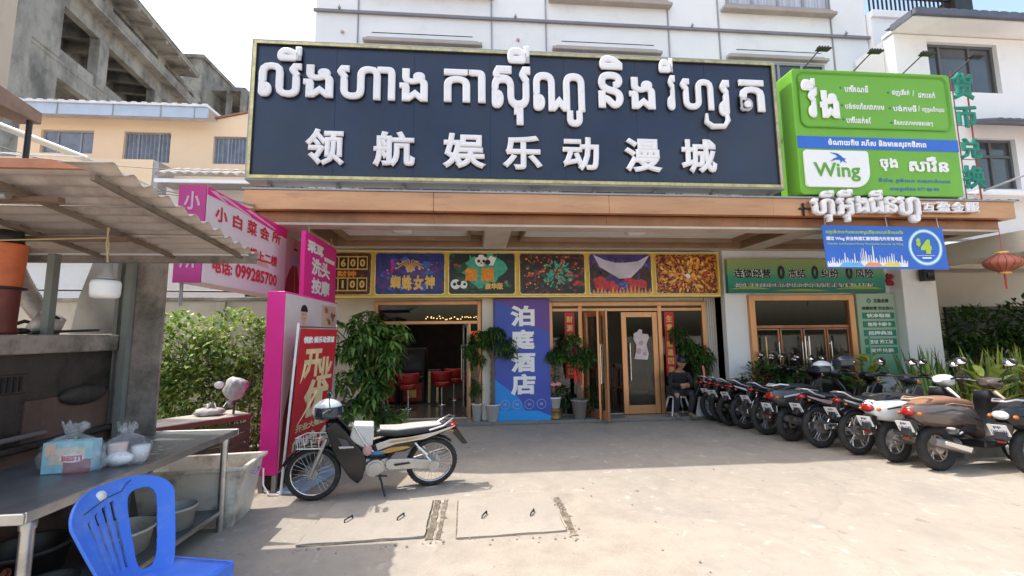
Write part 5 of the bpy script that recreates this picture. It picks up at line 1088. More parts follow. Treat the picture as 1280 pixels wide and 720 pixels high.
def mirror(parent, x, y, z, s, r=.05, big=False):
    m = MB().tube([(x, y, z), (x-.01, y+s*.07, z+.10), (x-.02, y+s*.10, z+.17)], .006, 6).build('mirror_stalk', DARK, parent)
    sc_ = (r*1.35, r*.95)
    q = MB().ball((x-.02, y+s*.13, z+.20), (.018, sc_[0], sc_[1]), 16, 8).build('mirror', BLACKP, parent)
    MB().lathe([(0, 0), (.9, 0), (.9, .04), (0, .04)], 20, Matrix.Translation((x-.040, y+s*.13, z+.20)) @ Matrix.Rotation(.5, 4, 'Z') @ Matrix.Rotation(-PI/2+.45, 4, 'Y') @ Matrix.Diagonal((sc_[1], sc_[0], .06, 1))).build('mirror_glass', MIRR, q)
def plate(parent, x, z, txt, tilt=-.35, w=.17, h=.13):
    M = Matrix.Translation((x, 0, z)) @ Matrix.Rotation(tilt, 4, 'Y') @ Matrix(((0, 0, -1, 0), (-1, 0, 0, 0), (0, 1, 0, 0), (0, 0, 0, 1)))
    p = MB().prism(rrect(-w/2, w/2, -h/2, h/2, .01, 3), 0, .004, M).build('number_plate', PLATE, parent)
    letters(MB(), txt[0], (-w*.2, w*.2, h*.12, h*.36), M @ Matrix.Translation((0, 0, .004)), .03, .0006).build('lettering', mat('plate_blue', (.03, .06, .25), .5) if 'plate_blue' not in bpy.data.materials else bpy.data.materials['plate_blue'], p)
    letters(MB(), txt[1], (-w*.4, w*.4, -h*.38, h*.04), M @ Matrix.Translation((0, 0, .004)), .04, .0006).build('lettering', bpy.data.materials['plate_blue'], p)
CHAR_ = mat('dull_charcoal', (.06, .06, .065), .5, var=.2)
def underbone(label, body=GLB, accent=SILV, accent2=GOLDP, wst='spoke', rim=CHROME, seat=SEATM, tail=TAILR, plt=("ភនំពេញ".replace("្", ""), "1AB-2345"), basket=False, steer=0, sport=True, helmet=None):
    t = thing('motorcycle', label, 'motorcycle')
    R = .28; wheel(t, -.60, R, .031 if not sport else .042, wst, rim)
    fw_ = thing('front_assembly', '', ''); del fw_['label']; del fw_['category']
    bpy.data.objects.remove(fw_)
    F = Matrix.Translation((.40, 0, .78)) @ Matrix.Rotation(steer, 4, Vector((-.38, 0, 1)).normalized()) @ Matrix.Translation((-.40, 0, -.78))
    def fbuild(mb, nm, mt, par=None, **k): mb.v = [tuple(F @ Vector(v)) for v in mb.v]; return mb.build(nm, mt, par or t, **k)
    # front wheel
    w = fbuild(MB().torus((.60, 0, R), R-.03, .03, 'Y', 36, 10), 'wheel', RUBBER); Ri = R-.06
    fbuild(MB().torus((.60, 0, R), Ri+.006, .011, 'Y', 36, 6, sq=1.4), 'rim', rim, w); s = MB()
    if wst == 'spoke':
        for k in range(28): a = 2*PI*k/28; b = a+(.25 if k % 2 else -.25); yy = .03 if k % 4 < 2 else -.03; s.tube([(.60+.045*math.cos(b), yy, R+.045*math.sin(b)), (.60+Ri*math.cos(a), 0, R+Ri*math.sin(a))], .0022, 4, caps=False)
    else:
        for k in range(5): a = 2*PI*k/5; s.tube([(.60+.03*math.cos(a), 0, R+.03*math.sin(a)), (.60+Ri*math.cos(a+.1), 0, R+Ri*math.sin(a+.1))], .013, 6)
    fbuild(s, 'spokes', CHROME if wst == 'spoke' else rim, w); fbuild(MB().tube([(.60, -.06, R), (.60, .06, R)], .035, 14).tube([(.60, -.03, R), (.60, .03, R)], .055, 16), 'hub', ALU, w)
    fbuild(MB().tube([(.60, .075, R), (.52, .075, .50), (.46, .07, .66)], [.018, .02, .022], 10).tube([(.60, -.075, R), (.52, -.075, .50), (.46, -.07, .66)], [.018, .02, .022], 10), 'fork', ALU)
    arc = [(.60+(R+.035)*math.cos(a), R+(R+.035)*math.sin(a)) for a in [math.radians(d) for d in range(15, 171, 12)]]
    fbuild(strip(arc, [.03]+[.055]*(len(arc)-2)+[.04], arcy=.03), 'front_fender', body, solid=.006)
    # handlebar cowl, headlight, bar
    c = loft([(.53, .89, .02, .03), (.52, .90, .075, .055), (.46, .92, .10, .07), (.38, .94, .095, .055), (.33, .94, .05, .03)]); fbuild(c, 'handlebar_cowl', body)
    fbuild(MB().ball((.515, 0, .895), (.035, .085, .055), 16, 10), 'headlight', CLEARL)
    for sy in (-1, 1):
        fbuild(MB().tube([(.42, sy*.07, .95), (.40, sy*.18, .98), (.36, sy*.30, .98)], .011, 8), 'handlebar', CHROME); fbuild(MB().tube([(.385, sy*.22, .982), (.355, sy*.33, .98)], .018, 10), 'grip', BLACKP)
        fbuild(MB().tube([(.43, sy*.17, .975), (.42, sy*.31, .965)], .006, 6), 'brake_lever', ALU)
        mm = MB().tube([(.40, sy*.17, .98), (.40, sy*.22, 1.07), (.39, sy*.24, 1.12)], .005, 6); fbuild(mm, 'mirror_stalk', DARK); q = fbuild(MB().ball((.385, sy*.26, 1.155), (.014, .062, .042), 16, 8), 'mirror', BLACKP)
        fbuild(MB().lathe([(0, 0), (1, 0), (1, .5), (0, .5)], 18, Matrix.Translation((.374, sy*.26, 1.155)) @ Matrix.Rotation(.5, 4, 'Z') @ Matrix.Rotation(-PI/2+.45, 4, 'Y') @ Matrix.Diagonal((.035, .054, .005, 1))), 'mirror_glass', MIRR, q)
        fbuild(MB().ball((.49, sy*.10, .87), (.03, .022, .02), 10, 6), 'turn_signal', ORANGE)
    # leg shield & centre body
    for sy in (-1, 1):
        MB().prism([(.49, .80), (.40, .86), (.30, .75), (.20, .60), (.12, .50), (.09, .42), (.10, .32), (.12, .21), (.17, .16), (.25, .24), (.33, .38), (.42, .58)], 0, .03, Matrix.Translation((0, sy*.085+.015, 0)) @ Matrix.Rotation(sy*.12, 4, 'Z') @ FRONT(0)).build('leg_shield', body, t, bev=.014, seg=3)
        MB().prism([(.36, .60), (.22, .585), (.21, .565), (.35, .575)], 0, .008, Matrix.Translation((0, sy*.108+.004+sy*.006, 0)) @ Matrix.Rotation(sy*.12, 4, 'Z') @ FRONT(0)).build('shield_stripe', accent, t, bev=.002)
        MB().prism([(.37, .70), (.28, .66), (.24, .57), (.31, .56)], 0, .006, Matrix.Translation((0, sy*.106+.003+sy*.004, 0)) @ Matrix.Rotation(sy*.12, 4, 'Z') @ FRONT(0)).build('shield_vent', CHAR_, t, bev=.002)
    loft([(.49, .78, .03, .05), (.44, .76, .06, .11), (.36, .66, .06, .13), (.28, .55, .05, .10), (.12, .50, .05, .05), (-.02, .52, .05, .05)], ).build('centre_body', body, t)
    # rear body / seat
    loft([(.02, .53, .04, .05), (-.12, .56, .085, .07), (-.32, .62, .095, .06), (-.55, .70, .09, .045), (-.72, .76, .07, .035), (-.83, .80, .04, .02)]).build('side_cover', body, t)
    for sy in (-1, 1):
        MB().prism([(-.02, .50), (-.2, .58), (-.5, .67), (-.80, .79), (-.84, .82), (-.6, .76), (-.35, .68), (-.15, .635), (.0, .57)], 0, .006, Matrix.Translation((0, sy*.098+(.003), 0)) @ FRONT(0)).build('side_stripe', accent, t, bev=.002)
        MB().prism([(.03, .56), (-.2, .60), (-.38, .62), (-.43, .52), (-.30, .46), (.0, .45)], 0, .012, Matrix.Translation((0, sy*.088+.006, 0)) @ FRONT(0)).build('lower_cover', body, t, bev=.006)
        MB().prism([(.0, .475), (-.16, .535), (-.32, .56), (-.36, .545), (-.26, .50), (-.12, .465)], 0, .004, Matrix.Translation((0, sy*.097+.002, 0)) @ FRONT(0)).build('gold_stripe', accent2, t)
        MB().prism([(-.12, .585), (-.32, .635), (-.5, .70), (-.33, .66), (-.16, .615)], 0, .004, Matrix.Translation((0, sy*.103+.002, 0)) @ FRONT(0)).build('gold_stripe', accent2, t)
    se = loft([(.02, .66, .06, .035), (-.05, .69, .10, .05), (-.22, .705, .12, .05), (-.42, .755, .125, .05), (-.62, .80, .11, .042), (-.74, .82, .07, .03)]); se.build('seat', seat, t)
    if seat is SEATM and basket: loft([(-.04, .725, .085, .018), (-.22, .742, .105, .018), (-.42, .792, .108, .018), (-.62, .83, .095, .016), (-.70, .835, .06, .01)]).build('seat_dust_cover', SEATG, t)
    MB().tube([(-.55, .11, .78), (-.70, .115, .83), (-.80, .09, .90), (-.84, 0, .91), (-.80, -.09, .90), (-.70, -.115, .83), (-.55, -.11, .78)], .012, 8).build('grab_rail', CHROME if basket else SILV, t)
    tl = MB().ball((-.83, 0, .80), (.045, .06, .032), 14, 8).build('tail_light', tail, t)
    for sy in (-1, 1): MB().ball((-.80, sy*.095, .755), (.024, .014, .014), 10, 6).build('turn_signal', ORANGE, t)
    arc = [(-.60+(R+.03)*math.cos(a), R+(R+.04)*math.sin(a)) for a in [math.radians(d) for d in range(60, 200, 14)]]
    strip(arc[:6], [.05]*6, arcy=.02).build('rear_fender', BLACKP, t, solid=.006)
    MB().prism([(-.80, .74), (-.86, .78), (-.99, .55), (-.97, .52), (-.93, .53)], -.04, .04, FRONT(0)).build('mud_guard', BLACKP, t, bev=.006)
    if plt: plate(t, -.935, .66, plt, -.45)
    # engine
    MB().tube([(.0, -.115, .31), (.0, .115, .31)], .095, 22).tube([(-.10, -.09, .33), (-.10, .09, .33)], .07, 18).build('engine_case', ALU, t, bev=.01, seg=2); MB().tube([(.0, .115, .31), (.0, .14, .31)], .07, 22).build('flywheel_cover', ALU, t, bev=.008, seg=2); MB().tube([(.0, -.115, .31), (.0, -.14, .31)], .07, 22).build('clutch_cover', ALU, t, bev=.008, seg=2)
    MB().prism([(.09, .47), (.02, .46), (-.08, .47), (-.12, .40), (.06, .40)], -.05, .05, FRONT(0)).build('carburettor', DARK, t, bev=.01)
    MB().tube([(-.12, 0, .38), (-.2, 0, .46), (-.3, 0, .55)], .03, 8).build('frame_tube', DARK, t); MB().tube([(-.16, .09, .30), (-.60, .09, .28)], .016, 8).tube([(-.16, -.09, .30), (-.60, -.09, .28)], .016, 8).build('swing_arm', DARK, t)
    fn = MB()
    for k in range(7): fn.tube([(.08+k*.022, 0, .37+k*.002), (.092+k*.022, 0, .37+k*.002)], .055, 12)
    fn.tube([(.05, 0, .37), (.24, 0, .38)], .04, 10); fn.build('cylinder_fins', ALU, t)
    MB().prism([(-.10, .37), (-.14, .40), (-.36, .385), (-.56, .345), (-.65, .325), (-.67, .28), (-.62, .235), (-.54, .24), (-.36, .265), (-.14, .27), (-.10, .30)], 0, .03, Matrix.Translation((0, .125, 0)) @ FRONT(0)).build('chain_case', ALU, t, bev=.013, seg=3)
    MB().tube([(-.60, .095, .28), (-.60, .14, .28)], .055, 20).build('hub_cover', ALU, t); MB().prism([(-.18, .345), (-.34, .35), (-.36, .33), (-.2, .32)], 0, .006, Matrix.Translation((0, .13, 0)) @ FRONT(0)).build('chain_case_slot', DARK, t)
    MB().tube([(.15, -.06, .28), (.05, -.10, .20), (-.2, -.13, .22)], .016, 8).tube([(-.2, -.13, .22), (-.3, -.135, .25), (-.72, -.14, .34), (-.80, -.14, .355)], [.02, .04, .045, .035], 12).build('exhaust', EXH, t)
    if not basket: MB().bx(-.72, -.34, -.195, -.185, .27, .34).build('heat_shield', CHROME, t, bev=.004)
    for sy in (-1, 1): MB().tube([(-.40, sy*.10, .62), (-.58, sy*.11, .32)], [.014, .014], 8).tube([(-.43, sy*.103, .57), (-.53, sy*.108, .41)], .026, 10).build('shock_absorber', CHROME if sy else ALU, t)
    MB().tube([(-.05, -.2, .22), (-.05, .2, .22)], .012, 8).build('footrest', BLACKP, t); MB().tube([(.0, .13, .24), (-.12, .15, .23)], .01, 6).build('gear_lever', DARK, t)
    MB().tube([(-.05, .11, .22), (-.1, .24, .045)], .011, 6).build('side_stand', DARK, t)
    if basket:
        b = MB()
        for z, s in ((.56, .7), (.68, 1.05)):
            b.tube([(.50, -.13*s, z), (.74, -.13*s, z), (.74, .13*s, z), (.50, .13*s, z), (.50, -.13*s, z)], .0065, 5)
        for k in range(5): y = -.12+.06*k; b.tube([(.74, y, .66), (.73, y*.7, .56), (.50, y*.7, .56)], .0045, 4)
        for k in range(4): x = .52+.07*k; b.tube([(x, .13, .66), (x, .09, .56), (x, -.09, .56), (x, -.13, .66)], .0045, 4)
        b2_ = fbuild(b, 'basket', W_PLAIN)
        MB().prism([(.22, .80), (.02, .78), (.03, .56), (.12, .54), (.26, .64)], -.10, .10, FRONT(0)).build('white_box', mat('scuffed_white_box', (.6, .6, .6), .5, var=.08, vs=8, dirt=((.3, .28, .25), .5, 8)), t, bev=.015, seg=2); MB().tube([(.24, .11, .84), (.12, .13, .62), (.02, .12, .50)], .008, 6).build('strap', CHROME, t)
    for c in t.children:      # low tail: the seat unit drops towards the rear
        nm = c.name.split('.')[0]
        if nm in ('side_cover', 'side_stripe', 'gold_stripe', 'seat', 'seat_dust_cover', 'grab_rail', 'tail_light', 'turn_signal', 'mud_guard', 'number_plate', 'shock_absorber'):
            for m_ in [c]+list(c.children):
                for v in m_.data.vertices:
                    if v.co.x < -.05 and v.co.z > .42: v.co.z -= .105*min(1, (-v.co.x-.05)/.55)*min(1, (v.co.z-.42)/.18)
    return t
def scooter(label, main, second=None, seat=SEATM, rim=SILV, tail=TAILR, plt=("ភនំពេញ".replace("្", ""), "1CD-6789"), style='tri', badge=None, fender=None, shield=None):
    second = second or main; t = thing('scooter', label, 'scooter'); R = .245
    wheel(t, -.58, R, .052, style, rim); wheel(t, .60, R-.01, .048, style, rim)
    # rear body shell
    loft([(-.88, .66, .03, .05), (-.84, .65, .09, .095), (-.74, .63, .14, .13), (-.55, .62, .175, .15), (-.32, .62, .175, .15), (-.12, .58, .15, .16), (-.02, .50, .12, .15), (.02, .42, .10, .10)]).build('rear_body', main, t)
    loft([(-.86, .70, .06, .03), (-.60, .775, .13, .045), (-.38, .775, .145, .05), (-.14, .74, .13, .045), (-.04, .71, .09, .03)]).build('seat', seat, t)
    loft([(-.70, .70, .10, .012), (-.4, .745, .155, .012), (-.1, .70, .13, .012)]).build('seat_trim', second, t)
    for sy in (-1, 1):
        MB().prism([(-.78, .655), (-.45, .69), (-.15, .62), (-.08, .56), (-.12, .555), (-.45, .665), (-.78, .635)], 0, .006, Matrix.Translation((0, sy*.165+.003, 0)) @ FRONT(0)).build('side_moulding', CHAR_ if second is TAN else (second if second is not main else SILV), t, bev=.002)
        MB().prism([(-.16, .50), (-.30, .50), (-.42, .44), (-.18, .42)], 0, .006, Matrix.Translation((0, sy*.15+.003, 0)) @ FRONT(0)).build('side_vent', BLACKP, t, bev=.003)
    MB().ball((-.868, 0, .655), (.04, .075, .05), 16, 10).build('tail_light', tail, t)
    for sy in (-1, 1): MB().ball((-.84, sy*.11, .64), (.028, .022, .022), 10, 8).build('turn_signal', ORANGE, t)
    # floor and leg shield
    MB().prism([(-.10, .24), (.26, .24), (.38, .30), (.40, .36), (.26, .31), (-.08, .31)], -.15, .15, FRONT(0)).build('floorboard', BLACKP, t, bev=.015)
    sh_ = []
    for (x, z, hw) in ((.30, .27, .10), (.38, .32, .16), (.44, .45, .19), (.45, .60, .20), (.42, .75, .17), (.38, .86, .10)):
        sh_.append([Vector((x-.10*abs(math.sin(a))**2, hw*math.sin(a), z)) for a in [(-1+2*k/10)*PI/2 for k in range(11)]])
    MB().loft(sh_, caps=False, closed=False).build('leg_shield', shield or main, t, solid=.025)
    si = [[Vector((p.x-.03, p.y*.86, p.z)) for p in r] for r in sh_]; MB().loft(si, caps=False, closed=False).build('inner_shield', BLACKP, t, solid=.01)
    MB().ball((.47, 0, .62), (.03, .05, .12), 12, 8).build('front_badge', second, t)
    arc = [(.60+(R+.03)*math.cos(a), R+(R+.03)*math.sin(a)) for a in [math.radians(d) for d in range(10, 176, 14)]]
    strip(arc, [.04]+[.075]*(len(arc)-2)+[.05], arcy=.04).build('front_fender', fender or main, t, solid=.008)
    MB().tube([(.60, .08, R), (.50, .07, .42)], .02, 8).tube([(.60, -.08, R), (.50, -.07, .42)], .02, 8).tube([(.50, 0, .42), (.40, 0, .86)], .025, 8).build('fork', DARK, t)
    # handlebar cowl with headlight
    loft([(.47, .93, .03, .05), (.45, .94, .09, .075), (.40, .95, .12, .075), (.33, .955, .10, .05), (.29, .955, .05, .03)]).build('handlebar_cowl', main, t)
    MB().ball((.455, 0, .935), (.035, .065, .06), 16, 10).build('headlight', CLEARL, t)
    for sy in (-1, 1):
        MB().tube([(.37, sy*.08, .96), (.34, sy*.20, .99), (.30, sy*.30, .99)], .012, 8).build('handlebar', BLACKP, t); MB().tube([(.325, sy*.22, .993), (.285, sy*.33, .99)], .019, 10).build('grip', BLACKP, t)
        MB().tube([(.375, sy*.17, .985), (.35, sy*.31, .975)], .006, 6).build('brake_lever', ALU, t); mirror(t, .35, sy*.15, .99, sy, .052)
    # engine, exhaust, fender
    MB().tube([(-.25, .02, .27), (-.58, .09, .26)], [.07, .09], 12).build('engine_case', ALU, t)
    MB().prism([(-.18, .34), (-.5, .36), (-.68, .30), (-.66, .20), (-.3, .18), (-.18, .22)], 0, .05, Matrix.Translation((0, .15, 0)) @ FRONT(0)).build('drive_case', ALU, t, bev=.015, seg=2)
    MB().tube([(-.18, -.05, .22), (-.2, -.12, .20), (-.30, -.15, .22)], .015, 8).tube([(-.28, -.15, .22), (-.38, -.155, .24), (-.72, -.16, .33), (-.80, -.16, .35)], [.025, .05, .055, .04], 14).build('exhaust', EXH, t)
    MB().prism([(-.36, .27), (-.70, .36), (-.72, .32), (-.40, .22)], 0, .008, Matrix.Translation((0, -.21, 0)) @ FRONT(0)).build('heat_shield', CHROME, t, bev=.003)
    MB().tube([(-.62, .12, .28), (-.66, .12, .52)], [.025, .018], 10).build('shock_absorber', CHROME, t)
    MB().prism([(-.80, .56), (-.90, .58), (-.97, .40), (-.93, .38), (-.86, .42)], -.055, .055, FRONT(0)).build('mud_guard', BLACKP, t, bev=.01)
    plate(t, -.94, .50, plt, -.38); MB().tube([(-.93, -.03, .38), (-.94, .03, .38)], .016, 8).build('reflector', TAILR, t)
    MB().tube([(-.2, .12, .2), (-.22, .25, .03)], .011, 6).build('side_stand', DARK, t)
    MB().tube([(-.60, .10, .80), (-.76, .10, .82), (-.84, .06, .80), (-.84, -.06, .80), (-.76, -.10, .82), (-.60, -.10, .80)], .011, 8).build('grab_rail', second if second is not main else SILV, t)
    if badge: MB().prism([(-.55, .60), (-.38, .72), (-.12, .70), (-.10, .62), (-.3, .60), (-.42, .52)], 0, .004, Matrix.Translation((0, -.176, 0)) @ FRONT(0)).build('side_decal', badge, t)
    return t
def park(t, rear, head, lean=5, half=-.60):
    """rear contact point (x,y) and heading (degrees from +x)"""
    a = math.radians(head); t.location = (rear[0]-half*math.cos(a), rear[1]-half*math.sin(a), 0.0)
    t.rotation_euler = (math.radians(-lean), 0, a); return t
DUSTP = mat('dusty_silver_paint', (.40, .39, .38), .35, .4, var=.15, vs=6, dirt=((.2, .18, .16), .4, 8))
G = 'motorcycles and scooters parked in a row by the plants'
RDB = mat('deep_red_paint', (.22, .01, .015), .15, var=.1, coat=.5); PNKS = mat('dusty_pink_stripe', (.5, .33, .33), .3, var=.1); WSTR = mat('white_stripe', (.68, .68, .7), .25, var=.05); CHAR = mat('charcoal_paint', (.05, .05, .055), .2, var=.1, coat=.4)
BRZ = mat('bronze_grey_paint', (.14, .11, .10), .2, .3, var=.08, coat=.4); TAN = mat('tan_panel', (.48, .33, .22), .3, var=.06, coat=.3); BRSEAT = mat('brown_vinyl_seat', (.30, .15, .09), .5, var=.12); BLD = mat('blue_decal', (.03, .2, .6), .3); BZR = mat('bronze_rim', (.42, .34, .28), .3, .7, var=.1)
row = [
 (underbone('farthest dark motorcycle with white five spoke wheels beside the seated man', body=GLB, accent=WSTR, accent2=RDB, wst='five', rim=WHITEC, plt=None), (4.30, 7.56), 10),
 (underbone('dark red tailed motorcycle with silver stripe, second from the seated man', body=RDB, accent=SILV, accent2=WSTR, wst='five', rim=BLACKP, plt=("PP", "1AC-4471")), (4.36, 7.36), 10),
 (underbone('black motorcycle with plain wheels and pale plate, third from the seated man', body=CHAR, accent=RDB, accent2=RDB, wst='five', rim=BLACKP, plt=("PP", "1BD-9203")), (4.36, 7.12), 10),
 (underbone('black motorcycle with large bright red tail lamp and white stripe, fourth in the row', body=GLB, accent=WSTR, accent2=SILV, wst='spoke', plt=("PP", "1AX-5520")), (4.44, 6.87), 9),
 (underbone('black motorcycle with thin chrome spoked rims, fifth from the seated man', body=GLB, accent=CHAR, accent2=PNKS, wst='spoke', plt=("PP", "1CF-3318")), (4.52, 6.45), 8),
 (scooter('dark scooter with broad pale grey seat panel in the middle of the row', CHAR, WSTR, rim=BLACKP, style='five', plt=("PP", "1EK-7042")), (4.58, 6.05), 9),
 (underbone('black motorcycle with pinkish stripe and orange red tail lamp, next to the helmeted bikes', body=GLB, accent=PNKS, accent2=WSTR, wst='spoke', plt=("PP", "1AV-0613")), (4.73, 5.66), 9),
 (underbone('sporty black motorcycle with silver tail fairing and silver spoke wheel, left of the white scooter', body=CHAR, accent=SILV, accent2=WSTR, seat=SEATM, wst='five', rim=SILV, plt=("PP", "1DA-8856")), (4.94, 5.30), 8),
 (scooter('white scooter with blue side decal and round red tail lamp', WHITEC, CHAR, rim=SILV, style='five', plt=("PP", "1FG-2290"), badge=BLD), (5.07, 4.95), 6),
 (scooter('bronze grey scooter with brown seat and tan leg shield, in front of the white scooter', BRZ, TAN, shield=TAN, seat=BRSEAT, rim=BZR, style='five', plt=("PP", "1HB-6157")), (5.25, 4.62), 4),
 (scooter('black scooter with clear tail lens cut off by the right edge of the photo', GLB, SILV, rim=SILV, tail=CLEARL, style='five', plt=("PP", "1AN-1184")), (6.03, 4.32), 6)]
for t, r, h in row: t['group'] = G; park(t, r, h)
hero = underbone('black motorcycle with gold side stripes, grey seat and wire basket standing alone', body=GLB, accent=SILV, accent2=mat('gold_stripe_paint', (.46, .27, .07), .3, .3, var=.2, vs=9), wst='spoke', basket=True, steer=math.radians(-16), sport=False, plt=None)
park(hero, (-.47, 4.80), 193.5, 5); hero.rotation_euler = (math.radians(-4), 0, math.radians(193.5)); hero.scale = (.97, .97, .9)
MB().ball((-.12+.20, .12, .52), (.05, .03, .06), 10, 8).build('pink_pouch', mat('dusty_pink_cloth', (.5, .3, .28), .7), hero)
MB().ball((-.02, .06, .47), (.12, .05, .03), 12, 8).build('blue_cloth', mat('blue_cloth', (.06, .2, .45), .7), hero)
def helmet(x, y, z, shell, label, rz=0):
    t = thing('helmet', label, 'helmet', (x, y, z)); 
    rings = []
    for j in range(9):
        a = PI*.62*j/8; rings.append([Vector((x+.13*math.sin(a)*math.cos(b)*1.12, y+.115*math.sin(a)*math.sin(b), z+.05+.115*math.cos(a))) for b in [2*PI*k/20 for k in range(20)]])
    MB().loft(rings, caps=False).build('shell', shell, t, solid=.012)
    M = Matrix.Translation((x, y, z+.045)) @ Matrix.Rotation(rz, 4, 'Z'); v = []
    for j in range(5): v.append([M @ Vector(((.155)*math.cos(b), (.14)*math.sin(b), -.055+j*.028)) for b in [math.radians(-70+140*k/12) for k in range(13)]])
    MB().loft(v, caps=False, closed=False).build('visor', mat('smoked_visor', (.02, .03, .05), .05, 0, coat=.5), t, solid=.004)
    return t
helmet(-1.50, 4.52, .80, mat('white_green_helmet', (.62, .68, .66), .2, var=.1, coat=.5), 'white helmet with a dark visor on the handlebar of the lone motorcycle', math.radians(-60))
helmet(5.22, 6.12, .98, WHITEC, 'white helmet resting on a handlebar in the row of motorcycles', math.radians(-150))
helmet(5.28, 5.80, 1.10, GLB, 'black helmet with clear visor perched highest in the row of motorcycles', math.radians(-140))
# ================================================================== right neighbour building
rbd = thing('white_neighbour_building', 'white building at right with dark tiled eaves, large window and rooftop railing', 'building', (10, 7, 0))
m = MB(); hs = [(8.42, 9.87, 6.0, 6.98), (9.10, 9.98, 4.14, 5.11)]
wallholes(m, 7.75, 16, 3.2, 7.1, 6.75, .2, hs); m.build('wall', W_PAINT, rbd)
MB().bx(7.75, 7.85, 6.96, 7.54, 3.6, 7.1).build('side_wall', W_PAINT, rbd); MB().bx(8.16, 16, 7.5, 7.7, 7.3, 8.05).build('upper_wall', W_PAINT, rbd)
DGF = mat('dark_grey_frame', (.10, .10, .11), .5)
window(rbd, *hs[0], 6.82, (1, 2, 1.6), (1,), fm=DGF); window(rbd, *hs[1], 6.82, (1, 1), (2, 1), fm=DGF, curtain=True)
DTILE = mat('dark_blue_grey_tile', (.10, .11, .15), .6, var=.15)
MB().bx(7.72, 16, 6.352, 6.94, 7.12, 7.17).build('eave_soffit', W_PAINT, rbd); MB().bx(7.70, 16, 6.28, 6.35, 7.14, 7.26).build('eave_fascia', DTILE, rbd, bev=.01)
for k in range(40):
    x = 7.75+k*.2; MB().prism([(x+.1+.098*math.cos(a), .02*math.sin(a)) for a in [j*PI/5 for j in range(6)]], 0, .62, Matrix.Translation((0, 6.28, 7.25)) @ Matrix.Rotation(math.radians(2), 4, 'X') @ Matrix(((1, 0, 0, 0), (0, 0, 1, 0), (0, 1, 0, 0), (0, 0, 0, 1)))).build('roof_tile', DTILE, rbd)
MB().bx(7.70, 7.76, 6.352, 6.74, 7.14, 7.26).build('eave_return', DTILE, rbd)
M = Matrix.Translation((0, 6.3, 5.22)) @ Matrix.Rotation(math.radians(24), 4, 'X')
MB().bx(9.0, 14, .02, .46, -.05, .0, M).build('window_hood', DTILE, rbd)
for k in range(26): x = 9.02+k*.17; MB().prism([(x+.08+.078*math.cos(a), .04*math.sin(a)) for a in [j*PI/5 for j in range(6)]], 0, .48, M @ Matrix(((1, 0, 0, 0), (0, 0, 1, 0), (0, 1, 0, 0), (0, 0, 0, 1)))).build('roof_tile', DTILE, rbd)
MB().bx(8.6, 14, 6.4, 6.74, 3.9, 3.98).build('ledge', W_PAINT, rbd, bev=.01)
# rooftop railing
MB().bx(8.16, 10.6, 7.45, 7.72, 8.052, 8.2).build('balcony_slab', W_PAINT, rbd)
rl = MB().bx(8.2, 10.5, 7.55, 7.6, 8.58, 8.63)
rl.build('rail', DARK, rbd)
for k in range(24): x = 8.22+k*.1; MB().bx(x, x+.022, 7.56, 7.585, 8.2, 8.58).build('baluster', DARK, rbd)
MB().bx(10.1, 10.5, 7.45, 7.8, 8.2, 8.66).build('rooftop_unit', DARK, rbd, bev=.02); MB().bx(8.6, 9.6, 9, 11, 8.2, 11).build('stair_tower', W_PAINT, rbd); MB().bx(8.9, 9.3, 8.97, 9, 8.4, 10).build('dark_doorway', GLASS_D, rbd)
MB().tube([(8.45, 6.2, 3.9), (10.2, 5.4, 4.6)], .02, 6).build('stay_rod', GREY, rbd)
# slanting light beam below, recess, wall behind the shrubs
MB().bx(8.42, 8.9, 3.4, 7.44, 2.78, 3.12).build('beam', CREAM, rbd, bev=.01); MB().bx(8.9, 14, 3.4, 9.5, 3.0, 3.1).build('porch_ceiling', SOFFIT, rbd)
MB().bx(8.87, 15, 9.5, 9.65, 0, 3.0).build('porch_wall', CREAM, rbd); MB().bx(11.4, 14.5, 9.44, 9.5, 0, 2.15).build('dark_glazing', GLASS_D, rbd)
MB().bx(8.75, 15, 8.2, 8.25, 2.9, 3.0).build('porch_bulkhead', CREAM, rbd)
for x in (9.9, 11.2): MB().bx(x, x+.03, 9.46, 9.498, 0, 3.0).build('wall_joint', GREY, rbd)
# red lantern
ln = thing('paper_lantern', 'faded red ribbed lantern hanging under the beam at the right edge', 'lantern', (8.0, 5.75, 2.45))
LANT = mat('faded_red_lantern', (.42, .13, .09), .6, var=.15)
prof = [(.07, .30)]+[(.07+.15*math.sin(PI*k/14), .28-.26*k/14) for k in range(15)]+[(.07, 0.0)]
MB().lathe(prof, 16, Matrix.Translation((8.0, 5.75, 2.45)), smooth=False).build('lantern_body', LANT, ln)
for k in range(16): a = 2*PI*k/16; MB().tube([(8.0+(r+.003)*math.cos(a), 5.75+(r+.003)*math.sin(a), 2.45+z) for r, z in prof[1:-1:2]], .004, 4).build('rib', mat('dark_rib', (.2, .05, .03), .6) if 'dark_rib' not in bpy.data.materials else bpy.data.materials['dark_rib'], ln)
MB().lathe([(0, .0), (.07, 0), (.07, .03), (0, .03)], 14, Matrix.Translation((8.0, 5.75, 2.43))).lathe([(0, .0), (.07, 0), (.07, .03), (0, .03)], 14, Matrix.Translation((8.0, 5.75, 2.74))).build('cap', GOLDP, ln)
MB().tube([(8.0, 5.75, 2.77), (8.0, 5.75, 3.14)], .005, 5).tube([(8.0, 5.75, 2.43), (8.0, 5.75, 2.2)], .012, 5).build('tassel_cord', REDP, ln)

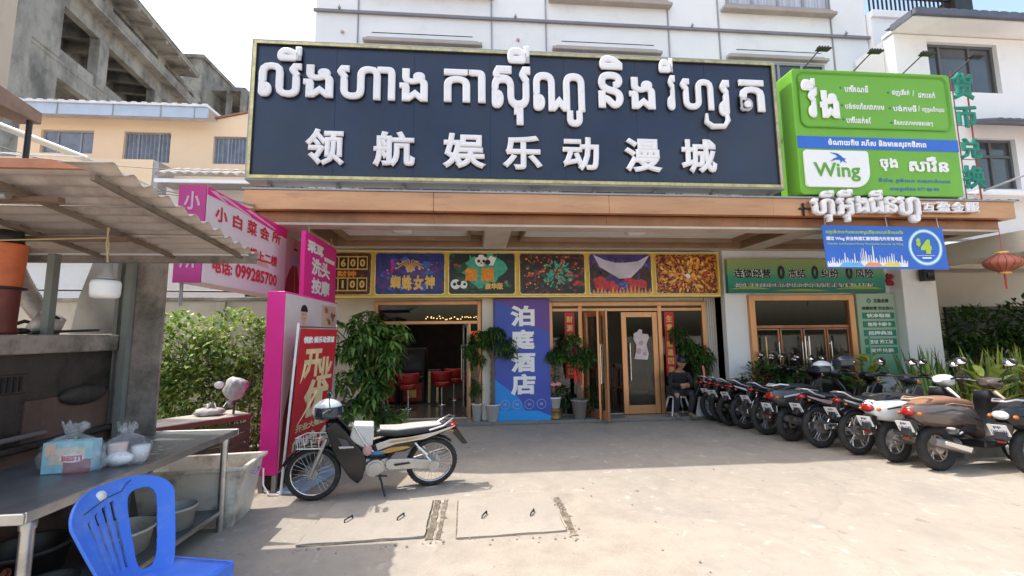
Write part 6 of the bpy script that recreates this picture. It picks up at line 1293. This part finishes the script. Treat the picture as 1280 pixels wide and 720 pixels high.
# ================================================================== plants
def cloud_leaves(mats, blobs, n, L, W, seed, droop=.3, hollow=.55):
    """leaves spread through the volume of several ellipsoids"""
    rd = random.Random(seed); mb = MB(); tot = sum(b[3]*b[4]*b[5] for b in blobs)
    for (x, y, z, rx, ry, rz) in blobs:
        for k in range(int(n*rx*ry*rz/tot)):
            while True:
                p = Vector((rd.uniform(-1, 1), rd.uniform(-1, 1), rd.uniform(-1, 1)))
                if hollow < p.length < 1.0: break
            d = (p.normalized()+Vector((rd.uniform(-.8, .8), rd.uniform(-.8, .8), rd.uniform(-.7, .5)))).normalized()
            q = Vector((x+p.x*rx, y+p.y*ry, z+p.z*rz)); s = rd.uniform(.6, 1.25); mb.cur = rd.choices(range(len(mats)), [3, 2, 1][:len(mats)])[0]
            mb.leaf(q, d, L*s, W*s, droop)
    return mb
def palmate(mb, c, d, L, W, n, rd, mats):
    d = Vector(d).normalized(); sd = d.orthogonal().normalized(); up = d.cross(sd)
    mb.cur = rd.choices(range(mats), [3, 2, 1][:mats])[0]
    for k in range(n):
        a = 2*PI*k/n+rd.uniform(-.2, .2); o = (sd*math.cos(a)+up*math.sin(a))
        dd = (o*1.0+d*.35+Vector((0, 0, -.35))).normalized(); mb.leaf(c, dd, L*rd.uniform(.6, 1.25), W*rd.uniform(.8, 1.2), rd.uniform(.2, .7))
def money_tree(name, label, x, y, z, trunk_h, blobs, nclus, L, W, seed, mats=(L_DARK, L_MID), pot=None, braid=True, lean=0):
    t = thing(name, label, 'potted tree' if pot else 'tree', (x, y, z)); rd = random.Random(seed)
    tz = z
    if pot:
        r, h, pm_ = pot; sq = MB().lathe([(0, 0), (r*.68, 0), (r, h), (r*1.08, h), (r*1.08, h-.02), (r*.95, h-.01), (r*.9, h-.04), (0, h-.04)], 20, Matrix.Translation((x, y, z))); sq.build('pot', pm_, t); tz = z+h-.05
        MB().lathe([(0, 0), (r*.9, 0)], 16, Matrix.Translation((x, y, z+h-.035))).build('potting_soil', mat('potting_soil', (.05, .035, .025), .95) if 'potting_soil' not in bpy.data.materials else bpy.data.materials['potting_soil'], t)
    tr_ = MB(); top = Vector((x+lean, y, trunk_h))
    if braid:
        for s in range(3):
            tr_.tube([(x+(lean)*k/14+.022*math.cos(k*.9+s*2.1), y+.022*math.sin(k*.9+s*2.1), tz+(trunk_h-tz)*k/14) for k in range(15)], [.028-.0007*k for k in range(15)], 7)
    else: tr_.tube([(x, y, tz), (x+lean*.4, y, tz+(trunk_h-tz)*.5), tuple(top)], [.045, .035, .028], 9)
    tk = tr_.build('trunk', BARK, t); br = MB(); lf = MB()
    sub_ = []
    for (bx_, by_, bz_, rx, ry, rz) in blobs:
        for q_ in range(3): sub_.append((bx_+rd.uniform(-.75, .75)*rx, by_+rd.uniform(-.6, .6)*ry, bz_+rd.uniform(-.75, .75)*rz, rx*rd.uniform(.38, .75), ry*.65, rz*rd.uniform(.35, .65)))
    blobs = sub_
    for (bx_, by_, bz_, rx, ry, rz) in blobs:
        n = max(3, int(nclus*rx*ry*rz/sum(b[3]*b[4]*b[5] for b in blobs)))
        br.tube([top, (Vector((bx_, by_, bz_))+top)*.5+Vector((0, 0, .05)), Vector((bx_, by_, bz_))], [.02, .014, .008], 6)
        for k in range(n):
            while True:
                p = Vector((rd.uniform(-1, 1), rd.uniform(-1, 1), rd.uniform(-1, 1)))
                if .25 < p.length < 1: break
            q = Vector((bx_+p.x*rx, by_+p.y*ry, bz_+p.z*rz)); d = (p+Vector((0, 0, .5))).normalized()
            if rd.random() < .35: br.tube([Vector((bx_, by_, bz_)).lerp(q, .1), q], .003, 4, caps=False)
            palmate(lf, q, d, L, W, 6, rd, len(mats))
    br.build('branches', BARK, t); stuff(lf.build('foliage', list(mats), t)); return t
rdp = random.Random(11)
money_tree('money_tree', 'large leafy tree with drooping leaves behind the lone motorcycle, left of the casino door', -1.40, 6.8, 0, .95,
           [(-1.8, 6.75, 1.62, .34, .35, .36), (-1.35, 6.7, 1.42, .36, .36, .36), (-1.9, 6.8, 1.15, .34, .34, .34), (-1.5, 6.85, 1.05, .3, .3, .26), (-1.85, 6.6, .75, .32, .3, .3), (-1.45, 6.55, .62, .34, .3, .3), (-2.0, 6.6, 1.5, .3, .3, .3)], 430, .19, .065, 5, (L_MID, L_LIGHT, L_DARK), braid=True, lean=-.1)  # light green leaves mixed in to stand for sunlit ones
money_tree('potted_tree', 'potted tree with dark drooping leaves in a square white pot beside the blue banner', .28, 7.78, .06, 1.12,
           [(.12, 7.72, 1.45, .28, .26, .26), (.46, 7.7, 1.32, .26, .26, .25), (.28, 7.7, 1.5, .24, .24, .2)], 200, .13, .035, 6, (L_DARK, L_MID), pot=(.13, .30, POT))
money_tree('potted_tree', 'slender dark shrub in a round white pot at the casino door', .0, 7.86, .06, .7,
           [(-.02, 7.83, 1.35, .2, .2, .3), (.0, 7.83, .98, .13, .13, .28), (0.0, 7.83, .58, .12, .12, .22)], 190, .10, .03, 7, (L_DARK, L_MID), pot=(.1, .30, POT), braid=False)
money_tree('potted_tree', 'potted tree in a grey pot between the blue banner and hotel doors', 1.86, 7.80, .06, 1.1,
           [(1.55, 7.7, 1.32, .30, .26, .26), (1.95, 7.7, 1.2, .28, .26, .24), (1.75, 7.7, 1.38, .24, .24, .18)], 210, .14, .038, 8, (L_DARK, L_MID), pot=(.15, .34, mat('grey_pot', (.32, .31, .30), .5)))
money_tree('potted_tree', 'bushy potted tree with narrow leaves beside the seated man', 4.2, 7.95, .06, .95,
           [(4.12, 8.0, 1.45, .32, .2, .3), (4.4, 7.95, 1.15, .28, .25, .3), (4.2, 7.95, 1.2, .2, .2, .25)], 270, .15, .032, 9, (L_DARK, L_MID), pot=(.15, .3, mat('dark_pot', (.06, .05, .045), .5)), lean=-.05)
# small potted shrub and low plants
t = thing('potted_shrub', 'small round shrub with a pink bow in a white pot right of the blue banner', 'potted plant', (1.42, 7.85, .24))
MB().lathe([(0, 0), (.085, 0), (.115, .20), (.12, .20), (.12, .18)], 20, Matrix.Translation((1.42, 7.85, .25))).build('pot', POT, t); MB().tube([(1.42, 7.85, .43), (1.42, 7.85, .95)], .015, 6).build('stem', BARK, t)
stuff(cloud_leaves((L_DARK, L_MID), [(1.42, 7.85, .55, .12, .12, .1), (1.42, 7.85, .88, .1, .1, .14)], 420, .05, .022, 4).build('foliage', (L_DARK, L_MID), t))
MB().ball((1.38, 7.74, .68), (.06, .03, .035), 10, 6).ball((1.47, 7.74, .69), (.06, .03, .035), 10, 6).ball((1.425, 7.73, .68), (.02, .02, .02), 8, 5).build('bow', mat('pink_bow', (.75, .3, .32), .6), t)
tn = thing('tin_pot', 'rusty metal tin supporting the small shrub pot right of the blue banner', 'tin', (1.42, 7.85, .06))
MB().lathe([(0, 0), (.12, 0), (.12, .03), (.115, .04), (.115, .14), (.12, .15), (.12, .18), (0, .18)], 22, Matrix.Translation((1.42, 7.85, .062))).build('tin', mat('rusty_brass_tin', (.28, .19, .08), .4, .6, var=.4, vs=8), tn)
t = thing('ground_shrub', 'low dark green shrub in front of the open hotel door', 'shrub', (2.15, 7.9, .06)); MB().tube([(2.15, 7.9, .06), (2.15, 7.9, .4)], .012, 5).build('stem', BARK, t)
stuff(cloud_leaves((L_DARK,), [(2.15, 7.9, .38, .24, .16, .25)], 520, .06, .025, 14).build('foliage', (L_DARK,), t))
t = thing('ground_shrub', 'tiny dark shrub between the two pots right of the blue banner', 'shrub', (1.64, 7.95, .06)); MB().tube([(1.64, 7.95, .06), (1.64, 7.95, .4)], .01, 5).build('stem', BARK, t)
stuff(cloud_leaves((L_DARK,), [(1.64, 7.95, .42, .12, .12, .2)], 260, .06, .03, 15).build('foliage', (L_DARK,), t))
rb_ = thing('red_ribbon', 'red ribbon strips hanging in the potted tree left of the hotel doors', 'ribbon', (1.80, 7.66, 1.0)); q = MB()
for k in range(7): x = 1.74+k*.02; q.tube([(x, 7.62, 1.08), (x+rdp.uniform(-.03, .03), 7.6, .9), (x+rdp.uniform(-.05, .05), 7.62, rdp.uniform(.66, .8))], .012, 4)
q.build('strips', mat('bright_red_ribbon', (.65, .04, .03), .5), rb_)
rb_ = thing('red_ribbon', 'red ribbon hanging from the bushy tree beside the seated man', 'ribbon', (4.15, 7.66, .8)); MB().tube([(4.15, 7.62, .98), (4.16, 7.6, .84), (4.14, 7.6, .72)], .022, 5).ball((4.17, 7.6, .66), (.06, .03, .08), 8, 6).build('strips', mat('salmon_ribbon', (.65, .2, .17), .6), rb_)
# hedge on the left
hd = thing('hedge', 'dense sunlit creeper hedge between the tin roof and the magenta board', 'hedge', (-3.5, 6.3, 0))
hb_ = [(-4.2, 6.4, 1.35, .6, .4, .6), (-3.45, 6.35, 1.5, .55, .4, .5), (-2.95, 6.4, 1.2, .45, .35, .6), (-4.1, 6.4, .65, .6, .4, .6), (-3.3, 6.4, .6, .6, .4, .6), (-3.8, 6.35, 1.0, .7, .4, .7), (-2.8, 6.45, .5, .35, .3, .5), (-4.7, 6.5, 1.1, .4, .4, .8)]
q = cloud_leaves((L_HEDGE, L_LIGHT, L_MID), hb_, 9500, .095, .055, 31, hollow=.6); stuff(q.build('foliage', (L_HEDGE, L_LIGHT, L_MID), hd))
br = MB()
for k in range(40): x = rdp.uniform(-4.6, -2.7); br.tube([(x, 6.4, 0), (x+rdp.uniform(-.2, .2), 6.4+rdp.uniform(-.2, .2), .8), (x+rdp.uniform(-.4, .4), 6.35+rdp.uniform(-.2, .2), 1.6)], [.012, .008, .004], 4, caps=False)
br.build('stems', BARK, hd)
ww = MB(); ww.ball((-3.35, 5.93, .98), (.07, .02, .05), 8, 6); tag(ww.build('white_scrap', W_PLAIN, None, (-3.35, 5.93, .98)), 'torn white plastic scrap caught on the hedge', 'scrap')
# broad leaved plant by the copper doors: each leaf its own part
bp = thing('broad_leaf_plant', 'mound of broad dark green leaves in front of the copper doors', 'plant', (6.0, 7.0, .1)); rd = random.Random(77)
MB().tube([(6.0, 7.0, .1), (6.0, 7.0, .6)], .03, 6).build('stem', BARK, bp)
def big_leaf(base, d, L, W, mt, parent, name='leaf'):
    d = Vector(d).normalized(); sd = d.cross(Vector((0, 0, 1))).normalized(); nn = sd.cross(d); rows = []
    for j in range(6):
        t_ = j/5; w = W*(math.sin(PI*min(1, t_*.92+.08))**.7)*(1-.25*t_) if t_ < 1 else .001; c = Vector(base)+d*L*t_-Vector((0, 0, 1))*L*.35*t_*t_
        rows.append([c-sd*w+nn*w*.35, c, c+sd*w+nn*w*.35])
    m = MB().loft(rows, caps=False, closed=False, smooth=True); return m.build(name, mt, parent)
for k in range(75):
    a = rd.uniform(0, 2*PI); r = rd.uniform(.05, .5); z = .95-.7*r*r*2+rd.uniform(-.12, .08); big_leaf((6.0+r*1.35*math.cos(a), 7.0+r*.7*math.sin(a), z), (math.cos(a), math.sin(a)*.8-.2, .25-r*.5), rd.uniform(.2, .3), rd.uniform(.07, .1), L_DARK if rd.random() < .55 else L_MID, bp)
    if k % 4 == 0: MB().tube([(6.0+r*.4*math.cos(a), 7.0, .2), (6.0+r*1.35*math.cos(a), 7.0+r*.7*math.sin(a), z)], .006, 4).build('stalk', L_MID, bp)
yp = thing('variegated_plant', 'yellow green variegated plant with upright leaves behind the black helmet', 'plant', (6.75, 6.9, .1))
MB().tube([(6.75, 6.9, .1), (6.75, 6.9, .9)], .02, 6).build('stem', BARK, yp)
for k in range(34): a = rd.uniform(0, 2*PI); z = rd.uniform(.6, 1.15); big_leaf((6.75+.07*math.cos(a), 6.9+.07*math.sin(a), z), (math.cos(a), math.sin(a), .9), rd.uniform(.22, .32), .055, L_YEL if rd.random() < .7 else L_LIGHT, yp)
dk = thing('dark_shrub', 'dark low shrubs behind the farthest motorcycles by the white pilaster', 'shrub', (5.0, 7.3, .1)); MB().tube([(5, 7.3, 0), (5, 7.3, .6)], .02, 5).build('stem', BARK, dk)
stuff(cloud_leaves((L_DARK, L_MID), [(5.05, 7.25, .75, .38, .25, .32), (5.5, 7.2, .6, .3, .25, .35)], 900, .11, .055, 51).build('foliage', (L_DARK, L_MID), dk))
# row of spiky upright plants: blades as leaves
def blade(mb, base, a, tilt, L, W, rd):
    d = Vector((math.cos(a)*tilt, math.sin(a)*tilt, 1)).normalized(); sd = Vector((-math.sin(a), math.cos(a), 0)); rows = []
    for j in range(6):
        t_ = j/5; w = W*(.45+.55*math.sin(PI*min(1, t_*.8+.15)))*(1-t_**4) ; c = Vector(base)+d*L*t_+Vector((math.cos(a), math.sin(a), 0))*.22*L*t_*t_*tilt; tw = sd*math.cos(t_*.8)+Vector((math.cos(a), math.sin(a), 0))*math.sin(t_*.8)
        rows.append([c-tw*w, c+Vector((0, 0, 0))+Vector((math.cos(a), math.sin(a), 0))*-.25*w, c+tw*w])
    return mb.loft(rows, caps=False, closed=False)
spots = []
for k in range(15):
    spots.append((7.0+k*.3+rd.uniform(-.1, .1), 6.35+rd.uniform(-.35, .35)))
for k in range(11): spots.append((6.7+k*.42+rd.uniform(-.1, .1), 5.75+rd.uniform(-.25, .2)))
desc = ['tall', 'short', 'yellow tipped', 'reddish tinged', 'dense', 'sparse']; nlf = 0
for k, (x, y) in enumerate(spots):
    yel = x > 8.9 or k % 6 == 4; red = k % 5 == 3 and not yel
    where = 'back row' if k < 15 else 'front row'; kk = k if k < 15 else k-15
    rank = ['first', 'second', 'third', 'fourth', 'fifth', 'sixth', 'seventh', 'eighth', 'ninth', 'tenth', 'eleventh', 'twelfth', 'thirteenth', 'fourteenth', 'fifteenth'][kk]
    col_ = 'yellow green' if yel else ('reddish green' if red else 'mid green')
    p = thing('spiky_plant', '%s spiky upright plant, %s from the left in the %s behind the scooters' % (col_, rank, where), 'plant', (x, y, .1), 'spiky plants in the bed behind the scooters')
    ms = [L_YEL, L_YEL, L_HEDGE] if yel else ([L_RED, L_MID, L_HEDGE] if red else [L_HEDGE, L_LIGHT, L_MID])
    tall = 1.0 if k < 15 else .8
    for j in range(26 if k < 15 else 20):
        a = rd.uniform(0, 2*PI); mb = MB(); mb.cur = 0; blade(mb, (x+.04*math.cos(a), y+.04*math.sin(a), .1), a, rd.uniform(.05, .32), tall*rd.uniform(.75, 1.3), rd.uniform(.026, .042), rd); mb.build('leaf', rd.choice(ms), p)
gc = cloud_leaves((L_MID, L_DARK, L_LIGHT), [(8.4, 6.3, .42, 2.2, .9, .38), (6.6, 6.0, .3, .6, .7, .3)], 2600, .14, .04, 61, hollow=.0); tag(gc.build('ground_cover', (L_MID, L_DARK, L_LIGHT), None, (8, 6, .1)), 'low mixed green foliage filling the planting bed', 'ground cover', kind='stuff')
for (bx0, by0, lab) in ((8.0, 5.45, 'broad yellow green plant at the far right in front of the spiky row'), (7.2, 5.55, 'broad pale green plant behind the bronze scooter handlebar'), (9.0, 5.9, 'broad yellow green plant cut by the right edge of the photo')):
    p = thing('broad_leaf_plant', lab, 'plant', (bx0, by0, .1)); MB().tube([(bx0, by0, .1), (bx0, by0, .9)], .02, 6).build('stem', BARK, p)
    for k in range(34): a = rd.uniform(0, 2*PI); z = rd.uniform(.35, 1.0); big_leaf((bx0+.1*math.cos(a), by0+.1*math.sin(a), z), (math.cos(a)*.7, math.sin(a)*.7, 1.0), rd.uniform(.25, .42), rd.uniform(.04, .065), L_YEL if rd.random() < .6 else L_HEDGE, p)
# big bushes in the recess at right
for (x, y, z, r, lab, sd_) in ((10.1, 7.9, 1.55, .7, 'large dark shrub in the shaded recess right of the white column', 71), (11.2, 7.6, 1.7, .75, 'large dark shrub at the far right under the porch ceiling', 72), (12.6, 8.2, 1.6, .9, 'big shrub partly hidden at the right edge under the porch', 73)):
    t = thing('dark_bush', lab, 'bush', (x, y, .1)); MB().tube([(x, y, .1), (x, y, z)], .05, 6).build('trunk', BARK, t)
    stuff(cloud_leaves((L_DARK, L_MID), [(x, y, z, r, r*.8, r*.7), (x-.3, y-.1, z-.5, r*.7, r*.6, r*.6), (x+.4, y, z-.4, r*.7, r*.6, r*.6)], 1900, .15, .06, sd_).build('foliage', (L_DARK, L_MID), t))
wp = thing('white_urn', 'white planter urn among the dark bushes at the right', 'planter', (10.4, 7.1, 1.1)); MB().lathe([(0, 0), (.09, 0), (.06, .08), (.16, .28), (.22, .32), (.22, .36), (.14, .36)], 20, Matrix.Translation((10.4, 6.9, 1.2))).tube([(10.4, 6.9, .1), (10.4, 6.9, 1.2)], .06, 10).build('urn', POT, wp)
MB().tube([(7.15, 7.2, .1), (7.15, 7.2, 1.55)], .02, 6); gp_ = MB().tube([(7.2, 7.3, .1), (7.2, 7.3, 1.5)], .018, 6); tag(gp_.build('green_pole', mat('green_pole_paint', (.15, .4, .25), .5), None, (7.2, 7.3, .1)), 'thin pale green pole standing before the copper doors', 'pole')

# ================================================================== casino furniture
def stool(x, y, lab):
    t = thing('bar_stool', lab, 'stool', (x, y, .06), 'red stools inside the casino'); MB().lathe([(0, 0), (.19, 0), (.2, .015), (.03, .03), (0, .03)], 20, Matrix.Translation((x, y, .06))).build('base', CHROME, t)
    MB().tube([(x, y, .08), (x, y, .46)], .025, 10).build('column', CHROME, t); MB().lathe([(0, 0), (.17, 0), (.19, .03), (.19, .07), (.16, .10), (0, .10)], 22, Matrix.Translation((x, y, .46))).build('seat', REDV, t)
    rings = []
    for j in range(4): rings.append([Vector((x+(.19+.01*j)*math.cos(a), y+(.19+.01*j)*math.sin(a), .58+j*.075)) for a in [math.radians(190+160*k/12) for k in range(13)]])
    MB().loft(rings, caps=False, closed=False).build('backrest', REDV, t, solid=.04)
for x, y, l in ((-1.45, 9.3, 'red bar stool nearest the casino door, left of centre'), (-1.95, 9.3, 'red bar stool behind the leaves at the left of the casino door'), (-.78, 9.7, 'red bar stool on the right side of the casino doorway'), (-.55, 10.4, 'dim red bar stool farther inside the casino')): stool(x, y, l)
for x, l in ((-1.45, 'slot machine cabinet with red picture panel behind the nearest stool'), (-2.05, 'slot machine cabinet with red panel at the left inside the casino')):
    t = thing('slot_machine', l, 'slot machine', (x, 10.1, .06)); MB().bx(x-.27, x+.27, 9.95, 10.4, .06, 1.3).build('cabinet', mat('black_cabinet', (.015, .013, .014), .3), t, bev=.02)
    MB().bx(x-.2, x+.2, 9.935, 9.95, .12, .52).build('picture_panel', mat('red_machine_panel', (.35, .03, .03), .3, var=.5, vs=12), t); MB().bx(x-.08, x+.08, 9.925, 9.935, .2, .42).build('gold_emblem', GOLDP, t); MB().bx(x-.2, x+.2, 9.93, 9.95, .8, 1.15).build('screen', GLASS_D, t)
    MB().bx(x-.25, x+.25, 9.78, 9.95, .62, .68).build('button_shelf', DARK, t, bev=.01)
t = thing('gold_pedestal', 'black pedestal with upright gold trim strips inside the casino', 'pedestal', (-.98, 10, .06)); MB().bx(-1.12, -.84, 9.9, 10.2, .06, .8).build('cabinet', DARK, t); MB().bx(-1.1, -1.05, 9.88, 9.9, .08, .78).bx(-.92, -.87, 9.88, 9.9, .08, .78).build('gold_trim', GOLD, t)
t = thing('light_garland', 'string of small warm ceiling bulbs glowing inside the casino', 'lights', (-.6, 11, 1.9))
for k in range(26): MB().ball((-1.3+k*.055+rdp.uniform(-.02, .02), 11+rdp.uniform(-.3, .3), 2.02+rdp.uniform(-.03, .05)), .016, 6, 4).build('bulb', LAMPW, t)
MB().tube([(-1.35, 11, 2.08), (.1, 11, 2.08)], .01, 4).build('rail', DARK, t)
t = thing('glowing_panel', 'dim glowing red wall panel deep inside the casino', 'panel', (-.1, 12.5, 1.1)); MB().bx(-.35, .25, 12.5, 12.55, 1.15, 1.7).build('panel_face', mat('lit_red_panel', (.3, .04, .02), .5, emit=(.8, .12, .05), est=.35, var=.5, vs=6), t)
# lobby table
t = thing('lobby_table', 'dark wooden table seen through the open hotel door', 'table', (2.9, 9.4, .06)); WDD = mat('dark_red_wood', (.10, .035, .02), .3, var=.25, vs=5)
MB().bx(2.5, 3.3, 9.1, 9.7, .78, .82).build('table_top', WDD, t, bev=.005)
for x in (2.55, 3.2): 
    for y in (9.15, 9.62): MB().bx(x, x+.05, y, y+.05, .06, .78).build('leg', WDD, t)
for x, l in ((2.62, 'dark slatted wooden chair left of the lobby table'), (3.0, 'dark slatted wooden chair in front of the lobby table')):
    t = thing('wooden_chair', l, 'chair', (x, 8.9, .06)); MB().bx(x-.2, x+.2, 8.7, 9.08, .46, .49).build('seat', WDD, t, bev=.005)
    for sx in (-.18, .15): MB().bx(x+sx, x+sx+.03, 8.7, 8.73, .06, .95).build('leg', WDD, t); MB().bx(x+sx, x+sx+.03, 9.04, 9.07, .06, .46).build('leg', WDD, t)
    for k in range(4): MB().bx(x-.12+k*.075, x-.10+k*.075, 8.705, 8.72, .5, .9).build('slat', WDD, t)
    MB().bx(x-.18, x+.18, 8.70, 8.73, .9, .97).build('top_rail', WDD, t)
t = thing('lobby_curtain', 'dull yellow hanging cloth deep in the hotel lobby', 'curtain', (2.7, 11.3, .9)); q = MB(); q.loft([[Vector((2.45+k*.04, 11.3+.03*math.sin(k*1.3), z)) for k in range(14)] for z in (.9, 1.7)], caps=False, closed=False); q.build('cloth', mat('mustard_cloth', (.28, .22, .08), .8), t, solid=.01)
t = thing('shop_counter', 'dark wooden counter glimpsed through the copper exchange doors', 'counter', (6.2, 9.6, .06)); MB().bx(5.6, 7.4, 9.6, 10.1, .06, 1.05).build('front', WDD, t, bev=.01); MB().bx(5.55, 7.45, 9.55, 10.15, 1.052, 1.1).build('counter_top', mat('stone_counter', (.3, .28, .26), .3), t, bev=.005)
# grey water jug & box beside the first motorbike
t = thing('grey_panel', 'pale grey plastic board leaning beside the farthest motorcycle', 'board', (4.15, 7.8, .06)); MB().prism([(3.98, .07), (4.22, .07), (4.3, .42), (4.05, .42)], 0, .02, FRONT(7.66)).build('board', mat('pale_grey_plastic', (.42, .42, .44), .5), t)

# ================================================================== seated man and stool
t = thing('plastic_stool', 'white plastic stool under the seated man', 'stool', (3.78, 7.94, .06))
ZS = .43
MB().lathe([(0, ZS), (.15, ZS), (.165, ZS-.01), (.165, ZS-.05), (.155, ZS-.05), (.15, ZS-.02), (0, ZS-.02)], 24, Matrix.Translation((3.78, 7.94, 0))).build('seat', W_PLAIN, t)
for sx in (-1, 1):
    for sy in (-1, 1): MB().tube([(3.78+sx*.11, 7.94+sy*.10, ZS-.03), (3.78+sx*.19, 7.94+sy*.17, .06)], [.02, .014], 8).build('leg', W_PLAIN, t)
def skin_obj(name, nodes, edges, mt, parent, sub=2, sm=True):
    me = bpy.data.meshes.new(name); o3 = ORG[parent]; me.from_pydata([Vector(n[:3])-o3 for n in nodes], edges, []); o = bpy.data.objects.new(name, me); COL.objects.link(o); o.parent = parent; ORG[o] = o3.copy()
    md = o.modifiers.new('skin', 'SKIN'); md.use_smooth_shade = True
    for i, n in enumerate(nodes): r = n[3]; me.skin_vertices[0].data[i].radius = (r, n[4] if len(n) > 4 else r)
    me.skin_vertices[0].data[0].use_root = True; me.materials.append(mt)
    s = o.modifiers.new('sub', 'SUBSURF'); s.levels = sub; s.render_levels = sub; return o
SKINM = mat('skin', (.36, .20, .13), .5, var=.06, vs=6); CLB = mat('black_clothes', (.016, .016, .018), .85, var=.25, vs=6, bump=.2); HAIR = mat('black_hair', (.012, .01, .01), .5, var=.3, vs=30); TRS = mat('dark_trousers', (.03, .032, .04), .8, var=.2)
mx_, my_ = 3.78, 7.94
man = thing('person', 'man in black sitting hunched on the white stool with folded arms', 'person', (mx_, my_, .06))
K = .92   # small scale like the rest of the place
def P(x, y, z): return (mx_+x*K, my_+y*K, .43+z*K)
# body: pelvis root, spine, neck, arms folded over the thighs, legs bent, feet on the step
nodes = [(*P(0, 0, .07), .125, .10), (*P(0, -.05, .25), .115, .095), (*P(0, -.13, .42), .135, .095), (*P(0, -.17, .49), .06, .06), (*P(0, -.22, .56), .045, .045), (*P(0, -.245, .60), .045, .05),
         (*P(.17, -.16, .42), .055), (*P(.24, -.22, .22), .045), (*P(.06, -.36, .20), .034), (*P(.0, -.385, .21), .026),
         (*P(-.17, -.16, .42), .055), (*P(-.24, -.22, .22), .045), (*P(-.06, -.39, .23), .034), (*P(.0, -.41, .24), .026),
         (*P(.10, -.06, .06), .085), (*P(.17, -.36, .07), .065), (*P(.15, -.30, -.17), .05), (*P(.14, -.22, -.33), .036), (*P(.15, -.32, -.37), .034),
         (*P(-.10, -.06, .06), .085), (*P(-.17, -.36, .07), .065), (*P(-.14, -.28, -.17), .05), (*P(-.13, -.18, -.33), .036), (*P(-.15, -.28, -.37), .034)]
edges = [(0, 1), (1, 2), (2, 3), (3, 4), (4, 5), (2, 6), (6, 7), (7, 8), (8, 9), (2, 10), (10, 11), (11, 12), (12, 13), (0, 14), (14, 15), (15, 16), (16, 17), (17, 18), (0, 19), (19, 20), (20, 21), (21, 22), (22, 23)]
skin_obj('body', nodes, edges, SKINM, man)
# clothing
jk = [(*n[:3], n[3]*1.12, (n[4] if len(n) > 4 else n[3])*1.12) for n in nodes]
jn = [jk[0], jk[1], jk[2], (*P(0, -.165, .475), .075, .075), jk[6], jk[7], jk[8], jk[10], jk[11], jk[12]]
skin_obj('jacket', jn, [(0, 1), (1, 2), (2, 3), (2, 4), (4, 5), (5, 6), (2, 7), (7, 8), (8, 9)], CLB, man)
tn_ = [jk[0], jk[14], jk[15], jk[16], (nodes[17][0], nodes[17][1], nodes[17][2]-.02, .045), jk[19], jk[20], jk[21], (nodes[22][0], nodes[22][1], nodes[22][2]-.02, .045)]
skin_obj('trousers', tn_, [(0, 1), (1, 2), (2, 3), (3, 4), (0, 5), (5, 6), (6, 7), (7, 8)], TRS, man)
for sx in (1, -1):
    fx, fy, fz = P(.15*sx, -.31 if sx > 0 else -.27, -.385)
    MB().ball((fx, fy, fz+.012), (.042, .105, .035), 12, 8).bx(fx-.04, fx+.04, fy-.1, fy+.09, fz-.015, fz+.002).build('shoe', mat('sandal_brown', (.2, .17, .12), .7) if 'sandal_brown' not in bpy.data.materials else bpy.data.materials['sandal_brown'], man)
hx, hy, hz = P(0, -.27, .665)
HM = Matrix.Translation((hx, hy, hz)) @ Matrix.Rotation(math.radians(24), 4, 'X')
hd_ = MB(); rings = []
for j in range(13):
    a = PI*j/12; z = -math.cos(a)*.118; r = math.sin(a); jaw = 1-.28*max(0, -z/.118)**1.3
    rings.append([HM @ Vector((.078*r*jaw*math.cos(b), .095*r*(jaw if math.sin(b) < 0 else 1)*math.sin(b)+(.008 if z > 0 else 0), z)) for b in [2*PI*k/18+1e-3 for k in range(18)]])
hd_.loft(rings, caps=False)
hd_.ball((0, -.094, -.012), (.013, .018, .022), 8, 6, HM); hd_.ball((0, -.085, -.058), (.024, .01, .007), 8, 5, HM)
for sx in (-1, 1): hd_.ball((sx*.078, .005, -.01), (.01, .018, .03), 8, 6, HM); hd_.ball((sx*.03, -.086, .022), (.02, .01, .006), 8, 5, HM)
h_ = hd_.build('head', SKINM, man)
ey = MB()
for sx in (-1, 1): ey.ball((sx*.03, -.09, .006), (.011, .006, .006), 8, 5, HM)
ey.build('eyes', PK, h_)
hr = MB(); rings = []
for j in range(7):
    a = PI*.55*j/6; rings.append([HM @ Vector((.083*math.sin(a)*math.cos(b), .098*math.sin(a)*math.sin(b)+.012, .032+.098*math.cos(a)-(.045 if math.sin(b) > .0 and j > 4 else -.012 if j > 4 else 0))) for b in [2*PI*k/18 for k in range(18)]])
hr.loft(rings, caps=False); hr.build('hair', HAIR, man)
for s, base in ((1, P(.0, -.385, .21)), (-1, P(.0, -.41, .24))):
    q = MB()
    for k in range(5):
        b = Vector(base)+Vector((-s*.02, -.012+.0*k, .025-.014*k)); L_ = [.05, .06, .064, .058, .045][k]; d = Vector((-s, -.1, .1 if k else .8)).normalized()
        q.tube([b, b+d*L_*.55, b+d*L_*.8+Vector((0, .012, -.012)), b+d*L_*.9+Vector((0, .026, -.02))], [.0085, .008, .007, .005], 6)
    q.ball(base, (.035, .018, .035), 10, 7); q.build('hand', SKINM, man)
